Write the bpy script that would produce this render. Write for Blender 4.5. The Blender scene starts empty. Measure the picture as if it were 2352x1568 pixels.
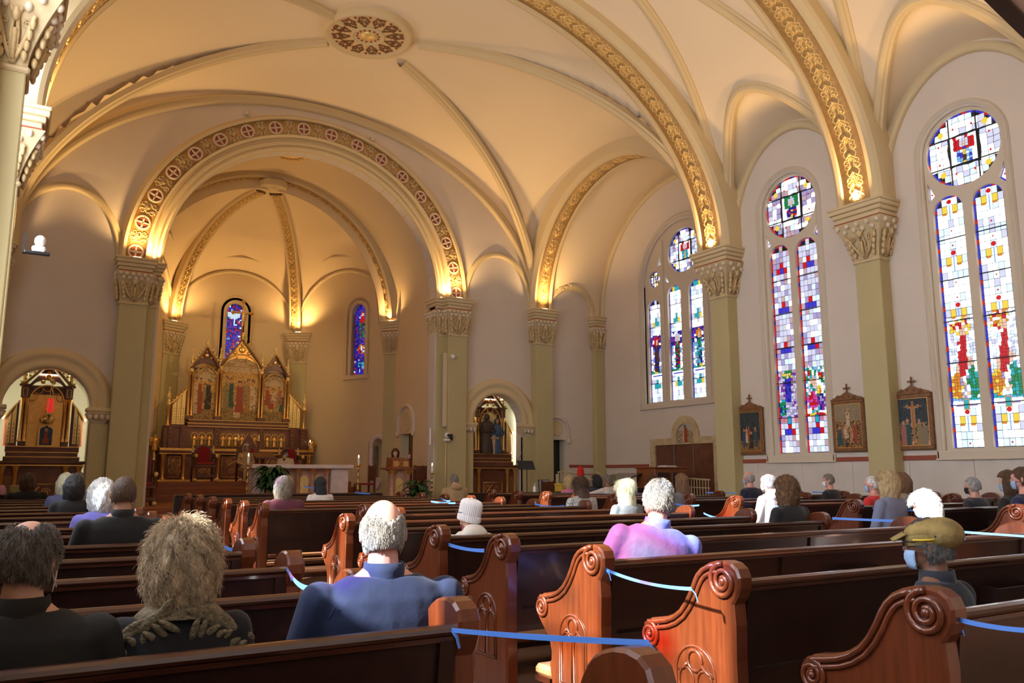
import bpy, math, random
import numpy as np
from mathutils import Vector, Matrix, Quaternion
from mathutils.geometry import tessellate_polygon
pi = math.pi
sc = bpy.context.scene
COL = sc.collection
rnd = random.Random(7)

# ------------------------------------------------------------------ camera, world, sun, exposure
CAM_H = 1.38
cam = bpy.data.cameras.new('camera'); cam_ob = bpy.data.objects.new('camera', cam); COL.objects.link(cam_ob)
cam.sensor_fit = 'HORIZONTAL'; cam.sensor_width = 36.0; cam.lens = 1903.0 / 2352.0 * 36.0
cam.clip_start = 0.05; cam.clip_end = 200
cam_ob.location = (0, 0, CAM_H)
cam_ob.rotation_euler = (math.radians(90 + 9.26), 0, math.radians(-31.56))
cam.dof.use_dof = True; cam.dof.focus_distance = 4.2; cam.dof.aperture_fstop = 9.0
sc.camera = cam_ob
sc.view_settings.view_transform = 'Standard'; sc.view_settings.look = 'None'
sc.view_settings.exposure = 0.95; sc.view_settings.gamma = 1.0; sc.view_settings.use_curve_mapping = False
try:
    cy = sc.cycles
    cy.max_bounces = 7; cy.diffuse_bounces = 5; cy.glossy_bounces = 3; cy.transmission_bounces = 4; cy.transparent_max_bounces = 8
    cy.caustics_reflective = False; cy.caustics_refractive = False
    cy.sample_clamp_indirect = 4.0; cy.use_adaptive_sampling = True; cy.adaptive_threshold = 0.02
    cy.use_denoising = True
except Exception:
    pass
world = bpy.data.worlds.new('world'); sc.world = world; world.use_nodes = True
wn = world.node_tree.nodes; wl = world.node_tree.links
bgn = wn['Background']; bgn.inputs[0].default_value = (0.62, 0.78, 1.0, 1); bgn.inputs[1].default_value = 1.2

def light(name, kind, loc, energy, color, direction=None, **kw):
    l = bpy.data.lights.new(name, kind); l.energy = energy; l.color = color
    for k, v in kw.items(): setattr(l, k, v)
    o = bpy.data.objects.new(name, l); COL.objects.link(o); o.location = loc
    if direction is not None:
        o.rotation_euler = Vector(direction).to_track_quat('-Z', 'Y').to_euler()
    return o
SUN_DIR = Vector((0.83, 0.035, -0.52)).normalized()
light('sun', 'SUN', (-20, -4, 14), 13.0, (1.0, 0.95, 0.87), SUN_DIR, angle=0.03)
WARM = (1.0, 0.62, 0.25)

# ------------------------------------------------------------------ mesh helpers
class MB:
    def __init__(self): self.v = []; self.f = []; self.s = []; self.m = []
    def add(self, vs, fs, smooth=False, m=0):
        b = len(self.v); self.v += [tuple(p) for p in vs]
        for f in fs: self.f.append(tuple(i + b for i in f)); self.s.append(smooth); self.m.append(m)
        return self
    def box(self, x0, y0, z0, x1, y1, z1, b=0.0, m=0):
        if b <= 0:
            vs = [(x, y, z) for x in (x0, x1) for y in (y0, y1) for z in (z0, z1)]
            return self.add(vs, [(0, 1, 3, 2), (4, 6, 7, 5), (0, 4, 5, 1), (2, 3, 7, 6), (0, 2, 6, 4), (1, 5, 7, 3)], m=m)
        b = min(b, abs(x1 - x0) / 2.01, abs(y1 - y0) / 2.01, abs(z1 - z0) / 2.01)
        vs = []; ix = {}
        for i, x in enumerate((x0, x1)):
            for j, y in enumerate((y0, y1)):
                for k, z in enumerate((z0, z1)):
                    sx, sy, sz = (1, -1)[i] * b, (1, -1)[j] * b, (1, -1)[k] * b
                    ix[i, j, k] = len(vs)
                    vs += [(x, y + sy, z + sz), (x + sx, y, z + sz), (x + sx, y + sy, z)]
        fs = []
        q = lambda a, i, j, k: ix[i, j, k] + a
        for i in (0, 1): fs.append([q(0, i, 0, 0), q(0, i, 0, 1), q(0, i, 1, 1), q(0, i, 1, 0)][::1 if i == 0 else -1])
        for j in (0, 1): fs.append([q(1, 0, j, 0), q(1, 1, j, 0), q(1, 1, j, 1), q(1, 0, j, 1)][::1 if j == 0 else -1])
        for k in (0, 1): fs.append([q(2, 0, 0, k), q(2, 0, 1, k), q(2, 1, 1, k), q(2, 1, 0, k)][::1 if k == 0 else -1])
        for j in (0, 1):
            for k in (0, 1): fs.append([q(1, 0, j, k), q(1, 1, j, k), q(2, 1, j, k), q(2, 0, j, k)])
        for i in (0, 1):
            for k in (0, 1): fs.append([q(0, i, 0, k), q(0, i, 1, k), q(2, i, 1, k), q(2, i, 0, k)])
        for i in (0, 1):
            for j in (0, 1): fs.append([q(0, i, j, 0), q(0, i, j, 1), q(1, i, j, 1), q(1, i, j, 0)])
        for i in (0, 1):
            for j in (0, 1):
                for k in (0, 1): fs.append([q(0, i, j, k), q(1, i, j, k), q(2, i, j, k)])
        return self.add(vs, fs, m=m)
    def ell(self, c, r, nu=12, nv=8, R=None, m=0):
        vs = []; fs = []
        if not hasattr(r, '__len__'): r = (r, r, r)
        for j in range(nv + 1):
            a = -pi / 2 + pi * j / nv
            for i in range(nu):
                t = 2 * pi * i / nu
                p = Vector((r[0] * math.cos(a) * math.cos(t), r[1] * math.cos(a) * math.sin(t), r[2] * math.sin(a)))
                if R is not None: p = R @ p
                vs.append((c[0] + p.x, c[1] + p.y, c[2] + p.z))
        for j in range(nv):
            for i in range(nu): fs.append((j * nu + i, j * nu + (i + 1) % nu, (j + 1) * nu + (i + 1) % nu, (j + 1) * nu + i))
        return self.add(vs, fs, True, m)
    def lathe(self, prof, c=(0, 0, 0), n=14, m=0, smooth=True, sq=1.0, arc=2 * pi):
        vs = []; fs = []
        closed = abs(arc - 2 * pi) < 1e-6; nn = n if closed else n + 1
        for r, z in prof:
            for i in range(nn):
                t = arc * i / n; vs.append((c[0] + r * math.cos(t), c[1] + r * math.sin(t) * sq, c[2] + z))
        for j in range(len(prof) - 1):
            for i in range(n): fs.append((j * nn + i, j * nn + (i + 1) % nn, (j + 1) * nn + (i + 1) % nn, (j + 1) * nn + i))
        return self.add(vs, fs, smooth, m)
    def tube(self, pts, r, n=6, closed=False, m=0, up=None, flat=1.0, caps=True):
        P = [Vector(p) for p in pts]; N = len(P)
        rr = r if hasattr(r, '__len__') else [r] * N
        T = []
        for i in range(N):
            a = P[(i - 1) % N] if (closed or i > 0) else P[i]; b = P[(i + 1) % N] if (closed or i < N - 1) else P[i]
            t = (b - a); T.append(t.normalized() if t.length > 1e-9 else Vector((0, 0, 1)))
        u = Vector(up) if up else (Vector((0, 0, 1)) if abs(T[0].z) < 0.9 else Vector((1, 0, 0)))
        vs = []; fs = []
        for i in range(N):
            if up: u = Vector(up)
            s = T[i].cross(u)
            if s.length < 1e-6: s = T[i].orthogonal()
            s.normalize(); u2 = s.cross(T[i]); u = u2
            for k in range(n):
                a = 2 * pi * (k + 0.5) / n
                q = P[i] + s * (rr[i] * math.cos(a)) + u2 * (rr[i] * flat * math.sin(a)); vs.append(q)
        for i in range(N if closed else N - 1):
            for k in range(n):
                i2 = (i + 1) % N; fs.append((i * n + k, i * n + (k + 1) % n, i2 * n + (k + 1) % n, i2 * n + k))
        if caps and not closed: fs += [tuple(range(n))[::-1], tuple((N - 1) * n + k for k in range(n))]
        return self.add(vs, fs, n > 4, m)
    def sweep(self, rings, closed=False, m=0, smooth=False, ringclosed=True, caps=False):
        n = len(rings[0]); vs = [p for r in rings for p in r]; fs = []; N = len(rings)
        for i in range(N if closed else N - 1):
            i2 = (i + 1) % N
            for k in range(n if ringclosed else n - 1): fs.append((i * n + k, i * n + (k + 1) % n, i2 * n + (k + 1) % n, i2 * n + k))
        if caps: fs += [tuple(range(n))[::-1], tuple((N - 1) * n + k for k in range(n))]
        return self.add(vs, fs, smooth, m)
    def prism(self, poly, fn, d0, d1, m=0, holes=(), front=True, back=True):
        """poly in (u,v); fn(u,v,d) -> xyz"""
        loops = [list(poly)] + [list(h) for h in holes]
        flat = [p for l in loops for p in l]
        tri = tessellate_polygon([[Vector((p[0], p[1], 0)) for p in l] for l in loops])
        nb = len(flat)
        vs = [fn(p[0], p[1], d0) for p in flat] + [fn(p[0], p[1], d1) for p in flat]
        fs = []
        if front: fs += [tuple(t) for t in tri]
        if back: fs += [tuple(i + nb for i in t)[::-1] for t in tri]
        o = 0
        for l in loops:
            k = len(l)
            for i in range(k): fs.append((o + i, o + (i + 1) % k, nb + o + (i + 1) % k, nb + o + i))
            o += k
        return self.add(vs, fs, m=m)
    def xf(self, M):
        self.v = [tuple(M @ Vector(p)) for p in self.v]; return self
    def join(self, o, M=None):
        return self.add_raw([tuple(M @ Vector(p)) for p in o.v] if M else o.v, o)
    def add_raw(self, vs, o):
        b = len(self.v); self.v += vs
        self.f += [tuple(i + b for i in f) for f in o.f]; self.s += o.s; self.m += o.m; return self
    def mesh(self, name, mats):
        me = bpy.data.meshes.new(name); me.from_pydata(self.v, [], self.f); me.update()
        for mt in (mats if isinstance(mats, (list, tuple)) else [mats]): me.materials.append(mt)
        me.polygons.foreach_set('use_smooth', self.s)
        me.polygons.foreach_set('material_index', self.m)
        return me

def recalc(me):
    import bmesh
    bm = bmesh.new(); bm.from_mesh(me); bmesh.ops.recalc_face_normals(bm, faces=bm.faces); bm.to_mesh(me); bm.free()
def tag(o, label=None, cat=None, group=None, kind=None):
    if label: o['label'] = label
    if cat: o['category'] = cat
    if group: o['group'] = group
    if kind: o['kind'] = kind
    return o
def link(name, data, parent=None, M=None):
    o = bpy.data.objects.new(name, data); COL.objects.link(o)
    if parent is not None: o.parent = parent
    if M is not None: o.matrix_local = M
    return o
def part(name, mb, mats, parent, label=None, kind=None, fix=True):
    me = mb.mesh(name, mats)
    if fix: recalc(me)
    return tag(link(name, me, parent), label, None, None, kind)
def thing(name, label, cat, loc=(0, 0, 0), rz=0.0, group=None, scale=1.0):
    o = link(name, None); o.location = loc; o.rotation_euler = (0, 0, rz)
    if scale != 1.0: o.scale = (scale,) * 3 if not hasattr(scale, '__len__') else scale
    o.empty_display_size = 0.1
    return tag(o, label, cat, group)
def solo(name, mb, mats, label, cat, group=None, kind=None, loc=None):
    me = mb.mesh(name, mats); recalc(me); o = link(name, me)
    if loc: o.location = loc
    return tag(o, label, cat, group, kind)
def struct(name, mb, mats, label=None, parent=None):
    me = mb.mesh(name, mats); recalc(me)
    return tag(link(name, me, parent), label, None, None, 'structure' if parent is None else None)
def sroot(name, label):
    return tag(link(name, None), label, None, None, 'structure')
def dup(root, label=None):
    kids = {}
    for o in COL.objects:
        if o.parent: kids.setdefault(o.parent.name, []).append(o)
    def rec(o, par):
        c = o.copy(); COL.objects.link(c); c.parent = par
        for k in kids.get(o.name, []): rec(k, c)
        return c
    r = rec(root, None)
    if label: r['label'] = label
    return r
def tree(root):
    out = []
    def rec(o):
        ks = list(o.children); out.append((o, ks))
        for k in ks: rec(k)
    rec(root); return out
def dup_fast(tr, label=None):
    m = {}
    root = tr[0][0]
    for o, ks in tr:
        c = m.get(o.name)
        if c is None: c = o.copy(); COL.objects.link(c); c.parent = None; m[o.name] = c
        for k in ks:
            d = k.copy(); COL.objects.link(d); d.parent = c; m[k.name] = d
    r = m[root.name]
    if label: r['label'] = label
    return r

# ------------------------------------------------------------------ materials
def mat(name, col, rough=0.6, metal=0.0, noise=0.0, nscale=6.0, bump=0.0, bscale=40.0, coat=0.0, emit=None, es=0.0, stretch=None, spec=None, sheen=0.0, col2=None):
    m = bpy.data.materials.new(name); m.use_nodes = True; n = m.node_tree.nodes; l = m.node_tree.links; b = n['Principled BSDF']
    b.inputs['Base Color'].default_value = (*col, 1); b.inputs['Roughness'].default_value = rough; b.inputs['Metallic'].default_value = metal
    if coat: b.inputs['Coat Weight'].default_value = coat; b.inputs['Coat Roughness'].default_value = 0.12
    if spec is not None: b.inputs['Specular IOR Level'].default_value = spec
    if sheen: b.inputs['Sheen Weight'].default_value = sheen
    if emit: b.inputs['Emission Color'].default_value = (*emit, 1); b.inputs['Emission Strength'].default_value = es
    if noise or bump or col2:
        tc = n.new('ShaderNodeTexCoord'); mp = n.new('ShaderNodeMapping'); l.new(tc.outputs['Object'], mp.inputs[0])
        if stretch: mp.inputs['Scale'].default_value = stretch
    if noise or col2:
        t = n.new('ShaderNodeTexNoise'); t.inputs['Scale'].default_value = nscale; t.inputs['Detail'].default_value = 5; l.new(mp.outputs[0], t.inputs['Vector'])
        r = n.new('ShaderNodeValToRGB'); l.new(t.outputs[0], r.inputs[0])
        r.color_ramp.elements[0].position = 0.3; r.color_ramp.elements[1].position = 0.7
        c2 = col2 if col2 else tuple(min(1, c * (1 + noise)) for c in col)
        c1 = tuple(c * (1 - noise) for c in col)
        r.color_ramp.elements[0].color = (*c1, 1); r.color_ramp.elements[1].color = (*c2, 1)
        l.new(r.outputs[0], b.inputs['Base Color'])
    if bump:
        t2 = n.new('ShaderNodeTexNoise'); t2.inputs['Scale'].default_value = bscale; t2.inputs['Detail'].default_value = 4; l.new(mp.outputs[0], t2.inputs['Vector'])
        bp = n.new('ShaderNodeBump'); bp.inputs['Strength'].default_value = bump; bp.inputs['Distance'].default_value = 0.02
        l.new(t2.outputs[0], bp.inputs['Height']); l.new(bp.outputs[0], b.inputs['Normal'])
    return m
M = {}
M['wall'] = mat('wall_plaster', (0.66, 0.575, 0.475), 0.85, noise=0.03, nscale=1.3, bump=0.05, bscale=60)
M['vault'] = mat('vault_plaster', (0.80, 0.66, 0.45), 0.9, noise=0.02, nscale=0.6)
M['apse'] = mat('apse_plaster', (0.72, 0.56, 0.33), 0.9, noise=0.02, nscale=0.8)
M['trim'] = mat('cream_moulding', (0.66, 0.52, 0.29), 0.7)
M['surround'] = mat('window_surround', (0.62, 0.53, 0.40), 0.75)
M['pilaster'] = mat('pilaster_paint', (0.50, 0.42, 0.21), 0.75, noise=0.03, nscale=2)
M['capgilt'] = mat('capital_gilt', (0.62, 0.46, 0.23), 0.5, metal=0.1, noise=0.15, nscale=16)
M['capital'] = mat('capital_plaster', (0.60, 0.47, 0.26), 0.65, noise=0.1, nscale=9)
M['capwhite'] = mat('capital_white', (0.70, 0.58, 0.42), 0.6)
M['red'] = mat('red_oxide', (0.30, 0.07, 0.035), 0.7)
M['band'] = mat('gold_band', (0.50, 0.30, 0.10), 0.6, noise=0.15, nscale=12)
M['goldpl'] = mat('gilt_plaster', (0.78, 0.53, 0.20), 0.42, metal=0.35, noise=0.12, nscale=20)
M['gold'] = mat('gilding', (0.80, 0.46, 0.13), 0.34, metal=0.75, noise=0.12, nscale=14)
M['goldlt'] = mat('pale_gilding', (0.85, 0.62, 0.24), 0.45, metal=0.4, noise=0.1, nscale=14)
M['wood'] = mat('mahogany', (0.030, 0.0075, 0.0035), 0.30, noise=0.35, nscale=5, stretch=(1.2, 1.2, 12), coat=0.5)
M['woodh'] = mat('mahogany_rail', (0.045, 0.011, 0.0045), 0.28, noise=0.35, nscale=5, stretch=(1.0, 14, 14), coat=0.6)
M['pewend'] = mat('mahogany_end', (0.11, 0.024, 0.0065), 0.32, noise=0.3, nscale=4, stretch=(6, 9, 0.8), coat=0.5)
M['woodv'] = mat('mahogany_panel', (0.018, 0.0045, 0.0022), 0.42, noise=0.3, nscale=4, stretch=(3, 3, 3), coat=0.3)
M['altarwood'] = mat('altar_wood', (0.13, 0.04, 0.018), 0.4, noise=0.3, nscale=5, coat=0.2)
M['carve'] = mat('carved_wood', (0.20, 0.085, 0.03), 0.45, noise=0.25, nscale=18)
M['stepwood'] = mat('step_wood', (0.25, 0.075, 0.025), 0.4, noise=0.25, nscale=3, stretch=(1, 12, 12))
M['marble'] = mat('pale_marble', (0.68, 0.55, 0.50), 0.3, noise=0.12, nscale=5, coat=0.2)
M['marblep'] = mat('pink_marble', (0.55, 0.30, 0.20), 0.35, noise=0.2, nscale=7)
M['black'] = mat('black_metal', (0.012, 0.012, 0.012), 0.5)
M['piano'] = mat('piano_black', (0.008, 0.008, 0.009), 0.12, coat=0.6)
M['white'] = mat('white_paint', (0.8, 0.8, 0.78), 0.5)
M['redv'] = mat('red_velvet', (0.30, 0.008, 0.012), 0.9, sheen=0.4)
M['tape'] = mat('blue_tape', (0.10, 0.28, 0.80), 0.35, spec=0.6)
M['brass'] = mat('brass', (0.70, 0.45, 0.14), 0.3, metal=0.9)
M['wax'] = mat('candle_wax', (0.85, 0.82, 0.72), 0.5)
M['flame'] = mat('flame', (1, 0.9, 0.6), 0.5, emit=(1, 0.8, 0.45), es=6)
M['floor'] = mat('floor_tile', (0.16, 0.075, 0.04), 0.5, noise=0.15, nscale=3)
M['leaf'] = mat('leaf_green', (0.02, 0.075, 0.022), 0.45, noise=0.3, nscale=8)
M['wains'] = mat('wainscot_stone', (0.62, 0.55, 0.47), 0.6, noise=0.06, nscale=2.5)
M['doorshade'] = mat('dark_door_and_shade', (0.02, 0.025, 0.025), 0.15)  # door leaf colour, also the shade put behind the doorways
M['niche'] = mat('niche_plaster', (0.72, 0.68, 0.52), 0.9)
M['vinyl'] = mat('tan_vinyl', (0.42, 0.20, 0.10), 0.4)
CX = 6.5; CA = 6.42; ZS = 6.26; XR = 13.34; XL = -0.34; YC = 20.3; XT = 15.7; YT = 13.15
VA = 6.84; VB = 4.85
def zf(x, y): return 0.0088 * (y - 2.2) + max(0.0, min(x - 2.8, 9.0)) * 0.0165 * max(0.35, 1 - 0.045 * (y - 3.5)) if y < 18.2 else 0.14
# ------------------------------------------------------------------ architecture
# floor: a gently raked grid
fl = MB(); nx, ny = 24, 30; vs = []; fs = []
for j in range(ny + 1):
    for i in range(nx + 1):
        x = -3.2 + 19.1 * i / nx; y = -7.0 + 25.6 * j / ny; vs.append((x, y, zf(x, y)))
for j in range(ny):
    for i in range(nx): fs.append((j * (nx + 1) + i, j * (nx + 1) + i + 1, (j + 1) * (nx + 1) + i + 1, (j + 1) * (nx + 1) + i))
fl.add(vs, fs); struct('floor', fl, M['floor'], 'reddish tile floor under the pews')

def arc2(cx, cz, a, b, t0, t1, n):
    return [(cx + a * math.cos(t0 + (t1 - t0) * i / n), cz + b * math.sin(t0 + (t1 - t0) * i / n)) for i in range(n + 1)]
def arch_loop(cx, w, z0, zs, b=None, n=20):
    """closed loop of an arched opening, half width w, spring zs"""
    return [(cx - w, z0), (cx + w, z0)] + arc2(cx, zs, w, b or w, 0, pi, n)
def arch_sweep(mb, fn, cx, cz, a, b, prof, t0=0.0, t1=pi, n=40, legs=None, m=0, smooth=True, closed=True):
    """sweep profile [(dr,d)] on an ellipse arch; fn(u,v,d)->xyz; legs: z of straight leg foot"""
    rings = []
    path = []
    if legs is not None: path.append((t0, legs))
    path += [(t0 + (t1 - t0) * i / n, None) for i in range(n + 1)]
    if legs is not None: path.append((t1, legs))
    for t, z in path:
        ring = []
        for dr, d in prof:
            u = cx + (a + dr) * math.cos(t); v = cz + (b + dr) * math.sin(t)
            if z is not None: v = z
            ring.append(fn(u, v, d))
        rings.append(ring)
    return mb.sweep(rings, m=m, smooth=smooth, ringclosed=closed, caps=False)
fY = lambda Y, s=1: (lambda u, v, d: (u, Y + s * d, v))       # plane facing -Y: d into the wall
fX = lambda X, s=1: (lambda u, v, d: (X + s * d, u, v))

def main_z(x): 
    q = 1 - ((x - CX) / VA) ** 2
    return ZS + VB * math.sqrt(max(0, q))
def lun_z(x, y, yb):
    e = abs(x - CX); h = 2.35 + 0.36 * (VA - e); q = 1 - ((y - yb) / 1.74) ** 2
    return ZS + h * math.sqrt(q) if q > 0 and e > 3 else 0
BAYS = [10.84, 7.19, 3.54, -0.11, -3.76]
PILY = [12.67, 9.02, 5.37, 1.71, -1.93]
def grid_surface(mb, fn, nu, nv, m=0, flip=False):
    vs = [fn(i / nu, j / nv) for j in range(nv + 1) for i in range(nu + 1)]
    fs = [(j * (nu + 1) + i, j * (nu + 1) + i + 1, (j + 1) * (nu + 1) + i + 1, (j + 1) * (nu + 1) + i) for j in range(nv) for i in range(nu)]
    mb.add(vs, fs, True, m)
root = sroot('ceiling', 'cream vaulted nave ceiling')
for bi, yb in enumerate(BAYS):
    mb = MB()
    def sf(u, v, yb=yb):
        t = pi * (1 - u); x = CX + VA * math.cos(t); y = yb + 1.825 * (2 * v - 1)
        return (x, y, max(main_z(x), lun_z(x, y, yb)))
    grid_surface(mb, sf, 110, 30); part('vault_bay', mb, M['vault'], root, fix=False)
# crossing vault
YX = 16.62; HX = 6.84; HY = 3.68; ZC = 11.2
def G(s): return ZS + (ZC - ZS) * math.sqrt(max(0, 1 - s * s))
def cross_z(x, y):
    u = min(1, abs(x - CX) / HX); v = min(1, abs(y - YX) / HY)
    s = max(u, v)
    if s < 1e-5: return ZC
    q = min(u, v) / s
    top = (ZS + 3.68 if u >= v else ZS + VB)
    R = ZC + (top - ZC) * s ** 2
    g = G(s)
    return g + max(0, R - g) * math.sqrt(max(0, 1 - q * q))
mb = MB()
def sf(u, v):
    x = CX - HX * math.cos(pi * u); y = YX - HY * math.cos(pi * v); return (x, y, cross_z(x, y))
grid_surface(mb, sf, 110, 64); struct('ceiling_crossing', mb, M['vault'], 'cream domed vault over the crossing with a round medallion')
# transept barrels
for nm, x0, x1, sgn in (('ceiling_transept_right', 13.2, XT + .05, 1), ('ceiling_transept_left', -0.2, -2.75, -1)):
    mb = MB()
    def sf(u, v):
        t = pi * u; y = YX + 3.68 * math.cos(t); x = x0 + (x1 - x0) * v; z = ZS + 3.68 * math.sin(t)
        e = abs(x - x0)
        if sgn > 0:
            q = 1 - ((x - 14.55) / 0.85) ** 2
            if q > 0 and y > YX: z = max(z, ZS + (0.8 + .55 * (20.3 - y)) * math.sqrt(q))
        return (x, y, z)
    grid_surface(mb, sf, 60, 24); struct(nm, mb, M['vault'], 'cream barrel vault of the transept')

# ---- walls
def wall(name, poly, holes, fn, th, mt, label, parent=None):
    mb = MB(); mb.prism(poly, fn, 0, th, holes=holes); return struct(name, mb, mt, label, parent)
WIN_R = [7.335, 10.95]
def win_hole(c, w=0.70, zc=6.85): return arch_loop(c, w, 1.80, zc, n=24)
# right nave wall with the two seen windows and one unseen one added for light
wall('wall_right', [(-7, 0), (YT, 0), (YT, 9.2), (-7, 9.2)], [win_hole(c) for c in WIN_R + [3.7]], fX(XR), 0.35, M['wall'], 'pale plaster nave wall on the window side')
# left wall, unseen from here, lets the sun in; its openings are placed to aim it
LW = [3.4, 7.5, 11.2, -0.5]
wall('wall_left', [(-7, 0), (YT, 0), (YT, 9.2), (-7, 9.2)], [win_hole(c, .85) for c in LW], fX(XL, -1), 0.35, M['wall'], 'plaster nave wall beside the photographer')
wall('wall_back', [(-3.2, 0), (16, 0), (16, 12), (-3.2, 12)], [], fY(-7.0, -1), 0.3, M['wall'], 'rear wall of the church')
# transept walls
tw = [(arch_loop(16.58, 1.62, 3.42, 6.85, n=30))]
wall('wall_transept_right', [(YT - .3, 0), (YC + .3, 0), (YC + .3, 10.2), (YT - .3, 10.2)], tw, fX(XT), 0.4, M['wall'], 'transept end wall with the wide four light window')
wall('wall_transept_left', [(YT - .3, 0), (YC + .3, 0), (YC + .3, 10.2), (YT - .3, 10.2)], [arch_loop(16.58, 1.62, 3.42, 6.85, n=30)], fX(-2.7, -1), 0.4, M['wall'], 'opposite transept end wall')
for nm, xa, xb in (('wall_return_right', XR, XT + .3), ('wall_return_left', -3.0, XL)):
    mb = MB(); mb.box(xa, YT - .35, 0, xb, YT, 10.2); struct(nm, mb, M['wall'], 'short return wall between nave and transept')
# chancel wall at YC
NR = 11.99; NL = 0.80
chan = [(2.87, 0.0), (9.97, 0.0)] + arc2(CA, ZS, 3.55, 3.45, 0, pi, 48)
nich = lambda c: arch_loop(c, 0.83, 0.7, 2.86, n=24)
dr = [(13.72, 0.3), (14.36, 0.3), (14.36, 2.46), (13.72, 2.46)]
wall('wall_chancel', [(-3, 0), (XT + .3, 0), (XT + .3, 11.6), (-3, 11.6)], [[(p[0], max(p[1], 0.02)) for p in chan], nich(NR), nich(NL), dr], fY(YC), 0.35, M['wall'], 'crossing wall around the chancel arch and the two altar niches')
# niche shells
for nm, c in (('niche_right', NR), ('niche_left', NL)):
    mb = MB(); lp = arch_loop(c, 0.90, 0.7, 2.86, n=24); N = len(lp)
    r0 = [(u, YC + .2, v) for u, v in lp]; r1 = [(u, YC + 1.45, v) for u, v in lp]
    mb.sweep([r0, r1], smooth=False)
    mb.add(r1, [tuple(range(N))])
    struct('wall_' + nm, mb, M['niche'], 'lit niche behind the side altar')
# niche archivolts, imposts
tn = 0
def trim(mb, mt, label):
    global tn; tn += 1
    return struct('trim_%d' % tn, mb, mt, label)
for c, side in ((NR, 'right'), (NL, 'left')):
    mb = MB()
    arch_sweep(mb, fY(YC), c, 2.86, 0.83, 0.83, [(0, .3), (0, -.10), (.10, -.10), (.14, -.06), (.22, -.06), (.26, -.10), (.36, -.10), (.40, -.02), (.44, -.02), (.44, .1)], n=36)
    trim(mb, M['trim'], 'moulded arch over the %s altar niche' % side)
    mb = MB()
    for s in (-1, 1):
        x0, x1 = sorted((c + s * .80, c + s * 1.24))
        mb.box(x0 + .03, YC - .12, .3, x1 - .03, YC + .1, 2.52, b=.02)
    trim(mb, M['pilaster'], 'flat piers flanking the %s niche' % side)
    for s in (-1, 1):
        x0, x1 = sorted((c + s * .74, c + s * 1.26))
        r_ = sroot('trim_impost_%s' % side, 'scrolled impost capital of the %s niche' % side)
        a = MB(); a.box(x0, YC - .20, 2.78, x1, YC + .2, 2.86, b=.015); a.box(x0 + .03, YC - .17, 2.74, x1 - .03, YC + .2, 2.78)
        part('impost_slab', a, M['trim'], r_)
        a = MB()
        rings = []
        for k in range(6):
            t = k / 5; e = .16 * (1 - t) ** .6
            rings.append([(x0 + .16 - .0 - e + .0, YC - .15 - 0 + .10 * (t), 2.74 - .22 * t), (x1 - .16 + e, YC - .15 + .10 * t, 2.74 - .22 * t), (x1 - .16 + e, YC + .2, 2.74 - .22 * t), (x0 + .16 - e, YC + .2, 2.74 - .22 * t)])
        a.sweep(rings, caps=True)
        for k in range(4): a.ell((x0 + .08 + (x1 - x0 - .16) * k / 3, YC - .16, 2.66), (.05, .045, .06), 8, 6)
        part('impost_bell', a, M['capwhite'], r_)
# chancel arch mouldings and gold band
mb = MB()
arch_sweep(mb, fY(YC), CA, ZS, 3.55, 3.45, [(0, .35), (0, -.10), (.06, -.14), (.12, -.10), (.16, -.16), (.22, -.16), (.26, -.10), (.32, -.10), (.32, -.2), (.38, -.22), (.38, -.10), (.80, -.10), (.80, -.2), (.87, -.2), (.92, -.08), (.97, 0), (.97, .1)], n=72, smooth=False)
trim(mb, M['trim'], 'stepped moulding of the great chancel arch')
mb = MB(); arch_sweep(mb, fY(YC), CA, ZS, 3.55, 3.45, [(.38, -.08), (.38, -.115), (.80, -.115), (.80, -.08)], n=72, t0=.02, t1=pi - .02)
band = trim(mb, M['band'], 'ochre band with gilded wheels around the chancel arch')
# wheel and scroll ornaments on the band
def spiral(cx, cy, r0, turns, a0, s, n=16):
    return [(cx + r0 * (1 - .8 * i / n) * math.cos(a0 + s * 2 * pi * turns * i / n), cy + r0 * (1 - .8 * i / n) * math.sin(a0 + s * 2 * pi * turns * i / n)) for i in range(n + 1)]
def wheel_mesh():
    a = MB()
    a.tube([(.155 * math.cos(t * pi / 12), 0, .155 * math.sin(t * pi / 12)) for t in range(24)], .026, 6, closed=True)
    for k in range(4):
        t = k * pi / 2; a.tube([(0, 0, 0), (.15 * math.cos(t), 0, .15 * math.sin(t))], .022, 6)
    a.ell((0, 0, 0), (.045, .02, .045), 8, 6)
    b = MB(); b.lathe([(.15, 0), (0, 0)], n=20); b.xf(Matrix.Rotation(pi / 2, 4, 'X'))
    a.add(b.v, b.f, False, 1)
    return a.mesh('wheel', [M['capwhite'], M['red']])
WH = wheel_mesh()
def scroll_mesh(w, h, lt=M['goldpl']):
    a = MB()
    for s in (-1, 1):
        for t in (-1, 1):
            p = spiral(s * w * .27, t * h * .22, w * .20, 1.4, pi / 2 * (1 if t > 0 else -1), s * t)
            a.tube([(x, 0, y) for x, y in p], [w * .055 * (1 - .5 * i / 16) for i in range(17)], 5, up=(0, 1, 0))
        a.tube([(0, 0, -h * .48), (s * w * .12, 0, -h * .25), (s * w * .34, 0, -h * .02), (s * w * .12, 0, h * .22), (0, 0, h * .48)], w * .045, 5, up=(0, 1, 0))
    for k in range(5):
        t = (k - 2) * .45; a.ell((w * .16 * math.sin(t), -.01, h * .16 * math.cos(t) - h * .05), (w * .05, .02, h * .09), 6, 5, R=Matrix.Rotation(t, 3, 'Y'))
    a.ell((0, -.015, 0), (w * .09, .03, w * .09), 8, 6)
    return a.mesh('scrollwork', [lt])
SCR_BAND = scroll_mesh(.34, .50, M['capgilt'])
n = 17
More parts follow.
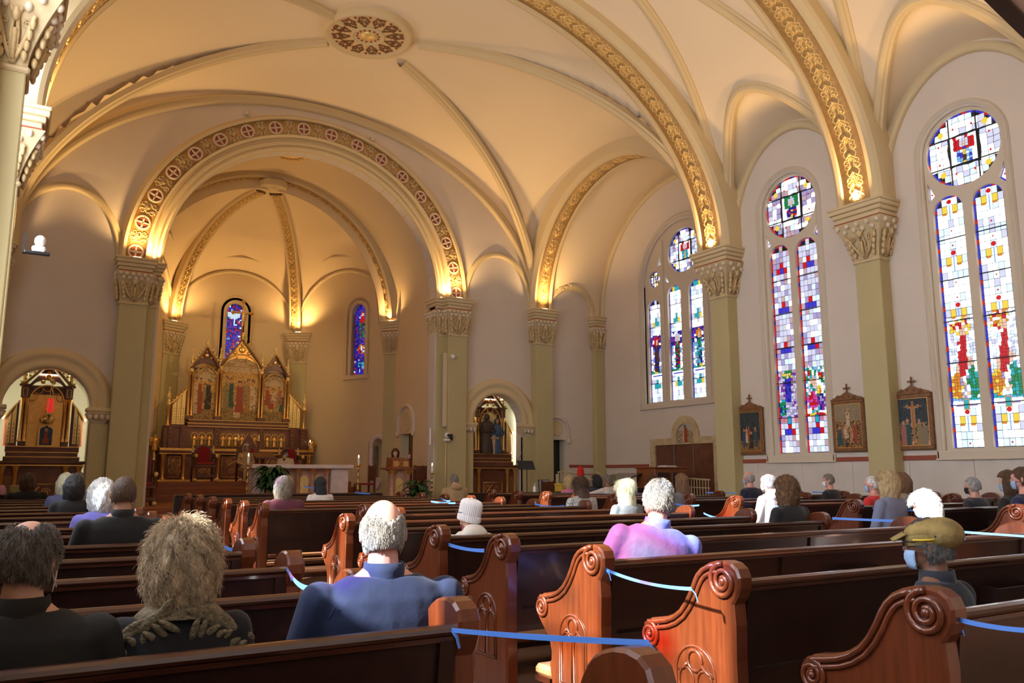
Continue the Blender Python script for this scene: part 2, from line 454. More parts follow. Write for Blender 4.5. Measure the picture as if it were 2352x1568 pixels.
for i in range(2 * n + 1):
    t = .05 + (pi - .1) * i / (2 * n)
    u = CA + 4.14 * math.cos(t); v = ZS + 4.04 * math.sin(t)
    o = link('wheel_ornament' if i % 2 == 0 else 'scroll_ornament', WH if i % 2 == 0 else SCR_BAND, band)
    o.location = (u, YC - .125, v); o.rotation_euler = (0, -(t - pi / 2), 0)
# wall ribs on the crossing wall
mb = MB(); arch_sweep(mb, fY(YC), CX, ZS, 6.72, 4.70, [(-.12, .1), (-.12, -.08), (-.06, -.14), (0, -.08), (.06, -.14), (.14, -.06), (.14, .1)], n=70)
trim(mb, M['trim'], 'dark moulded rib where the crossing vault meets the chancel wall')
for c, w, h in ((11.98, 1.08, 1.50), (0.86, 1.08, 1.50)):
    mb = MB(); arch_sweep(mb, fY(YC), c, ZS, w, h, [(-.05, .1), (-.05, -.05), (.0, -.10), (.05, -.05), (.10, -.08), (.12, .1)], n=36)
    trim(mb, M['trim'], 'wall arch over the side altar bay')

# ---- pilasters with capitals
CAPCACHE = {}
def capital_parts(w, d):
    key = (round(w, 3), round(d, 3))
    if key in CAPCACHE: return CAPCACHE[key]
    z0, z1, z2 = 5.24, 5.96, ZS; fl = .15 if abs(w - .5) < .01 else 0.0
    a = MB()
    for k, (e, za, zb) in enumerate(((.06, z1, z1 + .09), (.10, z1 + .09, z1 + .17), (.14, z1 + .17, z1 + .25), (.155, z1 + .25, z2))):
        e += fl; a.box(-w / 2 - e, -e, za, w / 2 + e, d, zb, b=.012)
    me_ab = a.mesh('abacus', [M['trim']]); recalc(me_ab)
    a = MB(); a.box(-w / 2 - .07 - fl, -.07 - fl, z1 - .035, w / 2 + .07 + fl, d, z1 + .004); me_rd = a.mesh('red_fillet', [M['red']])
    a = MB(); rings = []
    for k in range(9):
        t = k / 8; e = (.11 + fl * .95) * t ** 1.6; zz = z0 + (z1 - .03 - z0) * t
        rings.append([(-w / 2 - e, -e, zz), (w / 2 + e, -e, zz), (w / 2 + e, d, zz), (-w / 2 - e, d, zz)])
    a.sweep(rings, caps=True); a.box(-w / 2 - .03, -.03, z0 - .05, w / 2 + .03, d, z0 + .02, b=.02)
    me_bl = a.mesh('bell', [M['capital']]); recalc(me_bl)
    a = MB(); b = MB()
    # ornament on the front and both flanks
    def sq_(fr0):
        def g(x, y, z):
            t = min(1, max(0, (z - z0) / (z1 - z0))) ** 1.6; k = fl * t; return fr0(x * (1 + 2 * k / max(w, .3)), y - k, z)
        return g
    for face in range(3):
        if face == 0: W = w; fr = lambda x, y, z: (x, y, z)
        elif face == 1: W = d; fr = lambda x, y, z: (w / 2 - y, d / 2 + x, z)
        else: W = d; fr = lambda x, y, z: (-w / 2 + y, d / 2 - x, z)
        fr = sq_(fr)
        if W < .18: continue
        ns = max(2, int(W / .11))
        for row in range(2):
            for k in range(ns + (row == 0)):
                x = (k - (ns - (row == 1)) / 2) * W / ns * 1.08
                b.ell(fr(x, -.105 + row * .02, z1 - .09 - row * .085), (.05, .04, .05), 8, 5)
        q = min(1.0, W / .82)
        for s in (-1, 1):
            p = spiral(s * W * .30, 0, .10 * q, 1.6, pi / 2, s)
            a.tube([fr(x, -.075, z1 - .33 + y) for x, y in p], [.026 * q * (1 - .4 * i / 16) for i in range(17)], 5)
            p = spiral(s * W * .12, 0, .07 * q, 1.3, pi * .5, -s)
            a.tube([fr(x, -.06, z0 + .17 + y) for x, y in p], [.024 * q * (1 - .4 * i / 16) for i in range(17)], 5)
            a.tube([fr(0, -.03, z0 + .03), fr(s * W * .22, -.05, z0 + .16), fr(s * W * .42, -.08, z0 + .40), fr(s * W * .47, -.10, z1 - .25)], .024, 5)
            a.tube([fr(s * W * .05, -.03, z0 + .03), fr(s * W * .10, -.06, z0 + .30), fr(s * W * .04, -.08, z0 + .46), fr(s * W * .14, -.09, z1 - .2)], .022, 5)
            for k in range(4):
                a.ell(fr(s * W * (.36 + .03 * k), -.05 - .012 * k, z0 + .10 + .1 * k), (.035, .03, .06), 7, 5)
        a.tube([fr(.0, -.06, z0 + .05), fr(.0, -.085, z0 + .33)], .026, 5)
        a.ell(fr(0, -.09, z0 + .46), (.06, .04, .075), 8, 6)
    me_or = a.mesh('scroll_leaf', [M['capgilt']]); me_sc = b.mesh('fish_scale', [M['capwhite']])
    CAPCACHE[key] = (me_ab, me_rd, me_bl, me_or, me_sc); return CAPCACHE[key]
pn = 0
def pilaster(x, y, rz, w, d, label, zb=0.0, lamp=True, le=120.0):
    global pn; pn += 1
    r_ = sroot('pillar', label); r_.location = (x, y, 0); r_.rotation_euler = (0, 0, rz)
    a = MB(); a.box(-w / 2, 0, zb, w / 2, d, 5.22, b=.012); part('shaft', a, M['pilaster'], r_)
    a = MB(); a.box(-w / 2 - .03, -.03, zb, w / 2 + .03, d, .42, b=.015); part('plinth', a, M['pilaster'], r_)
    for nm, me in zip(('abacus', 'red_fillet', 'bell', 'scroll_leaf', 'fish_scale'), capital_parts(w, d)): link(nm, me, r_)
    if lamp:
        a = MB(); a.box(-.09, -.07, ZS, .09, 0.0, ZS + .03, b=.008); part('uplight_lamp', a, mat_lamp, r_)
        M4 = Matrix.Translation((x, y, 0)) @ Matrix.Rotation(rz, 4, 'Z')
        p = M4 @ Vector((0, -.20, ZS + .09)); q = M4.to_3x3() @ Vector((0, -.12, 1))
        light('uplight', 'SPOT', p, le, WARM, q, spot_size=2.6, spot_blend=.8, shadow_soft_size=.06)
    return r_
mat_lamp = mat('lamp_glow', (1, .9, .7), .4, emit=(1, .75, .4), es=2.5)
names = ['pier between the transept and the first window', 'pier between the two tall windows', 'pier nearest on the window side', 'rear pier', 'rearmost pier']
for k, y in enumerate(PILY):
    pilaster(XR - .29, y, -pi / 2, .50, .30, 'khaki wall pier with gilded scroll capital, ' + names[k], lamp=k < 4)
    if k < 4:
        pilaster(-.08 if k < 2 else -.26, y, pi / 2, .50, .26 if k < 2 else .08, 'khaki wall pier with capital on the photographer side, number %d from the front' % (k + 1), lamp=k < 4)
for s, nm in ((1, 'right'), (-1, 'left')):
    pilaster(CA + s * 4.12, YC - .30, 0, .58, .34, 'slim front pier of the chancel arch, %s side' % nm, le=90)
    pilaster(CA + s * 3.74, YC - .06, 0, .26, .55, 'inner pier of the chancel arch, %s side' % nm, le=70)
pilaster(13.42, YC - .28, 0, .60, .34, 'pier between side altar and transept', le=100)
pilaster(15.52, YC - .20, 0, .34, .3, 'slim corner pier of the transept', lamp=False)
pilaster(-.50, YC - .28, 0, .60, .34, 'pier at the far side of the other altar', le=100)
# small sprinkler pins on capitals etc are left to the lamps
# transverse ribs of the nave with gilded scroll bands
SCR_RIB = scroll_mesh(.40, .62, M['goldpl'])
RIBPROF = [(.6, -.475), (.10, -.475), (.04, -.43), (0, -.36), (0, -.29), (.05, -.27), (.05, .27), (0, .29), (0, .36), (.04, .43), (.10, .475), (.6, .475)]
for k, y in enumerate(PILY[:3]):
    r_ = sroot('trim_rib_%d' % (k + 1), ['great cream rib with gilt scrollwork beside the crossing', 'second great rib with gilt scrollwork', 'third rib overhead'][k])
    mb = MB(); arch_sweep(mb, lambda u, v, d: (u, y + d, v), CX, ZS, 6.36, 4.62, RIBPROF, n=80, closed=False, smooth=False); part('rib_moulding', mb, M['trim'], r_)
    mb = MB(); arch_sweep(mb, lambda u, v, d: (u, y + d, v), CX, ZS, 6.36, 4.62, [(.06, -.27), (.042, -.27), (.042, .27), (.06, .27)], n=80); part('rib_band', mb, M['band'], r_)
    N = 52
    # equal arc length steps on the ellipse
    ts = np.linspace(0.02, pi - .02, 2001); px = 6.36 * np.cos(ts); pz = 4.62 * np.sin(ts)
    L = np.concatenate([[0], np.cumsum(np.hypot(np.diff(px), np.diff(pz)))])
    for i in range(N):
        t = float(np.interp(L[-1] * (i + .5) / N, L, ts))
        nx_, nz_ = math.cos(t) / 6.36, math.sin(t) / 4.62; q = math.hypot(nx_, nz_); nx_, nz_ = nx_ / q, nz_ / q   # outward normal
        o = link('scroll_ornament', SCR_RIB, r_)
        # local: x width -> world Y, z length -> tangent, -y outward face -> inward (-normal)
        X_ = Vector((0, 1, 0)); Yv = Vector((nx_, 0, nz_)); Zv = X_.cross(Yv)
        Mx = Matrix((X_, Yv, Zv)).transposed().to_4x4(); Mx.translation = Vector((CX + 6.40 * math.cos(t), y, ZS + 4.66 * math.sin(t)))
        o.matrix_local = Mx
# thin ribs: groins, diagonals, wall arches
def rib(path, r=.055, label='thin cream rib of the nave vault'):
    P = [Vector(p) for p in path]; N = len(P); rings = []
    for i in range(N):
        T = (P[min(i + 1, N - 1)] - P[max(i - 1, 0)]).normalized(); n_ = Vector((CX, P[i].y, ZS - 1)) - P[i]; n_ = (n_ - T * n_.dot(T)).normalized(); b_ = T.cross(n_)
        rings.append([P[i] + b_ * (a_ * r) + n_ * (c_ * r) for a_, c_ in ((-1.5, -1.2), (-1.5, .1), (-.95, .35), (-.8, .8), (-.3, 1.15), (.3, 1.15), (.8, .8), (.95, .35), (1.5, .1), (1.5, -1.2))])
    mb = MB(); mb.sweep(rings, ringclosed=False, smooth=False); return trim(mb, M['trim'], label)
def side(x, s): return CX + s * (x - CX)
for bi, yb in enumerate(BAYS[:4]):
    for s in (1, -1):
        pts = []
        for i in range(61):
            y = yb + 1.68 * math.cos(pi * i / 60)
            lo, hi = 3.2, VA
            for _ in range(40):
                m_ = (lo + hi) / 2
                if main_z(CX + m_) > lun_z(CX + m_, y, yb): lo = m_
                else: hi = m_
            pts.append((CX + s * lo, y, main_z(CX + lo) - .03))
        rib(pts, .075, 'curved groin rib over a window bay')
        mb = MB(); arch_sweep(mb, fX(XR if s > 0 else XL, s), yb, ZS, 1.55, 2.22, [(-.07, .1), (-.07, -.05), (-.02, -.11), (.03, -.06), (.08, -.10), (.12, .1)], n=40)
        trim(mb, M['trim'], 'moulded wall arch above a nave window')
    for e in (1, -1):
        pts = []
        for i in range(81):
            t = .06 + (pi - .12) * i / 80; c_ = math.cos(t)
            x = CX + 6.45 * c_; y = yb + e * 1.62 * abs(c_) ** 2
            z = max(main_z(x), lun_z(x, y, yb)); pts.append((x, y, ZS + (VB - .03) * math.sqrt(max(0, 1 - (c_ * 6.45 / VA) ** 2))))
        rib(pts, .075, 'slender diagonal rib of the nave vault')
# crossing diagonals and medallion
for ex, ey in ((1, 1), (-1, 1), (1, -1), (-1, -1)):
    pts = []
    for i in range(61):
        s_ = .135 + (.985 - .135) * i / 60
        pts.append((CX + ex * HX * s_ * .985, YX + ey * HY * s_ * .985, G(s_) - .03))
    rib(pts, .085, ['diagonal rib from medallion to the pier by the side altar', 'diagonal rib from medallion to the far corner pier', 'diagonal rib from medallion to the pier by the windows', 'diagonal rib from medallion toward the photographer'][(0 if ex > 0 else 1) + (0 if ey > 0 else 2)])
med = sroot('trim_medallion', 'round ceiling medallion with painted red and gold leaves')
MX, MY, MZ = 6.22, 16.25, 11.08
a = MB(); a.lathe([(.98, .14), (.98, -.02), (.95, -.07), (.90, -.08), (.84, -.04), (.80, -.03)], (MX, MY, MZ), 48); a.lathe([(.38, -.035), (.36, -.06), (.33, -.06), (.31, -.03)], (MX, MY, MZ), 36); part('medallion_ring', a, M['trim'], med)
a = MB(); a.lathe([(.82, -.03), (0, -.03)], (MX, MY, MZ), 48); part('medallion_disc', a, mat('medallion_ground', (.72, .52, .26), .7), med)
a = MB()
for k in range(12):
    t = 2 * pi * k / 12; c_, s_ = math.cos(t), math.sin(t)
    for s in (-1, 1):
        p = spiral(.60, s * .09, .085, 1.1, pi, s, 12)
        a.tube([(MX + x * c_ - y * s_, MY + x * s_ + y * c_, MZ - .04) for x, y in p], .014, 4)
        a.tube([(MX + x * c_ - y * s_, MY + x * s_ + y * c_, MZ - .04) for x, y in [(.40, 0), (.5, s * .05), (.66, s * .11), (.78, s * .06)]], .016, 4)
    a.ell((MX + .74 * c_, MY + .74 * s_, MZ - .04), (.05, .05, .02), 8, 4)
part('leaf_scrolls', a, M['carve'], med)
a = MB()
for k in range(30):
    t = 2 * pi * k / 30; a.ell((MX + .77 * math.cos(t), MY + .77 * math.sin(t), MZ - .035), (.035, .035, .02), 6, 4)
for k in range(14):
    t = 2 * pi * k / 14; a.ell((MX + .24 * math.cos(t), MY + .24 * math.sin(t), MZ - .035), (.03, .03, .02), 6, 4)
part('red_beads', a, M['red'], med)
a = MB(); a.lathe([(.17, -.03), (.15, -.07), (0, -.08)], (MX, MY, MZ), 24); part('boss', a, M['goldlt'], med)
# transept arches with gold soffit
SCR_T = scroll_mesh(.36, .52, M['goldpl'])
for s, nm in ((1, 'right'), (-1, 'left')):
    xm = CX + s * 6.92
    r_ = sroot('trim_transept_arch_%s' % nm, 'broad gilt soffit arch opening to the %s transept' % nm)
    mb = MB(); arch_sweep(mb, fX(xm), YX, ZS, 3.46, 3.40, [(.5, -.40), (.10, -.40), (0, -.30), (0, -.24), (.04, -.22), (.04, .22), (0, .24), (0, .30), (.10, .40), (.5, .40)], n=60, closed=False, smooth=False); part('rib_moulding', mb, M['trim'], r_)
    mb = MB(); arch_sweep(mb, fX(xm), YX, ZS, 3.46, 3.40, [(.05, -.22), (.03, -.22), (.03, .22), (.05, .22)], n=60); part('rib_band', mb, M['band'], r_)
    for i in range(20):
        t = .03 + (pi - .06) * (i + .5) / 20
        o = link('scroll_ornament', SCR_T, r_); Yv = Vector((0, math.cos(t), math.sin(t))); X_ = Vector((1, 0, 0)); Zv = X_.cross(Yv)
        Mx = Matrix((X_, Yv, Zv)).transposed().to_4x4(); Mx.translation = Vector((xm, YX + 3.49 * math.cos(t), ZS + 3.43 * math.sin(t))); o.matrix_local = Mx
mb = MB(); arch_sweep(mb, fX(XT), YX, ZS, 3.50, 3.50, [(-.06, .1), (-.06, -.05), (.0, -.10), (.05, -.05), (.10, -.08), (.14, .1)], n=50); trim(mb, M['trim'], 'wall arch around the transept window wall')
mb = MB(); arch_sweep(mb, fY(YC), 14.58, ZS, .78, .80, [(-.04, .1), (-.04, -.05), (.02, -.09), (.07, -.05), (.09, .1)], n=24); trim(mb, M['trim'], 'small wall arch in the transept corner')
pts = []
for i in range(41):
    q = math.cos(pi * i / 40); x = 14.55 + .83 * q
    lo, hi = 0.0, 1.0
    z0 = None
    for j in range(200):
        t = pi / 2 * j / 200; y = YX + 3.68 * math.cos(t); z = ZS + 3.68 * math.sin(t)
        zl = ZS + (0.8 + .55 * (20.3 - y)) * math.sqrt(max(0, 1 - ((x - 14.55) / .85) ** 2))
        if z > zl: break
    pts.append((x, y, z))
rib(pts, .05, 'small groin rib in the transept corner')
# wainscot, trim band
def band_box(nm, x0, y0, z0, x1, y1, z1, mt, label):
    mb = MB(); mb.box(x0, y0, z0, x1, y1, z1, b=.008); trim(mb, mt, label)
segs = [(YT, 11.78), (10.12, 8.17), (6.5, 4.5)]
for (ya, yb_) in segs:
    band_box('', XR - .035, yb_, 1.655, XR + .01, ya, 1.735, M['red'], 'terracotta band on the window wall')
wr = sroot('wall_wainscot_right', 'pale stone wainscot slabs under the windows')
for k in range(13):
    y1 = YT - k * 1.12; a = MB(); a.box(XR - .02, y1 - 1.115, 0, XR + .01, y1, 1.655, b=.006); part('slab', a, M['wains'], wr)
band_box('', XT - .03, 18.15, 1.64, XT + .01, YC, 1.73, M['red'], 'terracotta band in the transept')
band_box('', 14.46, YC - .03, 1.64, 15.34, YC + .01, 1.73, M['red'], 'terracotta band on the crossing wall')
a = MB(); a.box(14.46, YC - .02, 0, 15.34, YC + .01, 1.64, b=.006); struct('wall_wainscot_transept', a, M['wains'], 'stone wainscot panel beside the dark door')
# chancel interior -----------------------------------------------------------
YA = 24.3; XA0 = CA - 3.9; XA1 = CA + 3.9; YB = 28.2; XB0 = CA - 2.05; XB1 = CA + 2.05
mb = MB()
def sf(u, v):
    t = pi * u; return (CA + 4.05 * math.cos(t), YC + .3 + (YA - YC) * v, ZS + 4.12 * math.sin(t))
grid_surface(mb, sf, 60, 12); struct('ceiling_chancel', mb, M['apse'], 'warm barrel vault of the chancel')
for s, nm in ((1, 'right'), (-1, 'left')):
    xx = CA + s * 4.02
    holes = [[(22.62, .75), (23.56, .75), (23.56, 2.66), (22.62, 2.66)]] if s > 0 else []
    wall('wall_chancel_%s' % nm, [(YC + .3, 0), (YA + .3, 0), (YA + .3, 6.6), (YC + .3, 6.6)], holes, fX(xx, s), .3, M['apse'], 'chancel side wall on the %s' % nm)
    mb = MB(); arch_sweep(mb, fX(xx, s), 22.3, ZS, 1.55, 1.7, [(-.05, .1), (-.05, -.05), (.0, -.09), (.05, -.05), (.09, .1)], n=30); trim(mb, M['trim'], 'wall arch on the %s chancel wall' % nm)
# apse: three wall panels and ribbed half dome
BP = [(CA + 3.98, YA), (XB1, YB), (XB0, YB), (CA - 3.98, YA)]
BOSS = Vector((CA, YA + .1, 10.12))
apw = [(0.60, 4.66, 6.78, .20), (0.5, 4.3, 6.95, .25), None]
for k in range(3):
    A = Vector((*BP[k], 0)); B = Vector((*BP[k + 1], 0)); L_ = (B - A).length; T_ = (B - A) / L_; Nn = Vector((-T_.y, T_.x, 0))
    if Nn.dot(Vector((CA, YA, 0)) - A) > 0: Nn = -Nn
    fn = lambda u, v, d, A=A, T_=T_, Nn=Nn: tuple(A + T_ * u + Nn * d + Vector((0, 0, v)))
    hl = []
    if k == 0: hl = [arch_loop(1.44, .30, 4.66, 6.73, n=16), [(a_, b_) for a_, b_ in arch_loop(.45, .22, 1.35, 2.35, n=12)]]
    if k == 1: hl = [arch_loop(L_ / 2, .29, 4.2, 6.85, n=16)]
    wall('wall_apse_%s' % ['right', 'centre', 'left'][k], [(0, 0), (L_, 0), (L_, 9.2), (0, 9.2)], hl, fn, .35, M['apse'], ['apse wall panel with the slim blue window', 'apse wall panel behind the high altar', 'far side apse wall panel'][k])
    if k == 0: AP0 = fn
    if k == 1: AP1 = fn; AP1L = L_
    mb = MB()
    def sf(u, v, A=A, B=B):
        s_ = .05 + .95 * v; q = 2 * u - 1; P_ = Vector((BOSS.x, BOSS.y, 0)).lerp(A.lerp(B, u), s_)
        g = ZS + (BOSS.z - ZS) * math.sqrt(max(0, 1 - s_ * s_)); R_ = BOSS.z + (8.25 - BOSS.z) * s_ ** 1.6
        return (P_.x, P_.y, g + max(0, R_ - g) * math.sqrt(max(0, 1 - q * q)))
    grid_surface(mb, sf, 36, 40); struct('ceiling_apse_%s' % ['right', 'centre', 'left'][k], mb, M['apse'], 'webbed apse vault panel, %s' % ['right', 'centre', 'left'][k])
    mb = MB()
    r1 = [fn(L_ * (.5 + .49 * math.cos(pi * i / 30)), ZS + 1.97 * math.sin(pi * i / 30), -.03) for i in range(31)]
    mb.tube(r1, .06, 8)
    r2 = []
    for i in range(31):
        q = math.cos(pi * i / 30) * .97; s_ = .86; P_ = Vector((BOSS.x, BOSS.y, 0)).lerp(A.lerp(B, .5 + q / 2), s_ + .1 * abs(q))
        g = ZS + (BOSS.z - ZS) * math.sqrt(max(0, 1 - (s_ + .1 * abs(q)) ** 2)); R_ = BOSS.z + (8.25 - BOSS.z) * s_ ** 1.6
        r2.append((P_.x, P_.y, g + max(0, R_ - g) * math.sqrt(max(0, 1 - q * q)) - .02))
    mb.tube(r2, .055, 8)
    trim(mb, M['trim'], 'pair of arched ribs on the apse wall, %s panel' % ['right', 'centre', 'left'][k])
mb = MB(); arch_sweep(mb, fY(YA), CA, ZS, 3.55, 3.7, [(0, .02), (0, .12), (.8, .12), (.8, .02)], n=50); trim(mb, M['apse'], 'plain plaster filler added behind the apse arch')  # filler ring added to close the light leak above the arch
SCR_A = scroll_mesh(.26, .42, M['goldpl'])
def ribbon_arch(path_fn, N, label, wid=.22, nscr=14, inward=None):
    r_ = sroot('trim_apse_rib', label)
    rings = []; mids = []
    for i in range(N + 1):
        P_, S_, Nn_ = path_fn(i / N)     # point, side vector, outward normal
        rings.append([P_ + S_ * a_ + Nn_ * b_ for a_, b_ in ((-wid, .25), (-wid, .03), (-wid * .8, -.03), (-wid * .6, 0), (wid * .6, 0), (wid * .8, -.03), (wid, .03), (wid, .25))])
    a = MB(); a.sweep(rings, ringclosed=False, smooth=False); part('rib_moulding', a, M['trim'], r_)
    a = MB(); a.sweep([[r[3].lerp(r[4], .02) + (path_fn(i / N)[2]) * -.006, r[3].lerp(r[4], .98) + (path_fn(i / N)[2]) * -.006] for i, r in enumerate(rings)], ringclosed=False); part('rib_band', a, M['band'], r_)
    for k in range(nscr):
        u = (k + .5) / nscr; P_, S_, Nn_ = path_fn(u); o = link('scroll_ornament', SCR_A, r_)
        Zv = S_.cross(Nn_); Mx = Matrix((S_, Nn_, Zv)).transposed().to_4x4(); Mx.translation = P_ - Nn_ * .02; o.matrix_local = Mx
def front(u):
    t = .02 + (pi - .04) * u; c_, s_ = math.cos(t), math.sin(t)
    return Vector((CA + 3.80 * c_, YA - .05, ZS + 3.98 * s_)), Vector((0, 1, 0)), Vector((c_, 0, s_))
ribbon_arch(front, 60, 'gilt soffit arch at the mouth of the apse', .28, 30)
for e, nm in ((1, 'right'), (-1, 'left')):
    A = Vector((CA + e * 2.0, YB - .12, 0)); D_ = (A - Vector((BOSS.x, BOSS.y, 0)))
    Ld = D_.length; D_.normalize()
    def dr_(u, D_=D_, Ld=Ld):
        t = .04 + (pi / 2 - .16) * u; c_, s_ = math.cos(t), math.sin(t)
        return Vector((BOSS.x, BOSS.y, ZS)) + D_ * (Ld * .955 * c_) + Vector((0, 0, (BOSS.z - ZS - .1) * s_)), D_.cross(Vector((0, 0, 1))), (D_ * c_ + Vector((0, 0, s_)))
    ribbon_arch(dr_, 30, 'gilt rib rising to the apse boss from the %s rear pier' % nm, .2, 16)
a = MB(); a.lathe([(.42, .12), (.42, -.02), (.36, -.08), (.30, -.05), (.18, -.06), (.14, -.10), (0, -.11)], (BOSS.x, BOSS.y - .1, BOSS.z - .06), 32); trim(a, M['trim'], 'round boss where the apse ribs meet')
a = MB(); a.lathe([(.55, .02), (.55, -.02), (.50, -.04), (0, -.03)], (6.25, 22.0, 10.30), 32)
for k in range(14):
    t = 2 * pi * k / 14; a.ell((6.25 + .38 * math.cos(t), 22 + .38 * math.sin(t), 10.25), (.09, .06, .03), 7, 4)
trim(a, M['goldpl'], 'gilt rosette on the chancel vault')
for e, nm in ((1, 'right'), (-1, 'left')):
    pilaster(CA + e * 2.02, YB - .42, e * -.5, .60, .5, 'rear apse pier on the %s, behind the high altar' % nm, zb=.7, le=90)
    pilaster(CA + e * 3.92, YA - .15, e * -.95, .52, .4, 'apse mouth pier on the %s' % nm, zb=.7, le=70)
# platform and steps
st = sroot('floor_sanctuary', 'wooden sanctuary platform with steps')
for k, (x0, x1, y0, z) in enumerate(((2.2, 10.6, 18.75, .27), (2.35, 10.5, 19.1, .42), (2.5, 10.4, 19.45, .57), (2.55, 10.35, 19.8, .72))):
    a = MB(); a.box(x0, y0, 0, x1, YB + .1, z, b=.02); part('step', a, M['stepwood'], st)
for k, (x0, x1, y0, z) in enumerate(((3.5, 9.4, 23.5, .90), (3.6, 9.3, 23.9, 1.08), (3.7, 9.2, 24.3, 1.24))):
    a = MB(); a.box(x0, y0, .7, x1, YB, z, b=.015); part('step', a, M['stepwood'], st)
a = MB(); a.box(-3, 18.6, 0, 2.3, YC + 1.5, .30); a.box(10.5, 18.6, 0, XT, YC + 1.5, .30); struct('floor_crossing', a, M['stepwood'], 'raised floor in front of the side altars')
# lamps of the sanctuary: spots on the chancel piers, niche lamps
light('altar_spot', 'SPOT', (9.55, 20.9, 6.55), 190, (1, .70, .34), Vector((6.3, 27.0, 4.6)) - Vector((9.55, 20.9, 6.55)), spot_size=1.0, spot_blend=.6, shadow_soft_size=.05)
light('altar_spot', 'SPOT', (3.25, 20.9, 6.55), 190, (1, .70, .34), Vector((6.3, 27.0, 4.6)) - Vector((3.25, 20.9, 6.55)), spot_size=1.0, spot_blend=.6, shadow_soft_size=.05)
for c in (NR, NL):
    for s in (-1, 1):
        light('niche_strip', 'AREA', (c + s * .80, YC + .42, 2.2), 5, (1, .95, .76), (-s * .15, 1, .05), shape='RECTANGLE', size=.06, size_y=1.9)
    light('niche_strip', 'AREA', (c, YC + .42, 3.60), 5, (1, .95, .76), (0, 1, -.35), shape='RECTANGLE', size=1.0, size_y=.06)
# ------------------------------------------------------------------ stained glass windows
def glass(name, col, s):
    m = bpy.data.materials.new(name); m.use_nodes = True; b = m.node_tree.nodes['Principled BSDF']
    b.inputs['Base Color'].default_value = (*[c * .3 for c in col], 1); b.inputs['Roughness'].default_value = .25
    b.inputs['Emission Color'].default_value = (*col, 1); b.inputs['Emission Strength'].default_value = s
    return m
PAL = {}
for nm, c, s in (('white', (1, 1, 1), 1.3), ('bluewhite', (.62, .80, 1), .62), ('lilac', (.55, .48, .88), .30), ('pink', (.85, .58, .70), .26), ('pale', (.72, .76, 1), .42),
                 ('red', (.75, .01, .02), .34), ('blue', (.05, .05, .75), .34), ('deep', (.015, .015, .30), .40), ('yellow', (.95, .70, .07), .42), ('orange', (.85, .28, .02), .36),
                 ('teal', (.02, .50, .60), .36), ('green', (.01, .30, .09), .36), ('purple', (.30, .04, .50), .32), ('brown', (.10, .045, .02), .36), ('skin', (.95, .62, .45), .40),
                 ('sky', (.22, .52, .95), .42), ('magenta', (.75, .08, .50), .38), ('lead', (0, 0, 0), 0)):
    PAL[nm] = glass('glass_' + nm, c, s)
PN = list(PAL); PM = [PAL[k] for k in PN]; PI = {k: i for i, k in enumerate(PN)}
def pane_mesh(matn, t=.006):
    a = MB(); a.box(-.5, -.5, -.5, .5, .5, .5); me = a.mesh('pane_' + matn, [PAL[matn]]); return me
PANE = {k: pane_mesh(k) for k in PN}
M['lead'] = mat('lead', (.012, .012, .014), .6)
class Plane:
    """window plane: u along the wall, v up, d depth (positive away from the room)"""
    def __init__(s, fn): s.fn = fn
    def __call__(s, u, v, d): return Vector(s.fn(u, v, d))
def inside_arch(u, v, c, w, zs): return abs(u - c) <= w and (v <= zs or math.hypot(u - c, v - zs) <= w)
def quad(mb, P, u0, v0, u1, v1, d, pal, t=.004):
    mb.add([P(u0, v0, d), P(u1, v0, d), P(u1, v1, d), P(u0, v1, d)], [(0, 1, 2, 3)], m=PI[pal])
def mosaic(mb, P, u0, u1, v0, v1, nu, nv, colfn, d, clip=None, jit=.28, gap=.10, seed=1):
    R = random.Random(seed); du = (u1 - u0) / nu; dv = (v1 - v0) / nv
    g = [[(u0 + du * (i + (R.uniform(-jit, jit) if 0 < i < nu else 0)), v0 + dv * (j + (R.uniform(-jit, jit) if 0 < j < nv else 0))) for i in range(nu + 1)] for j in range(nv + 1)]
    for j in range(nv):
        for i in range(nu):
            q = [g[j][i], g[j][i + 1], g[j + 1][i + 1], g[j + 1][i]]
            cu = sum(p[0] for p in q) / 4; cv = sum(p[1] for p in q) / 4
            if clip and not clip(cu, cv): continue
            c = colfn((cu - u0) / (u1 - u0) * 2 - 1, (cv - v0) / (v1 - v0), R)
            if c is None: continue
            q = [(cu + (p[0] - cu) * (1 - gap), cv + (p[1] - cv) * (1 - gap)) for p in q]
            mb.add([P(p[0], p[1], d) for p in q], [(0, 1, 2, 3)], m=PI[c])
def blob(u, v, cu, cv, ru, rv): return ((u - cu) / ru) ** 2 + ((v - cv) / rv) ** 2 < 1
def fig_a(u, v, R):       # red robed figure rising, green and gold robes below
    if v < .05: return R.choice(['teal', 'teal', 'sky'])
    if blob(u, v, -.62, .20, .40, .20): return R.choice(['green', 'green', 'teal'])
    if blob(u, v, .62, .17, .42, .18): return R.choice(['orange', 'yellow', 'orange'])
    if abs(u - (.0 + (.55 - v) * .45)) < .27 and .30 < v < .76: return 'red'
    if blob(u, v, -.15, .83, .18, .07) or blob(u, v, -.5, .45, .18, .06) or blob(u, v, .45, .40, .18, .06): return 'skin'
    if v > .78 and blob(u, v, .05, .88, .8, .12): return R.choice(['white', 'yellow', 'orange', 'white', 'red'])
    if v < .3: return R.choice(['white', 'skin', 'white', 'lilac'])
    return R.choice(['white', 'white', 'bluewhite', 'pale'])
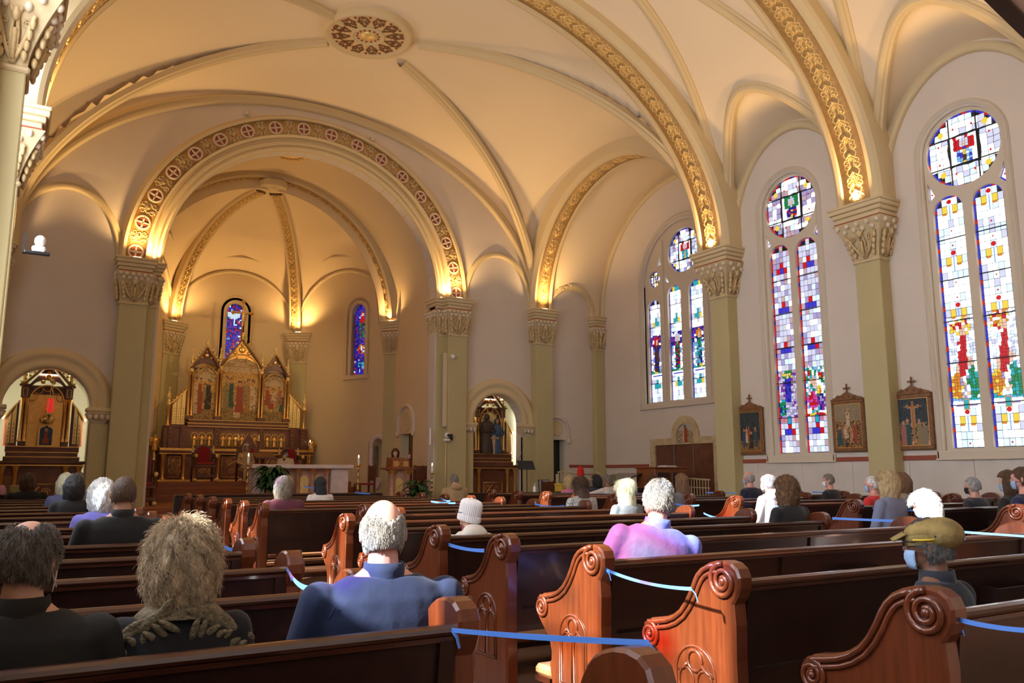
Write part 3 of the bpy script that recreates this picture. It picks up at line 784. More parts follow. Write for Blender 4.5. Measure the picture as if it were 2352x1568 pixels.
def fig_b(u, v, R):       # blue robed standing figure between kneeling ones
    if v < .06: return R.choice(['lilac', 'pale', 'purple'])
    if blob(u, v, .05, .83, .16, .06): return 'skin'
    if abs(u - .05) < .34 and .30 < v < .78: return R.choice(['blue', 'blue', 'deep'])
    if blob(u, v, -.60, .22, .40, .20): return R.choice(['lilac', 'purple', 'pale'])
    if blob(u, v, .62, .20, .38, .20): return R.choice(['green', 'teal', 'deep'])
    if abs(u) < .3 and v < .32: return R.choice(['pale', 'lilac'])
    if blob(u, v, 0, .86, .55, .12): return R.choice(['yellow', 'pale', 'green'])
    return R.choice(['pale', 'lilac', 'pink', 'lilac', 'purple'])
def fig_c(u, v, R):       # magenta and gold kneeling group
    if v < .06: return R.choice(['red', 'yellow'])
    if blob(u, v, .35, .30, .55, .17): return R.choice(['magenta', 'magenta', 'red'])
    if blob(u, v, -.55, .26, .40, .18): return R.choice(['purple', 'lilac', 'deep'])
    if blob(u, v, -.3, .50, .25, .1): return R.choice(['yellow', 'orange'])
    if blob(u, v, -.55, .80, .2, .07) or blob(u, v, .65, .85, .2, .06): return R.choice(['red', 'orange'])
    if blob(u, v, .2, .68, .3, .1): return 'skin'
    return R.choice(['sky', 'white', 'teal', 'green', 'pale', 'white'])
def fig_d(body, extra):
    def f(u, v, R):
        if v < .07: return R.choice(['yellow', 'green', 'teal'])
        if blob(u, v, 0, .80, .24, .07): return 'skin'
        if blob(u, v, 0, .82, .42, .13): return extra
        if abs(u) < .42 and v < .76: return R.choice(body)
        if v > .62: return R.choice(['blue', 'purple', 'white', 'deep'])
        return R.choice(['white', 'white', 'sky', 'lilac'])
    return f
def blue_fig(u, v, R):
    if blob(u, v, 0, .86, .35, .04): return R.choice(['skin', 'red'])
    if blob(u, v, 0, .78, .5, .03): return 'red'
    if abs(u) < .5 and .53 < v < .76: return R.choice(['green', 'deep', 'brown'])
    if blob(u, v, 0, .37, .62, .065): return R.choice(['red', 'orange', 'bluewhite', 'deep'])
    if blob(u, v, 0, .14, .6, .05): return R.choice(['sky', 'teal', 'deep'])
    return R.choice(['deep', 'blue', 'deep', 'blue', 'deep', 'purple', 'bluewhite' if R.random() < .2 else 'blue', 'red' if R.random() < .3 else 'deep'])
def dove_fig(u, v, R):
    if v > .80 and blob(u, v, .05, .88, .75, .045) and v > .84 - abs(u) * .02: return 'bluewhite'
    if abs(u) < .16 and .77 < v < .88: return 'bluewhite'
    if R.random() < .07: return 'bluewhite'
    if R.random() < .12: return 'red'
    return R.choice(['deep', 'blue', 'deep', 'blue', 'blue', 'purple', 'sky' if R.random() < .25 else 'deep'])
def angel(wing, robe):
    def f(u, v, R):
        if blob(u, v, 0, .70, .2, .12): return 'skin'
        if blob(u, v, 0, .75, .33, .2): return 'pale'
        if abs(abs(u) - .45) < .3 and .50 < v < .95: return wing
        if abs(u) < .15 and v < .45: return R.choice(['yellow', 'brown'])
        if abs(u) < .62 and v < .55: return R.choice(robe)
        return 'white'
    return f
# plain leading grid panes as single objects ------------------------------------------------
def lancet(root, P, c, w, z0, zs, style, cols, rowh, figfn, zone, d, seed, single=True, nmul=1.0):
    """one light: dark lead sheet behind, border strips, square panes, figure panel, saddle bars"""
    R = random.Random(seed)
    top = zs + w
    a = MB(); a.prism(arch_loop(c, w + .012, z0 - .01, zs, n=16), P, d + .006, d + .012); part('lead_sheet', a, M['lead'], root)
    # border
    bw = .030; mb = MB()
    v = z0
    k = 0
    while v < zs:
        h = min(.085, zs - v)
        for s in (-1, 1):
            q = {'A': ['blue', 'blue', 'blue', 'red'], 'B': ['red', 'red', 'red', 'deep'], 'C': ['blue', 'deep', 'blue', 'purple'], 'D': ['blue', 'deep']}[style][k % (4 if style != 'D' else 2)]
            quad(mb, P, c + s * w - (bw if s > 0 else 0), v + .004, c + s * w + (bw if s < 0 else 0), v + h - .004, d, q)
        v += h; k += 1
    for i in range(14):
        t0, t1 = pi * (i + .06) / 14, pi * (i + .94) / 14
        q = [(w, t0), (w, t1), (w - bw, t1), (w - bw, t0)]
        mb.add([P(c + r * math.cos(t), zs + r * math.sin(t), d) for r, t in q], [(0, 1, 2, 3)], m=PI[{'A': 'blue', 'B': 'red', 'C': 'blue', 'D': 'blue'}[style] if i % 4 else {'A': 'red', 'B': 'deep', 'C': 'deep', 'D': 'deep'}[style]])
    wi = w - bw - .006; cw = 2 * wi / cols
    rows = int(round((top - z0 - .02) / rowh))
    base = {'A': ['white', 'white', 'white', 'bluewhite', 'white', 'pale'], 'B': ['lilac', 'pale', 'pink', 'bluewhite', 'pale', 'pale', 'white'], 'C': ['white', 'bluewhite', 'white', 'white', 'pale'], 'D': ['deep', 'blue']}[style]
    if figfn: mosaic(mb, P, c - wi, c + wi, zone[0], zone[1], int(7 * nmul) + 2, int((zone[1] - zone[0]) / .052 / (1 if nmul > .7 else 1.4)), figfn, d, clip=lambda u, v: inside_arch(u, v, c, wi, zs), seed=seed)
    for j in range(rows):
        v0 = z0 + .01 + rowh * j; v1 = v0 + rowh; vm = (v0 + v1) / 2
        if figfn and vm > zone[0] and vm < zone[1]: continue
        for i in range(cols):
            u0 = c - wi + cw * i; um = u0 + cw / 2
            if not inside_arch(um, v1 - rowh * .3, c, wi, zs): continue
            kind = R.choice(base); hh = rowh; ww = cw
            ph = (j % 7)
            if style == 'B':
                if ph == 4 and i == cols // 2: kind = 'red'
                if ph == 3 and abs(i - cols // 2) == 1: kind = R.choice(['red', 'blue'])
                if ph == 3 and i == cols // 2: kind = 'blue'
            if style in 'AC' and ph == 3 and abs(i - cols // 2) == 1: kind = 'yellow' if style == 'A' else R.choice(['yellow', 'teal'])
            if style in 'AC' and ph == 2 and abs(i - cols // 2) == 1: kind = 'orange' if False else kind
            if style == 'C' and ph in (3, 4) and i == cols // 2: kind = 'teal'
            gx, gz = .010, .010
            if single:
                o = link('pane', PANE[kind], root)
                Mx = Matrix.Identity(4); p0 = P(um, vm, d); pu = P(um + 1, vm, d) - p0; pv = P(um, vm + 1, d) - p0; pd = P(um, vm, d + 1) - p0
                Mx = Matrix((pu * (ww - gx), pv * (hh - gz), pd * .006)).transposed().to_4x4(); Mx.translation = p0; o.matrix_local = Mx
            else: quad(mb, P, u0 + gx / 2, v0 + gz / 2, u0 + cw - gx / 2, v1 - gz / 2, d, kind)
            # small coloured jewels set over the middle column
            if i == cols // 2 and style in 'AB' and ph in (0, 5):
                r = .020; mb.add([P(um + r, vm, d - .006), P(um, vm + r, d - .006), P(um - r, vm, d - .006), P(um, vm - r, d - .006)], [(0, 1, 2, 3)], m=PI['red' if style == 'A' else 'yellow'])
            if i == cols // 2 and style == 'A' and ph == 4:
                r = .042; mb.add([P(um + r * math.cos(2 * pi * q / 10), vm + r * math.sin(2 * pi * q / 10), d - .006) for q in range(10)], [tuple(range(10))], m=PI['red'])
            if i == cols // 2 and style == 'A' and ph in (2, 3):
                quad(mb, P, um - .012, v0, um + .012, v1, d - .006, 'sky')
            if abs(i - cols // 2) == 1 and style == 'A' and ph == 3:
                quad(mb, P, u0 + .006, v0 - .035, u0 + cw - .006, v0 - .004, d - .006, 'orange')
            if style in 'AB' and j == 5 and i == cols // 2:
                quad(mb, P, um - .052, v0 - .03, um + .052, v1 + .02, d - .007, 'orange' if style == 'A' else 'deep'); quad(mb, P, um - .038, v0 - .014, um + .038, v1 + .006, d - .010, 'teal')
    if style == 'B': quad(mb, P, c - wi, zone[0] - .09, c + wi, zone[0] - .004, d - .003, 'red')
    if style in 'AC' and figfn: quad(mb, P, c - wi, zone[0] - .11, c + wi, zone[0] - .006, d - .003, 'white'); quad(mb, P, c - wi * .8, zone[0] - .085, c + wi * .8, zone[0] - .045, d - .005, 'blue' if style == 'C' else 'lilac')
    part('coloured_glass', mb, PM, root, kind='stuff')
    a = MB(); v = z0 + .72 * (.98 if style != 'C' else .75)
    while v < top - .1:
        half = w if v < zs else math.sqrt(max(0, w * w - (v - zs) ** 2))
        p = [P(c - half, v - .011, d - .02), P(c + half, v - .011, d - .02), P(c + half, v + .011, d - .02), P(c - half, v + .011, d - .02)]
        a.tube([P(c - half, v, d - .012), P(c + half, v, d - .012)], .012, 4)
        v += .72 * (.98 if style != 'C' else .75)
    part('saddle_bars', a, M['lead'], root)
def rose(root, P, c, zc, r, d, wing, robe, base, seed, border):
    a = MB(); a.prism([(c + (r + .012) * math.cos(2 * pi * i / 40), zc + (r + .012) * math.sin(2 * pi * i / 40)) for i in range(40)], P, d + .006, d + .012); part('lead_sheet', a, M['lead'], root)
    mb = MB(); R = random.Random(seed)
    for i in range(40):
        t0, t1 = 2 * pi * (i + .05) / 40, 2 * pi * (i + .95) / 40
        mb.add([P(c + q * math.cos(t), zc + q * math.sin(t), d) for q, t in ((r, t0), (r, t1), (r - .03, t1), (r - .03, t0))], [(0, 1, 2, 3)], m=PI[border[i % len(border)]])
    ri = r - .036; n = 11 if r > .5 else 7; e = .27 * r / .64
    fz = r * .36
    clip = lambda u, v: math.hypot(u - c, v - zc) < ri * .985 and not (abs(u - c) < fz and abs(v - zc) < fz * 1.05)
    mosaic(mb, P, c - ri, c + ri, zc - ri, zc + ri, n, n, lambda u, v, R: R.choice(base), d, clip=clip, jit=.12, gap=.08, seed=seed)
    mosaic(mb, P, c - fz, c + fz, zc - fz * 1.05, zc + fz * 1.05, 9, 10, angel(wing, robe), d, jit=.2, gap=.1, seed=seed + 1)
    for su in (-1, 1):
        for sv in (-1, 1):
            q = r * .10
            mb.add([P(c + su * r * .60 + q * (1 if k % 2 else .7) * math.cos(2 * pi * k / 16), zc + sv * r * .56 + q * (1 if k % 2 else .7) * math.sin(2 * pi * k / 16), d - .008) for k in range(16)], [tuple(range(16))], m=PI['yellow'])
            for (x, y) in ((.25, .62), (.68, .25)):
                q = r * .035; cu, cv = c + su * r * x, zc + sv * r * y
                mb.add([P(cu + q, cv, d - .008), P(cu, cv + q * 1.2, d - .008), P(cu - q, cv, d - .008), P(cu, cv - q * 1.2, d - .008)], [(0, 1, 2, 3)], m=PI['red'])
    part('coloured_glass', mb, PM, root, kind='stuff')
    a = MB()
    for s in (-1, 1):
        h = math.sqrt(r * r - (fz * 1.08) ** 2)
        a.tube([P(c - h, zc + s * fz * 1.08, d - .014), P(c + h, zc + s * fz * 1.08, d - .014)], .013, 4)
        a.tube([P(c + s * fz * 1.02, zc - h, d - .012), P(c + s * fz * 1.02, zc + h, d - .012)], .013, 4)
    part('saddle_bars', a, M['lead'], root)
SUR = [(.0, .10), (.0, .02), (.03, .0), (.03, -.045), (.055, -.05), (.06, -.03), (.075, -.03), (.08, -.05), (.10, -.05), (.105, -.02), (.12, -.02), (.125, 0.02)]
def nave_window(n, c, style, figs, label, wing, robe, base):
    r_ = sroot('window_%d' % n, label); P = Plane(fX(XR)); zc = 6.85
    a = MB(); arch_sweep(a, P, c, zc, .695, .695, SUR, n=40, legs=1.68); part('window_surround', a, M['surround'], r_)
    a = MB()
    for (p0, p1) in (((c - .82, 1.66, -.05), (c + .82, 1.80, .1)), ((c - .83, 1.645, -.065), (c + .83, 1.675, .02))):
        q0, q1 = P(*p0), P(*p1); a.box(min(q0.x, q1.x), min(q0.y, q1.y), q0.z, max(q0.x, q1.x), max(q0.y, q1.y), q1.z, b=.01)
    part('window_sill', a, M['surround'], r_)
    lw = .262; zs = 5.85; circ = [(c + .64 * math.cos(2 * pi * i / 40), zc + .64 * math.sin(2 * pi * i / 40)) for i in range(40)]
    holes = [arch_loop(c + s * .335, lw, 1.84, zs, n=16) for s in (-1, 1)] + [circ]
    tri = [[(c + s * .655, 6.05), (c + s * .655, 6.42), (c + s * .54, 6.16)] for s in (-1, 1)]
    a = MB(); a.prism(arch_loop(c, .72, 1.78, zc, n=40), P, .07, .17, holes=holes + tri); part('tracery', a, M['surround'], r_)
    for k, s in enumerate((1, -1)):
        lancet(r_, P, c + s * .335, lw, 1.84, zs, style, 5, .128 if style == 'A' else .118, figs[k], (2.60, 4.02) if style == 'A' else (2.55, 3.55), .135, 10 * n + k)
    rose(r_, P, c, zc, .64, .135, wing, robe, base, 77 + n, ['blue', 'blue', 'red', 'blue'] if style == 'A' else ['red', 'deep', 'red'])
    mb = MB()
    for t in tri:
        mb.add([P(u, v, .14) for u, v in t], [(0, 1, 2)], m=PI['blue']); m0 = [sum(p[i] for p in t) / 3 for i in (0, 1)]
        mb.add([P(m0[0] + (u - m0[0]) * .7, m0[1] + (v - m0[1]) * .7, .135) for u, v in t], [(0, 1, 2)], m=PI['white'])
        mb.add([P(m0[0] + .02 * math.cos(k * pi / 3), m0[1] + .02 * math.sin(k * pi / 3), .13) for k in range(6)], [tuple(range(6))], m=PI['red' if style == 'A' else 'deep'])
    part('spandrel_glass', mb, PM, r_, kind='stuff')
nave_window(1, 7.335, 'A', (fig_a, fig_a), 'tall stained window with red robed figures, nearest the photographer', 'red', ['sky', 'blue', 'sky', 'bluewhite'], ['white', 'white', 'bluewhite', 'white', 'pale'])
nave_window(2, 10.95, 'B', (fig_b, fig_c), 'tall stained window in lilac panes with a blue robed figure', 'green', ['deep', 'purple', 'red', 'pale'], ['pale', 'white', 'lilac', 'bluewhite', 'pink', 'white'])
# unseen window added for light past the frame edge: glowing pale glass
r_ = sroot('window_3', 'pale glowing window added for light past the frame edge'); P = Plane(fX(XR)); a = MB(); mosaic(a, P, 3.0, 4.4, 1.8, 7.55, 10, 44, lambda u, v, R: R.choice(['white', 'pale', 'bluewhite']), .12, jit=.05); part('coloured_glass', a, PM, r_, kind='stuff')
# transept window: four lights, rose and small roundels
for n, XW, sg in ((4, XT, 1), (5, -2.7, -1)):
    r_ = sroot('window_%d' % n, 'wide transept window of four lights under a rose' if sg > 0 else 'matching window of the far transept')
    P = Plane(fX(XW, sg)); c = 16.58; zc = 6.85
    a = MB(); arch_sweep(a, P, c, zc, 1.62, 1.62, [(p[0] * 1.7, p[1] * 1.2) for p in SUR], n=50, legs=3.34); part('window_surround', a, M['surround'], r_)
    a = MB(); q0, q1 = P(c - 1.86, 3.26, -.06), P(c + 1.86, 3.42, .1); a.box(min(q0.x, q1.x), q0.y, q0.z, max(q0.x, q1.x), q1.y, q1.z, b=.012); part('window_sill', a, M['surround'], r_)
    lws = [(c + 1.28, .27, 6.15), (c + .42, .27, 6.42), (c - .42, .27, 6.42), (c - 1.28, .27, 6.15)]
    holes = [arch_loop(u, w, 3.46, z, n=14) for u, w, z in lws]
    cir = [(c, 7.62, .63), (c + 1.22, 7.02, .24), (c - 1.22, 7.02, .24)]
    for u, v, q in cir: holes.append([(u + q * math.cos(2 * pi * i / 30), v + q * math.sin(2 * pi * i / 30)) for i in range(30)])
    tri = [[(c + s * 1.10, 7.36), (c + s * .86, 7.42), (c + s * .86, 7.90)] for s in (-1, 1)] + [[(c + s * .78, 6.86), (c + s * .60, 6.80), (c + s * .78, 7.08)] for s in (-1, 1)]
    a = MB(); a.prism(arch_loop(c, 1.64, 3.40, zc, n=40), P, .07, .2, holes=holes + tri); part('tracery', a, M['surround'], r_)
    a = MB()
    for u in (c - .86, c + .86):
        q0, q1 = P(u - .05, 3.42, .02), P(u + .05, 8.1, .12); a.box(min(q0.x, q1.x), q0.y, q0.z, max(q0.x, q1.x), q1.y, q1.z, b=.02)
    part('mullion', a, M['surround'], r_)
    if sg > 0:
        figs = [fig_d(['brown', 'brown', 'deep'], 'red'), fig_d(['deep', 'red', 'green', 'brown'], 'pale'), fig_d(['sky', 'deep', 'teal', 'green'], 'orange'), fig_d(['blue', 'red'], 'yellow')]
        for k, (u, w, z) in enumerate(lws): lancet(r_, P, u, w, 3.46, z, 'C', 5, .128, figs[k], (4.28, 5.42), .15, 40 + k, single=k < 3, nmul=.8)
        rose(r_, P, c, 7.62, .63, .15, 'red', ['teal', 'sky', 'teal'], ['white', 'bluewhite', 'pale', 'lilac', 'white'], 91, ['blue', 'deep'])
        for u, v, q in cir[1:]: rose(r_, P, u, v, q, .15, 'blue', ['yellow', 'purple'], ['white', 'yellow', 'pale'], 95, ['blue', 'deep'])
        mb = MB()
        for t in tri: mb.add([P(u, v, .15) for u, v in t], [(0, 1, 2)], m=PI['bluewhite'])
        part('spandrel_glass', mb, PM, r_, kind='stuff')
    else:
        mb = MB(); mosaic(mb, P, c - 1.6, c + 1.6, 3.4, 8.4, 24, 40, lambda u, v, R: R.choice(['white', 'pale', 'bluewhite']), .18, jit=.1); part('coloured_glass', mb, PM, r_, kind='stuff')
# slim blue windows of the apse
for n, fn, c, w, z0, zs, fg, lb in ((6, AP0, 1.44, .30, 4.66, 6.73, blue_fig, 'slim blue stained window with a robed saint on the right apse wall'), (7, AP1, AP1L / 2, .29, 4.2, 6.85, dove_fig, 'slim blue stained window with a white dove behind the altar')):
    r_ = sroot('window_%d' % n, lb); P = Plane(fn)
    a = MB(); a.prism(arch_loop(c, w + .02, z0 - .02, zs, n=16), P, .2, .21); part('lead_sheet', a, M['lead'], r_)
    a = MB(); mosaic(a, P, c - w, c + w, z0, zs + w, 11, int((zs + w - z0) / .055), fg, .19, clip=lambda u, v: inside_arch(u, v, c, w * .97, zs), seed=n, gap=.14); part('coloured_glass', a, PM, r_, kind='stuff')
    a = MB(); arch_sweep(a, P, c, zs, w, w, [(0, .2), (0, .03), (.05, -.03), (.09, -.03), (.12, .0), (.2, .0), (.22, -.03), (.26, -.03), (.28, .02)], n=24, legs=z0); part('window_surround', a, M['apse'], r_)
    a = MB()
    q = [P(c - w - .28, z0 - .14, -.05), P(c + w + .28, z0 - .14, -.05), P(c + w + .28, z0 - .14, .1), P(c - w - .28, z0 - .14, .1)]
    a.sweep([q, [p + Vector((0, 0, .14)) for p in q]], caps=True); part('window_sill', a, M['apse'], r_)
    a = MB()
    for k in range(1, 4):
        v = z0 + (zs + w - z0) * k / 4.2; a.tube([P(c - w, v, .18), P(c + w, v, .18)], .012, 4)
    part('saddle_bars', a, M['lead'], r_)
# left windows: tinted clear glass, the sun comes through, an added glow stands in for sky light
def clear(name, col, s):
    m = bpy.data.materials.new(name); m.use_nodes = True; n = m.node_tree.nodes; l = m.node_tree.links; n.remove(n['Principled BSDF'])
    t = n.new('ShaderNodeBsdfTransparent'); t.inputs[0].default_value = (*col, 1); e = n.new('ShaderNodeEmission'); e.inputs[0].default_value = (*col, 1); e.inputs[1].default_value = s
    ad = n.new('ShaderNodeAddShader'); l.new(t.outputs[0], ad.inputs[0]); l.new(e.outputs[0], ad.inputs[1]); l.new(ad.outputs[0], n['Material Output'].inputs[0]); return m
CL = [clear('clear_white', (.90, .95, 1.0), 5.0), clear('clear_blue', (.60, .74, 1), 3.5), clear('clear_red', (1, .10, .06), .8), clear('clear_amber', (1, .66, .25), 1.2), clear('clear_violet', (.45, .32, .9), .8)]
for k, c in enumerate(LW):
    r_ = sroot('window_%d' % (8 + k), 'tall window in the wall beside the photographer, bay %d' % (k + 1)); P = Plane(fX(XL, -1)); a = MB(); R = random.Random(k + 3)
    nu, nv = 9, 46
    for j in range(nv):
        for i in range(nu):
            u0 = c - .86 + 1.72 * i / nu; v0 = 1.8 + 5.85 * j / nv; q = R.random()
            m_ = 0 if q < .74 else 1 if q < .86 else 2 if q < .90 else 3 if q < .96 else 4
            if 10 < j < 20 and q > .5: m_ = R.choice([2, 1, 3, 4])
            a.add([P(u0, v0, .12), P(u0 + 1.72 / nu, v0, .12), P(u0 + 1.72 / nu, v0 + 5.85 / nv, .12), P(u0, v0 + 5.85 / nv, .12)], [(0, 1, 2, 3)], m=m_)
    part('coloured_glass', a, CL, r_, kind='stuff')
    a = MB(); a.tube([P(c, 1.8, .1), P(c, 6.3, .1)], .07, 8)
    for j in range(1, 8): a.tube([P(c - .78, 1.8 + .72 * j, .11), P(c + .78, 1.8 + .72 * j, .11)], .014, 4)
    part('mullion', a, M['surround'], r_)
# ------------------------------------------------------------------ pews
END_OUT = [(.05, .972), (.10, .968), (.145, .955), (.185, .935), (.215, .908), (.238, .875), (.262, .83), (.298, .775), (.335, .735), (.38, .705), (.43, .685), (.49, .672), (.54, .664), (.58, .645), (.607, .612), (.612, .572), (.60, .535), (.578, .508), (.55, .482), (.512, .448), (.478, .405), (.46, .355), (.462, .315), (.478, .285), (.470, .24), (.458, .20), (.455, .12), (.455, 0), (-.005, 0), (-.005, .30), (0, .55), (-.006, .70), (.0, .79), (-.022, .82), (-.042, .86), (-.044, .905), (-.028, .942), (.005, .964)]
HC = (.052, .884); AC = (.545, .588)
def end_meshes(th):
    a = MB(); n = len(END_OUT)
    # body with a small rounded edge
    cx_ = sum(p[0] for p in END_OUT) / n; cz_ = sum(p[1] for p in END_OUT) / n
    ins = []
    for i in range(n):
        p0, p1, p2 = END_OUT[i - 1], END_OUT[i], END_OUT[(i + 1) % n]
        tx, tz = p2[0] - p0[0], p2[1] - p0[1]; L_ = math.hypot(tx, tz) or 1
        ins.append((p1[0] + -.010 * (-tz / L_) * -1 * -1, p1[1] + -.010 * (tx / L_) * -1 * -1))
    # choose the inward direction by area
    area = lambda q: abs(sum(q[i][0] * q[(i + 1) % n][1] - q[(i + 1) % n][0] * q[i][1] for i in range(n)))
    if area(ins) > area(END_OUT): ins = [(2 * p[0] - q[0], 2 * p[1] - q[1]) for p, q in zip(END_OUT, ins)]
    rings = [[(x, p[0], p[1]) for p in (ins if k in (0, 3) else END_OUT)] for k, x in enumerate((0, .010, th - .010, th))]
    a.sweep(rings, smooth=False)
    tri = tessellate_polygon([[Vector((p[0], p[1], 0)) for p in ins]])
    a.add([(0, p[0], p[1]) for p in ins], [tuple(t) for t in tri]); a.add([(th, p[0], p[1]) for p in ins], [tuple(t) for t in tri])
    me = a.mesh('end_panel', [M['pewend']]); recalc(me)
    b = MB()
    crv = [END_OUT[i] for i in range(1, 14)]
    for off, r in ((.018, .013), (.046, .011)):
        pts = []
        for i, p in enumerate(crv):
            q0 = crv[max(0, i - 1)]; q1 = crv[min(len(crv) - 1, i + 1)]
            tx, tz = q1[0] - q0[0], q1[1] - q0[1]; L_ = math.hypot(tx, tz)
            pts.append((-.004, p[0] + tz / L_ * off, p[1] - tx / L_ * off))
        b.tube(pts, r, 6, up=(1, 0, 0))
    for c, r0, s, a0 in ((HC, .076, 1, pi * .5), (AC, .060, -1, pi * .45)):
        p = spiral(0, 0, r0, 2.1, a0, -s if c is HC else 1, 34)
        b.tube([(-.006, c[0] + x, c[1] + z) for x, z in p], [.0125 * r0 / .076 * (1 - .35 * i / 34) + .002 for i in range(35)], 6, up=(1, 0, 0))
        b.ell((-.006, c[0], c[1]), (.014, r0 * .24, r0 * .24), 8, 6)
    ms = b.mesh('scroll_carving', [M['pewend']])
    c = MB(); yc = .245; w = .125; zb = .20; zsp = .455
    ol = [(yc - w, zb), (yc + w, zb)] + arc2(yc, zsp, w, w, 0, pi, 14)
    c.tube([(-.001, p[0], p[1]) for p in ol], .0075, 5, closed=True, up=(1, 0, 0))
    for s in (-1, 1):
        ol = [(yc + s * .058 - .047, zb + .015), (yc + s * .058 + .047, zb + .015)] + arc2(yc + s * .058, .425, .047, .055, 0, pi, 10)
        c.tube([(-.002, p[0], p[1]) for p in ol], .007, 5, closed=True, up=(1, 0, 0))
    c.tube([(-.003, yc + .045 * math.cos(2 * pi * i / 14), .517 + .045 * math.sin(2 * pi * i / 14)) for i in range(14)], .009, 5, closed=True, up=(1, 0, 0))
    for s in (-1, 1): c.tube([(-.003, yc + s * .045, .50), (-.003, yc + s * .075, .475), (-.003, yc + s * .112, .46)], [.010, .008, .005], 5, up=(1, 0, 0))
    mt_ = c.mesh('tracery_carving', [M['pewend']])
    return me, ms, mt_
E_ME, E_SC, E_TR = end_meshes(.085)
E_ME2 = E_ME
def make_pew(L, rack=True):
    t = thing('pew', 'x', 'pew')
    MI = Matrix.Diagonal((-1, 1, 1, 1))
    for s in (0, 1):
        Mx = Matrix.Identity(4) if s == 0 else (Matrix.Translation((L, 0, 0)) @ MI)
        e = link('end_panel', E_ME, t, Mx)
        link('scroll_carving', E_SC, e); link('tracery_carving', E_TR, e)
    a = MB()      # raked back: a slab from seat to top rail
    x0, x1 = .08, L - .08
    pr = [(-.003, .865), (.022, .865), (.085, .40), (.060, .40)]
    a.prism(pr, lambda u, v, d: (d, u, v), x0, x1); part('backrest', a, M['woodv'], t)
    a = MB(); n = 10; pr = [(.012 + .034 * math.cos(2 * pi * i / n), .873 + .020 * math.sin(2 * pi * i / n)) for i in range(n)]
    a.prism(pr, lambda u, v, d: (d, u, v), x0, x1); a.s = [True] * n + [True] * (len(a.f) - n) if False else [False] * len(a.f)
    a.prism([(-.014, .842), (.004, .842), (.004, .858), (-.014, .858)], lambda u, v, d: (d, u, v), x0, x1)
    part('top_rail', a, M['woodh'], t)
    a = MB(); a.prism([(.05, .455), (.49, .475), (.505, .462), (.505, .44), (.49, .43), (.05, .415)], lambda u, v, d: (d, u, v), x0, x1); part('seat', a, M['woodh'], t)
    a = MB(); k = max(1, int(L / 1.25))
    for i in range(1, k + (1 if k > 1 else 0)):
        x = L * i / k
        if i < k: a.box(x - .03, .05, 0, x + .03, .44, .43, b=.005)
    if a.v: part('seat_support', a, M['woodv'], t, kind='stuff' if k > 2 else None)
    for i in range(k + 1):
        x = min(max(L * i / k, .11), L - .11); a = MB(); a.prism([(-.016, .845), (-.002, .845), (.061, .38), (.046, .38)], lambda u, v, d: (d, u, v), x - .028, x + .028); part('back_stile', a, M['woodv'], t)
    a = MB(); a.prism([(.028, .50), (.046, .50), (.065, .36), (.047, .36)], lambda u, v, d: (d, u, v), x0, x1); part('back_lower_rail', a, M['woodv'], t)
    if rack:
        for i in range(max(1, int(L / 2.2))):
            x = L * (i + .5) / max(1, int(L / 2.2)); a = MB()
            a.box(x - .22, -.075, .62, x + .22, -.067, .735, b=.003); a.box(x - .22, -.075, .61, x + .22, .03, .622); a.box(x - .225, -.075, .61, x - .213, .028, .74); a.box(x + .213, -.075, .61, x + .225, .028, .74)
            part('book_rack', a, M['woodv'], t)
    a = MB(); a.box(.10, -.34, .15, L - .10, -.16, .215, b=.02); kn = part('kneeler', a, M['vinyl'], t, 'tan vinyl kneeler')
    a = MB()
    for i in range(k + 1):
        x = min(max(L * i / k, .16), L - .16); a.box(x - .025, -.32, 0, x + .025, -.18, .152, b=.004)
    a.box(.1, -.33, .12, L - .1, -.17, .152); part('kneeler_frame', a, M['wood'], kn)
    return t
ORD = ['first', 'second', 'third', 'fourth', 'fifth', 'sixth', 'seventh', 'eighth', 'ninth', 'tenth', 'eleventh', 'twelfth', 'thirteenth', 'fourteenth', 'fifteenth', 'sixteenth', 'seventeenth']
def pew_block(x0, L, ys, lab, grp):
    p0 = make_pew(L); tr = tree(p0); first = True
    for k, y in enumerate(ys):
        o = p0 if k == 0 else dup_fast(tr)
        o.location = (x0, y, zf(x0 + L / 2, y)); o['group'] = grp
        o['label'] = 'pew %s, %s row from the photographer' % (lab, ORD[k])
LB = [4.448 + .95 * k for k in range(-3, 13)]
B2 = [1.728 + .95 * k for k in range(0, 15)]
pew_block(-.28, 1.70, LB, 'in the narrow block left of the near aisle', 'pews left of the near aisle')
SHORT = (7, 8)
pew_block(2.77, 4.32, [y for k, y in enumerate(B2) if k not in SHORT and k < 9], 'with scrolled ends between near and centre aisles', 'pews between the near and centre aisles')
pew_block(3.70, 3.30, [B2[k] for k in SHORT], 'cut short to leave a gap at the near aisle', 'shortened pews')
pew_block(2.77, 4.00, [B2[k] for k in range(9, 15)], 'at the front between near and centre aisles', 'front pews between the aisles')
B3 = [1.728 + .95 * k for k in range(3, 14)]
pew_block(8.85, 2.70, B3[:6], 'beyond the centre aisle toward the windows', 'pews beyond the centre aisle')
pew_block(8.20, 3.30, B3[6:], 'at the front beyond the centre aisle', 'front pews beyond the centre aisle')
B4 = [5.3 + .95 * k for k in range(0, 7)]
pew_block(12.15, 1.10, B4, 'standing short against the window wall', 'short wall pews')
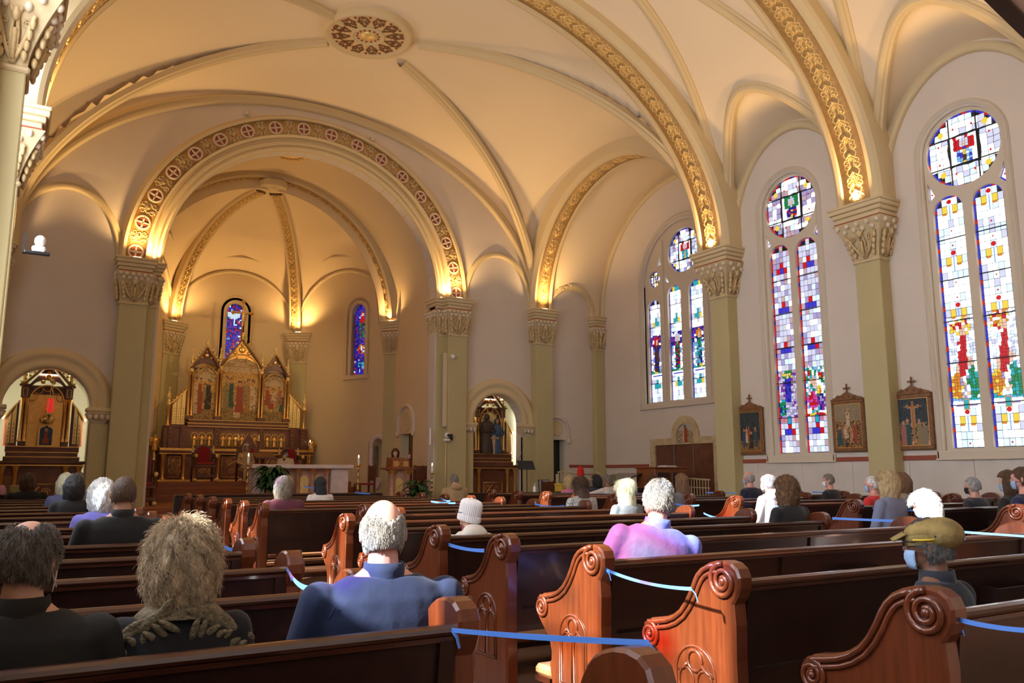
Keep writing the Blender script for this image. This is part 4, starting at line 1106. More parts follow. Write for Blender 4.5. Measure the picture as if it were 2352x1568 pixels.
# front screens
def screen(x0, x1, y, z, label):
    t = thing('pew_screen', label, 'screen', (x0, y, 0), 0, 'front pew screens')
    a = MB(); a.box(0, 0, .0, x1 - x0, .04, z - .03); part('panel', a, M['woodv'], t)
    a = MB(); a.box(-.02, -.02, z - .04, x1 - x0 + .02, .06, z, b=.012); part('top_rail', a, M['woodh'], t)
    n = max(2, int((x1 - x0) / .8))
    for i in range(n + 1):
        a = MB(); a.box((x1 - x0) * i / n - .03, -.012, .1, (x1 - x0) * i / n + .03, .05, z - .05, b=.004); part('stile', a, M['woodv'], t)
screen(-.28, 1.42, 17.3, 1.06, 'low wooden screen before the front pew of the left block')
screen(2.8, 6.8, 16.2, 1.06, 'low wooden screen before the middle pews')
screen(8.2, 11.8, 15.4, 1.05, 'low wooden screen before the right hand pews')
# ------------------------------------------------------------------ blue tapes
fwv = Vector((math.sin(math.radians(31.56)) * math.cos(math.radians(9.26)), math.cos(math.radians(31.56)) * math.cos(math.radians(9.26)), math.sin(math.radians(9.26))))
rtv = Vector((math.cos(math.radians(31.56)), -math.sin(math.radians(31.56)), 0)); upv = rtv.cross(fwv)
def at(px, py, y):
    """point at depth y seen at the photograph's pixel"""
    d = fwv * 1903 + rtv * (px - 1176) - upv * (py - 784); return Vector((0, 0, CAM_H)) + d * (y / d.y)
def tape(p, q, label, sag=.03, w=.022, tail=True):
    p, q = Vector(p), Vector(q); a = MB(); n = 14; rings = []
    for i in range(n + 1):
        t = i / n; c = p.lerp(q, t) - Vector((0, 0, sag * 4 * t * (1 - t))); tw = .5 * math.sin(3 * t + p.x)
        h = Vector((0, .35 * math.sin(tw), math.cos(tw))) * (w / 2); rings.append([c - h, c + h, c + h + Vector((.002, .002, 0)), c - h + Vector((.002, .002, 0))])
    a.sweep(rings, caps=True)
    if tail:
        for e in (p, q): a.tube([e, e + Vector((.012, -.012, -.02)), e + Vector((.02, -.016, -.055))], [.011, .013, .010], 4, flat=.3)
    solo('barrier_tape', a, M['tape'], label, 'tape', 'blue barrier tapes')
TP = [((1038, 1447, 2.50), (1490, 1476, 1.66), 'blue tape running from the front pew to the rounded pew end nearest the photographer', .004),
      ((1392, 1308, 3.60), (1588, 1352, 2.74), 'blue tape hanging behind the man in the bright blue windbreaker', .02),
      ((1030, 1250, 5.50), (1112, 1264, 4.62), 'blue tape behind the person in the knit hat', .01),
      ((398, 1209, 7.25), (562, 1272, 5.36), 'blue tape seen past the curly blonde head', .01),
      ((660, 1308, 4.40), (720, 1350, 3.52), 'blue tape at the left shoulder of the navy fleece', .03),
      ((2192, 1420, 1.72), (2420, 1450, 1.25), 'blue tape at the right edge by the large scroll', .01),
      ((1228, 1157, 10.2), (1296, 1162, 9.4), 'blue tape left of the woman in the sequin top', .02),
      ((1545, 1155, 9.3), (1606, 1160, 8.4), 'blue tape behind the woman with long brown hair and maroon sleeve', .02),
      ((1616, 1178, 7.3), (1682, 1188, 6.5), 'blue tape at the lit round pew end', .03),
      ((1745, 1162, 8.3), (1786, 1163, 7.5), 'blue tape behind the pale hooded sweatshirt', .01),
      ((2004, 1167, 6.4), (2112, 1171, 5.5), 'blue tape under the plaid jacket', .01),
      ((1912, 1190, 5.3), (2100, 1198, 4.6), 'thin blue tape across the centre aisle', .0),
      ((2206, 1221, 3.6), (2420, 1236, 2.9), 'blue tape under the white jacket', .0),
      ((990, 1151, 11.8), (1046, 1155, 11.0), 'bright blue tape just left of the knit hat', .01),
      ((1012, 1143, 12.6), (1034, 1150, 11.9), 'short blue tape below the tan hooded coat', .02),
      ((815, 1130, 14.6), (850, 1133, 13.8), 'blue tape in front of the red seated chair', .01),
      ((697, 1116, 15.1), (722, 1120, 14.3), 'blue tape beside the black haired woman', .01),
      ((1622, 1131, 11.6), (1690, 1132, 11.0), 'blue tape on the pew below the yellow piers', .0),
      ((1866, 1130, 9.9), (1912, 1131, 9.4), 'blue tape below the bald man in black', .0),
      ((2060, 1139, 8.0), (2122, 1141, 7.6), 'blue tape behind the beige coat', .0),
      ((1443, 1140, 13.0), (1462, 1141, 12.5), 'short blue tape by the blonde woman', .0)]
for p, q, lb, sg in TP:
    tape(at(*p), at(*q), lb, sg, w=.024 if p[2] > 4 else .016, tail=p[2] < 5)
# ------------------------------------------------------------------ altars and sanctuary furniture
PAINT = {}
for nm, c in (('sky', (.55, .50, .36)), ('cloud', (.62, .52, .34)), ('glow', (.70, .48, .16)), ('ochre', (.42, .27, .09)), ('earth', (.20, .12, .05)), ('dark', (.035, .025, .02)), ('red', (.38, .07, .03)), ('white', (.66, .58, .44)), ('olive', (.30, .27, .12)), ('flesh', (.55, .33, .19)), ('blue', (.04, .09, .20)), ('teal', (.03, .10, .12)), ('grey', (.28, .25, .21)), ('rose', (.40, .18, .17)), ('wood', (.42, .22, .07)), ('navy', (.03, .05, .11)), ('palesky', (.50, .58, .62)), ('rock', (.38, .33, .29))):
    PAINT[nm] = mat('paint_' + nm, (c[0] * .85, c[1] * .70, c[2] * .55), .6)
QN = list(PAINT); QM = [PAINT[k] for k in QN]; QI = {k: i for i, k in enumerate(QN)}
def painting(P, u0, u1, v0, v1, nu, nv, fn, d, clip=None, seed=1):
    mb = MB(); R = random.Random(seed); du = (u1 - u0) / nu; dv = (v1 - v0) / nv
    for j in range(nv):
        for i in range(nu):
            cu, cv = u0 + du * (i + .5), v0 + dv * (j + .5)
            if clip and not clip(cu, cv): continue
            q = fn((cu - u0) / (u1 - u0) * 2 - 1, (cv - v0) / (v1 - v0), R)
            mb.add([P(u0 + du * i, v0 + dv * j, d), P(u0 + du * (i + 1), v0 + dv * j, d), P(u0 + du * (i + 1), v0 + dv * (j + 1), d), P(u0 + du * i, v0 + dv * (j + 1), d)], [(0, 1, 2, 3)], m=QI[q])
    return mb
def figs(bg, people):
    """generic standing figures: (u, foot, head, halfwidth, robe)"""
    def f(u, v, R):
        for (x, z0, z1, w, robe) in people:
            h = z1 - z0
            if blob(u, v, x, z1 - h * .09, w * .42, h * .09): return 'flesh'
            if blob(u, v, x, z1 - h * .04, w * .5, h * .07): return 'dark'
            if z0 < v < z1 - h * .15 and abs(u - x) < w * (.55 + .45 * (1 - (v - z0) / h)): return robe if R.random() > .12 else 'earth'
        return bg(u, v, R)
    return f
def bg_hall(u, v, R):
    if v > .74: return R.choice(['cloud', 'white', 'sky', 'cloud', 'flesh' if R.random() < .25 else 'sky'])
    if v > .52: return R.choice(['glow', 'glow', 'ochre'])
    if v > .2: return R.choice(['ochre', 'glow', 'olive'])
    return R.choice(['earth', 'ochre', 'olive'])
def column_mb(a, x, y, z0, z1, r, n=10):
    a.lathe([(r * 1.5, 0), (r * 1.5, .03), (r * 1.15, .05), (r, .08), (r * .95, (z1 - z0) - .13), (r * 1.15, (z1 - z0) - .12), (r * 1.1, z1 - z0 - .09), (r * 1.6, z1 - z0 - .03), (r * 1.8, z1 - z0)], (x, y, z0), n)
def pinnacle_mb(a, x, y, z0, h, r):
    a.lathe([(r * 1.2, 0), (r * 1.2, h * .12), (r * .8, h * .14), (r * .8, h * .36), (r * 1.35, h * .40), (r * .9, h * .46), (r * .25, h * .86), (r * .55, h * .89), (r * .5, h * .93), (.004, h)], (x, y, z0), 8)
    for k in range(4):
        t = k * pi / 2 + .4; a.ell((x + r * .9 * math.cos(t), y + r * .9 * math.sin(t), z0 + h * .55), (r * .35, r * .35, r * .45), 6, 4)
def gable(t, x0, x1, y, z0, zap, wd, mt, crock=6, nm='gable'):
    """pair of raking mouldings with crockets"""
    xm = (x0 + x1) / 2
    a = MB()
    a.tube([(x0, y, z0), (xm, y, zap), (x1, y, z0)], [wd, wd * 1.1, wd], 4, up=(0, 1, 0)); part(nm + '_board', a, M['altarwood'], t)
    a = MB(); a.tube([(x0 + wd * .2, y - wd, z0 + wd * .1), (xm, y - wd, zap), (x1 - wd * .2, y - wd, z0 + wd * .1)], wd * .32, 5, up=(0, 1, 0)); part(nm + '_gilt_edge', a, M['gold'], t)
    a = MB()
    for s in (0, 1):
        for k in range(crock):
            q = (k + .6) / crock; xx = (x0 if s == 0 else x1); p = Vector((xx + (xm - xx) * q, y, z0 + (zap - z0) * q)); n_ = Vector(((-1 if s == 0 else 1) * (zap - z0), 0, abs(xm - xx))).normalized()
            c = p + n_ * wd * 1.5; a.ell(c, (wd * .75, wd * .6, wd * .75), 7, 5); a.ell(c + n_ * wd * .7 + Vector((0, 0, wd * .3)), (wd * .45,) * 3, 6, 4)
    a.lathe([(wd * .9, 0), (wd * .6, wd * 1.5), (wd * 1.5, wd * 2.2), (wd * .5, wd * 3.2), (wd * .9, wd * 4), (.003, wd * 5)], (xm, y, zap), 8)
    part(nm + '_crockets', a, M['goldlt'], t)
def lattice_panel(t, x0, x1, y, z0, zl, zr, label='gold tube panel'):
    n = max(2, int((x1 - x0) / .11))
    for k in range(n):
        xa = x0 + (x1 - x0) * k / n + .008; xb = x0 + (x1 - x0) * (k + 1) / n - .008; zt = zl + (zr - zl) * (k + .5) / n
        a = MB(); a.prism([(xa, z0), (xb, z0), (xb, zl + (zr - zl) * (k + 1) / n), (xa, zl + (zr - zl) * k / n)], lambda u, v, d: (u, y + d, v), 0, .03); part('gilt_panel', a, M['goldlt'], t)
    a = MB()
    for k in range(n):
        xm = x0 + (x1 - x0) * (k + .5) / n; z = z0 + .06
        while z < min(zl, zr) - .05: a.ell((xm, y - .002, z), (.014, .01, .014), 5, 4); z += .085
    part('diaper_studs', a, M['carve'], t)
def cross_mb(a, x, y, z0, h, w, r):
    a.tube([(x, y, z0), (x, y, z0 + h)], r, 6); a.tube([(x - w / 2, y, z0 + h * .70), (x + w / 2, y, z0 + h * .70)], r, 6)
    for p in ((x, z0 + h), (x - w / 2, z0 + h * .70), (x + w / 2, z0 + h * .70)):
        for dx, dz in ((0, 1), (1, 0), (-1, 0), (0, -1)): a.ell((p[0] + dx * r * 1.4, y, p[1] + dz * r * 1.4), (r * 1.3, r, r * 1.3), 6, 4)
def statue_mb(a, x, y, z, h):
    a.lathe([(h * .17, 0), (h * .19, h * .06), (h * .15, h * .35), (h * .17, h * .62), (h * .19, h * .76), (h * .08, h * .83), (h * .05, h * .86)], (x, y, z), 9, sq=.7)
    a.ell((x, y, z + h * .92), (h * .075, h * .075, h * .09), 8, 6)
    for s in (-1, 1): a.tube([(x + s * h * .17, y, z + h * .74), (x + s * h * .19, y - h * .08, z + h * .55), (x + s * h * .05, y - h * .16, z + h * .56)], h * .045, 5)
def frontal(t, x0, x1, y, z0, z1):
    a = MB(); a.box(x0, y - .01, z0, x1, y + .02, z1); part('frontal_panel', a, M['altarwood'], t)
    a = MB()
    for (q0, q1) in (((x0, z0), (x1, z0)), ((x0, z1), (x1, z1)), ((x0, z0), (x0, z1)), ((x1, z0), (x1, z1))): a.tube([(q0[0], y - .012, q0[1]), (q1[0], y - .012, q1[1])], .010, 5)
    w = x1 - x0; h = z1 - z0
    for k in range(2): a.tube([(x0 + w * (.08 + .42 * k), y - .012, z0 + h * .45 - h * .3 * k), (x0 + w * (.5 + .42 * k), y - .012, z0 + h * .92 - h * .3 * k)], .012, 5)
    for c in ((.3, .3), (.7, .72), (.5, .5), (.2, .75), (.82, .25)):
        p = spiral(x0 + w * c[0], z0 + h * c[1], h * .16, 1.6, 0, 1, 14); a.tube([(q[0], y - .012, q[1]) for q in p], .008, 4)
    part('frontal_carving', a, M['gold'], t)
def altar_table(t, x0, x1, y, z0, z1, ncol, d=.5):
    a = MB(); a.box(x0 + .06, y + .06, z0, x1 - .06, y + d, z1 - .1); part('table_body', a, M['altarwood'], t)
    a = MB(); a.box(x0 - .02, y - .05, z1 - .06, x1 + .02, y + d + .05, z1, b=.012); a.box(x0 + .02, y - .01, z1 - .11, x1 - .02, y + d, z1 - .06); part('table_top', a, M['altarwood'], t)
    a = MB(); a.box(x0 - .01, y - .058, z1 - .105, x1 + .01, y - .02, z1 - .08); a.box(x0, y - .03, z0, x1, y + .06, z0 + .05); part('gilt_moulding', a, M['gold'], t)
    for x in ncol:
        a = MB(); column_mb(a, x, y + .02, z0 + .05, z1 - .11, .045, 10); part('table_column', a, M['gold'], t)
def trefoil_arch(t, x0, x1, y, zs, nm='cusped_arch'):
    xm = (x0 + x1) / 2; w = (x1 - x0) / 2; a = MB()
    a.tube([(xm + w * math.cos(pi * i / 20), y, zs + w * 1.05 * math.sin(pi * i / 20)) for i in range(21)], .018, 6, up=(0, 1, 0))
    for k in range(5):
        t0 = pi * (k + .5) / 5; cx_, cz_ = xm + w * .86 * math.cos(t0), zs + w * .9 * math.sin(t0)
        a.tube([(cx_ + w * .24 * math.cos(t0 + pi / 2 + pi * (q / 8) ), y, cz_ + w * .24 * math.sin(t0 + pi / 2 + pi * (q / 8))) for q in range(9)], .011, 5, up=(0, 1, 0))
    part(nm, a, M['gold'], t)
def side_altar(c, label, kind):
    y = YC + .22; X = lambda u: c + u
    t = thing('side_altar', label, 'altar', (0, 0, 0)); 
    a = MB(); a.box(X(-.79), y - .10, .28, X(.79), y + .6, .42, b=.015); part('altar_step', a, M['altarwood'], t)
    altar_table(t, X(-.81), X(.81), y, .42, 1.71, [X(-.72), X(-.47), X(.47), X(.72)], .45)
    frontal(t, X(-.30), X(.30), y + .045, .62, 1.22)
    for s in (-1, 1):
        a = MB(); xa, xb = sorted((X(s * .52), X(s * .68))); a.box(xa, y + .03, .60, xb, y + .055, 1.40); part('side_panel', a, M['carve'], t)
    for k, (w, z0, z1) in enumerate(((.72, 1.71, 1.80), (.68, 1.80, 1.90), (.70, 1.90, 2.03))):
        a = MB(); a.box(X(-w), y + .10 + .03 * k, z0, X(w), y + .5, z1, b=.006); part('gradine', a, M['altarwood'], t)
    a = MB()
    for z in (1.80, 1.90, 2.02): a.box(X(-.70), y + .088 + .02 * (z > 1.85), z - .012, X(.70), y + .11, z + .006)
    part('gradine_gilding', a, M['gold'], t)
    a = MB(); a.box(X(-.46), y + .30, 2.03, X(.46), y + .34, 3.35); part('backboard', a, M['altarwood'], t)
    if kind == 'left':
        a = MB(); a.box(X(-.33), y + .27, 1.95, X(.33), y + .30, 3.15); part('gilt_ground', a, M['gold'], t)
    else:
        a = MB(); a.box(X(-.33), y + .27, 2.05, X(.33), y + .30, 3.25); part('gilt_ground', a, M['carve'], t)
        a = MB(); a.ell((X(0), y + .25, 2.95), (.28, .02, .28), 16, 10); part('gilt_glory', a, M['goldlt'], t)
    for s in (-1, 1):
        a = MB(); xa, xb = sorted((X(s * .46), X(s * .36))); a.box(xa - .02, y + .16, 2.03, xb + .02, y + .32, 2.13, b=.008); part('column_base', a, M['altarwood'], t)
        for o_ in (.37, .45):
            a = MB(); column_mb(a, X(s * o_), y + .22, 2.12, 3.06, .033, 10); part('gilt_column', a, M['gold'], t)
        a = MB(); xa, xb = sorted((X(s * .34), X(s * .50))); a.box(xa, y + .16, 3.06, xb, y + .34, 3.32, b=.01); part('impost_block', a, M['altarwood'], t)
        a = MB(); xm = (xa + xb) / 2; a.tube([(xm - .04, y + .155, 3.10), (xm + .04, y + .155, 3.10), (xm + .04, y + .155, 3.27), (xm - .04, y + .155, 3.27)], .008, 4, closed=True, up=(0, 1, 0)); part('impost_gilding', a, M['gold'], t)
        a = MB(); xa, xb = sorted((X(s * .32), X(s * .54))); a.box(xa, y + .13, 3.32, xb, y + .35, 3.36, b=.006); part('cornice', a, M['altarwood'], t)
        a = MB(); pinnacle_mb(a, X(s * .44), y + .24, 3.36, .52, .055); part('pinnacle', a, M['goldlt'], t)
        # raking wing
        zo, zi = 2.62, 2.98; xo, xi = X(s * .76), X(s * .50)
        a = MB(); a.prism([(xo, 2.03), (xi, 2.03), (xi, zi), (xo, zo)], lambda u, v, d: (u, y + .24 + d, v), 0, .05); part('wing', a, M['altarwood'], t)
        a = MB(); a.tube([(xo - s * -.03, y + .22, zo - .02), (xi, y + .22, zi + .02)], .022, 4); part('wing_rail', a, M['gold'], t)
        xa, xb = (xo, xi) if xo < xi else (xi, xo)
        za, zb_ = (zo, zi) if s < 0 else (zi, zo)
        lattice_panel(t, xa + .045, xb - .035, y + .20, 2.09, za - .05, zb_ - .06)
    trefoil_arch(t, X(-.33), X(.33), y + .20, 3.0)
    a = MB(); a.prism([(X(-.40), 3.30), (X(.40), 3.30), (X(0), 3.80)], lambda u, v, d: (u, y + .20 + d, v), 0, .06, holes=[[(X(.30 * math.cos(pi * k / 12)), 3.305 + .16 * math.sin(pi * k / 12)) for k in range(13)]]); part('pediment', a, M['altarwood'], t)
    a = MB()
    for q in ((0, 3.52, .07), (-.1, 3.42, .045), (.1, 3.42, .045), (0, 3.63, .04)): a.ell((X(q[0]), y + .19, q[1]), (q[2], .02, q[2]), 8, 5)
    part('pediment_carving', a, M['gold'], t)
    gable(t, X(-.50), X(.50), y + .18, 3.30, 3.86, .038, None, 7)
    a = MB(); cross_mb(a, X(0), y + .2, 3.84, .34, .20, .014); part('cross', a, M['brass'], t)
    return t
side_altar(NL, 'carved side altar with gilded backboard and a blue icon, far side of the chancel arch', 'left')
side_altar(NR, 'carved side altar with robed statues, beside the crossing pier', 'right')
# icon, crown, hanging lamp (left niche)
ic = thing('icon', 'small blue arched icon in gold frame under a crown on the gilded altar', 'icon', (NL + .04, YC + .36, 2.03))
a = MB(); a.prism(arch_loop(0, .15, 0, .32, n=12), lambda u, v, d: (u, d, v), 0, .03); part('icon_frame', a, M['gold'], ic)
P_ = lambda u, v, d: (u, d, v)
part('icon_painting', painting(P_, -.12, .12, .02, .44, 8, 14, figs(lambda u, v, R: R.choice(['blue', 'navy', 'blue']), [(0, .1, .85, .45, 'red')]), -.004, clip=lambda u, v: inside_arch(u, v, 0, .12, .31)), QM, ic)
a = MB(); a.lathe([(.10, 0), (.14, .05), (.12, .12), (.05, .18), (.0, .20)], (0, 0, .50), 10)
for k in range(6): a.ell((.13 * math.cos(k), .1 * math.sin(k), .60), (.025,) * 3, 6, 4)
a.tube([(0, 0, .68), (0, 0, .82)], .01, 5); a.tube([(-.05, 0, .77), (.05, 0, .77)], .01, 5); part('crown', a, M['brass'], ic)
sl = thing('sanctuary_lamp', 'hanging red glass sanctuary lamp in front of the gilded side altar', 'lamp', (NL + .06, YC + .12, 0))
a = MB(); a.lathe([(.055, 0), (.06, .10), (.058, .30), (.05, .32)], (0, 0, 2.72), 12); part('red_glass', a, mat('red_glass', (.4, .005, .01), .2, emit=(.8, .02, .02), es=.35), sl)
a = MB(); a.lathe([(.02, -.22), (.05, -.16), (.03, -.10), (.08, -.03), (.09, 0), (.06, .02)], (0, 0, 2.72), 12)
for k in range(3):
    t = 2 * pi * k / 3; a.tube([(.085 * math.cos(t), .085 * math.sin(t), 2.72), (.03 * math.cos(t), .03 * math.sin(t), 3.2), (0, 0, 3.45), (0, 0, 3.67)], .006, 4)
a.lathe([(.03, 0), (.06, .05), (.02, .12)], (0, 0, 3.38), 8)
part('brass_mount', a, M['brass'], sl)
# statues (right niche)
sg = thing('statue_group', 'painted statue group of robed figures with a child on the right side altar', 'statue', (NR, YC + .38, 2.03))
for nm, x, h, mt_ in (('dark_robed_figure', -.13, 1.12, mat('statue_brown', (.06, .035, .02), .6)), ('pale_robed_figure', .08, .78, mat('statue_cream', (.55, .36, .20), .6)), ('blue_cloaked_figure', .19, 1.0, mat('statue_blue', (.05, .09, .16), .6))):
    a = MB(); statue_mb(a, x, 0, 0, h); part(nm, a, mt_, sg)
a = MB()
for x, z in ((-.13, 1.03), (.08, .72), (.19, .92)): a.ell((x, -.02, z), (.06, .06, .075), 8, 6)
part('faces', a, PAINT['flesh'], sg, kind='stuff')
# ---- high altar
HY = 26.7
ha = thing('high_altar', 'tall gilded wooden high altar with three painted panels and a gold cross', 'altar', (0, 0, 0))
X = lambda u: 6.40 + u
altar_table(ha, X(-2.33), X(2.33), HY, 1.24, 2.16, [X(q) for q in (-2.2, -1.62, -1.30, -.62, .62, 1.30, 1.62, 2.2)], .6)
for x0, x1 in ((-2.05, -1.72), (-1.2, -.75), (-.5, .5), (.75, 1.2), (1.72, 2.05)): frontal(ha, X(x0), X(x1), HY + .04, 1.36, 1.98)
a = MB(); a.box(X(-2.3), HY + .12, 2.16, X(2.3), HY + .6, 2.24, b=.008); part('gradine', a, M['gold'], ha)
a = MB(); a.box(X(-2.22), HY + .16, 2.24, X(2.22), HY + .6, 2.86, b=.008); part('predella', a, M['altarwood'], ha)
for (x0, x1, n) in ((-1.45, -.78, 3), (-.58, .58, 6), (.78, 1.45, 3)):
    a = MB(); a.box(X(x0) - .03, HY + .145, 2.27, X(x1) + .03, HY + .155, 2.78); part('arcade_ground', a, M['carve'], ha)
    for k in range(n):
        xm = X(x0 + (x1 - x0) * (k + .5) / n); w = (x1 - x0) / n / 2 - .015
        a = MB(); statue_mb(a, xm, HY + .13, 2.31, .36); part('gilt_statuette', a, M['gold'], ha)
        a = MB(); a.tube([(xm - w, HY + .125, 2.28), (xm - w, HY + .125, 2.62)] + [(xm - w * math.cos(pi * i / 8), HY + .125, 2.62 + w * math.sin(pi * i / 8)) for i in range(1, 8)] + [(xm + w, HY + .125, 2.62), (xm + w, HY + .125, 2.28)], .011, 5, up=(0, 1, 0)); part('arcade_arch', a, M['goldlt'], ha)
for u in (-2.02, -1.68, -.68, .68, 1.68, 2.02):
    a = MB(); a.box(X(u) - .075, HY + .10, 2.24, X(u) + .075, HY + .2, 2.88, b=.006); part('predella_pier', a, M['altarwood'], ha)
    a = MB()
    for k in range(5): a.ell((X(u), HY + .095, 2.34 + .11 * k), (.035, .012, .045), 6, 4)
    part('pier_carving', a, M['carve'], ha, kind='stuff')
for k, (w, z0, z1, mt_) in enumerate(((2.2, 2.86, 2.92, M['altarwood']), (1.55, 2.92, 3.0, M['altarwood']), (1.58, 3.0, 3.04, M['carve']), (1.52, 3.04, 3.12, M['altarwood']))):
    a = MB(); a.box(X(-w), HY + .14, z0, X(w), HY + .6, z1, b=.006); part('cornice', a, mt_, ha)
a = MB()
for z in (2.90, 2.99, 3.10): a.box(X(-1.56), HY + .125, z, X(1.56), HY + .15, z + .018)
part('cornice_gilding', a, M['gold'], ha)
a = MB(); a.box(X(-1.52), HY + .36, 3.12, X(1.52), HY + .46, 4.75); part('backboard', a, M['altarwood'], ha)
PH = lambda u, v, d: (u, HY + .34 + d, v)
TRI = [(-1.44, -.72, 4.42, [(-.75, .1, .8, .2, 'white'), (-.35, .12, .78, .22, 'red'), (.35, .2, .76, .3, 'dark'), (.0, .3, .68, .2, 'olive')]),
       (-.60, .60, 4.62, [(-.70, .14, .66, .16, 'olive'), (-.45, .2, .64, .16, 'teal'), (0, .12, .60, .22, 'red'), (-.12, .05, .32, .18, 'white'), (.42, .15, .63, .16, 'ochre'), (.68, .16, .62, .17, 'white'), (.2, .24, .6, .12, 'grey')]),
       (.72, 1.44, 4.30, [(-.55, .36, .74, .24, 'red'), (.0, .4, .7, .22, 'white'), (.55, .38, .74, .24, 'rose'), (.75, .2, .6, .2, 'teal'), (-.2, .28, .55, .25, 'red')])]
for x0, x1, zs, pp in TRI:
    w = (x1 - x0) / 2; xm = X((x0 + x1) / 2)
    part('painted_panel', painting(PH, xm - w, xm + w, 3.14, zs + w * .98, int(w * 60), int((zs + w - 3.14) * 32), figs(bg_hall, pp), 0, clip=lambda u, v: inside_arch(u, v, xm, w, zs), seed=int(zs * 10)), QM, ha, 'painted panel of robed figures')
    trefoil_arch(ha, xm - w, xm + w, HY + .28, zs)
for s0, x0, x1, zb, zap in (('side', -1.52, -.64, 4.72, 5.40), ('centre', -.66, .66, 4.86, 5.74), ('side', .64, 1.52, 4.62, 5.32)):
    xm = (x0 + x1) / 2; w = (x1 - x0) / 2
    a = MB(); a.prism([(X(x0) + .04, zb), (X(x1) - .04, zb), (X(xm), zap)], lambda u, v, d: (u, HY + .30 + d, v), 0, .08, holes=[[(X(xm) + w * .80 * math.cos(pi * k / 14), zb + .004 + w * .38 * math.sin(pi * k / 14)) for k in range(15)]]); part('pediment', a, M['altarwood'] if s0 == 'side' else M['gold'], ha)
    a = MB()
    for q in ((0, .62, .10), (-.22, .5, .06), (.22, .5, .06), (0, .8, .05)): a.ell((X(xm + q[0] * w * 1.5), HY + .285, zb + (zap - zb) * q[1]), (q[2] * w * 1.6, .02, q[2] * w * 1.6), 8, 5)
    part('pediment_carving', a, M['gold'], ha)
    gable(ha, X(x0), X(x1), HY + .26, zb - .02, zap, .048, None, 7)
for u, z in ((-1.50, 4.60), (-.66, 4.70), (.66, 4.66), (1.50, 4.50)):
    for o_ in (-.05, .05):
        a = MB(); column_mb(a, X(u) + o_, HY + .28, 3.22, z, .038, 10); part('gilt_column', a, M['gold'], ha)
    a = MB(); a.box(X(u) - .11, HY + .2, 3.12, X(u) + .11, HY + .4, 3.24, b=.008); part('column_base', a, M['altarwood'], ha)
    a = MB(); pinnacle_mb(a, X(u), HY + .27, z, .72, .05); part('pinnacle', a, M['goldlt'], ha)
for s in (-1, 1):
    xo, xi = X(s * 2.02), X(s * 1.58); xa, xb = sorted((xo, xi)); zo, zi = 3.60, 4.05
    a = MB(); a.prism([(xo, 2.92), (xi, 2.92), (xi, zi), (xo, zo)], lambda u, v, d: (u, HY + .36 + d, v), 0, .08); part('wing', a, M['altarwood'], ha)
    lattice_panel(ha, xa + .03, xb - .03, HY + .33, 2.96, (zo if s < 0 else zi) - .05, (zi if s < 0 else zo) - .05)
    a = MB(); a.tube([(xo, HY + .33, zo), (xi, HY + .33, zi)], .03, 4)
    for k in range(5): a.ell((xo + (xi - xo) * (k + .5) / 5, HY + .33, zo + (zi - zo) * (k + .5) / 5 + .05), (.04, .03, .04), 6, 4)
    part('wing_rail', a, M['gold'], ha)
    a = MB(); column_mb(a, X(s * 2.10), HY + .3, 2.92, 3.55, .04, 10); part('gilt_column', a, M['gold'], ha)
    a = MB(); pinnacle_mb(a, X(s * 2.10), HY + .3, 3.55, .55, .055); part('pinnacle', a, M['goldlt'], ha)
    a = MB(); statue_mb(a, X(s * 2.42), HY + .3, 2.16, .46)
    for q in (-1, 1): a.ell((X(s * 2.42) + q * .09, HY + .36, 2.42), (.07, .03, .14), 7, 5)
    part('kneeling_angel', a, M['gold'], ha)
a = MB(); cross_mb(a, X(-.05), HY + .28, 5.74, 1.22, .60, .028); part('altar_cross', a, M['gold'], ha)
a = MB(); a.lathe([(.02, 0), (.035, .15), (.045, .32), (.05, .42), (.02, .46)], (X(-.05), HY + .22, 6.16), 8); a.ell((X(-.05), HY + .21, 6.66), (.035, .035, .045), 8, 6); a.tube([(X(-.30), HY + .22, 6.63), (X(-.05), HY + .21, 6.57), (X(.20), HY + .22, 6.63)], .017, 5); part('corpus', a, M['goldlt'], ha)
# ---- free standing altar
at_ = thing('altar_table', 'marble altar table with arcaded gilt columns in front of the thrones', 'altar', (0, 0, 0)); y = 21.0
a = MB(); a.box(5.24, y - .45, 1.58, 7.84, y + .45, 1.68, b=.012); part('mensa', a, M['marble'], at_)
a = MB(); a.box(5.34, y - .33, .72, 7.74, y + .35, .80, b=.01); part('plinth', a, M['marble'], at_)
for x0, x1, nm in ((5.34, 5.60, 'end_block'), (7.28, 7.74, 'end_block')):
    a = MB(); a.box(x0, y - .34, .80, x1, y + .34, 1.58, b=.01); part(nm, a, M['marble'], at_)
a = MB(); a.box(5.60, y - .16, .80, 7.28, y + .2, 1.58); part('core', a, M['marblep'], at_)
for k in range(5):
    x = 5.68 + 1.52 * k / 4; a = MB(); column_mb(a, x, y - .26, .80, 1.58, .045, 10); part('column', a, M['marblep'], at_)
    a = MB(); a.lathe([(.05, 0), (.075, .06), (.10, .11)], (x, y - .26, 1.46), 10); part('gilt_capital', a, M['gold'], at_)
for k in range(4):
    x = 5.68 + 1.52 * (k + .5) / 4; a = MB(); a.prism(arch_loop(x, .11, .84, 1.30, n=10), lambda u, v, d: (u, y - .17 + d, v), -.012, .01); part('arch_panel', a, M['goldlt'], at_)
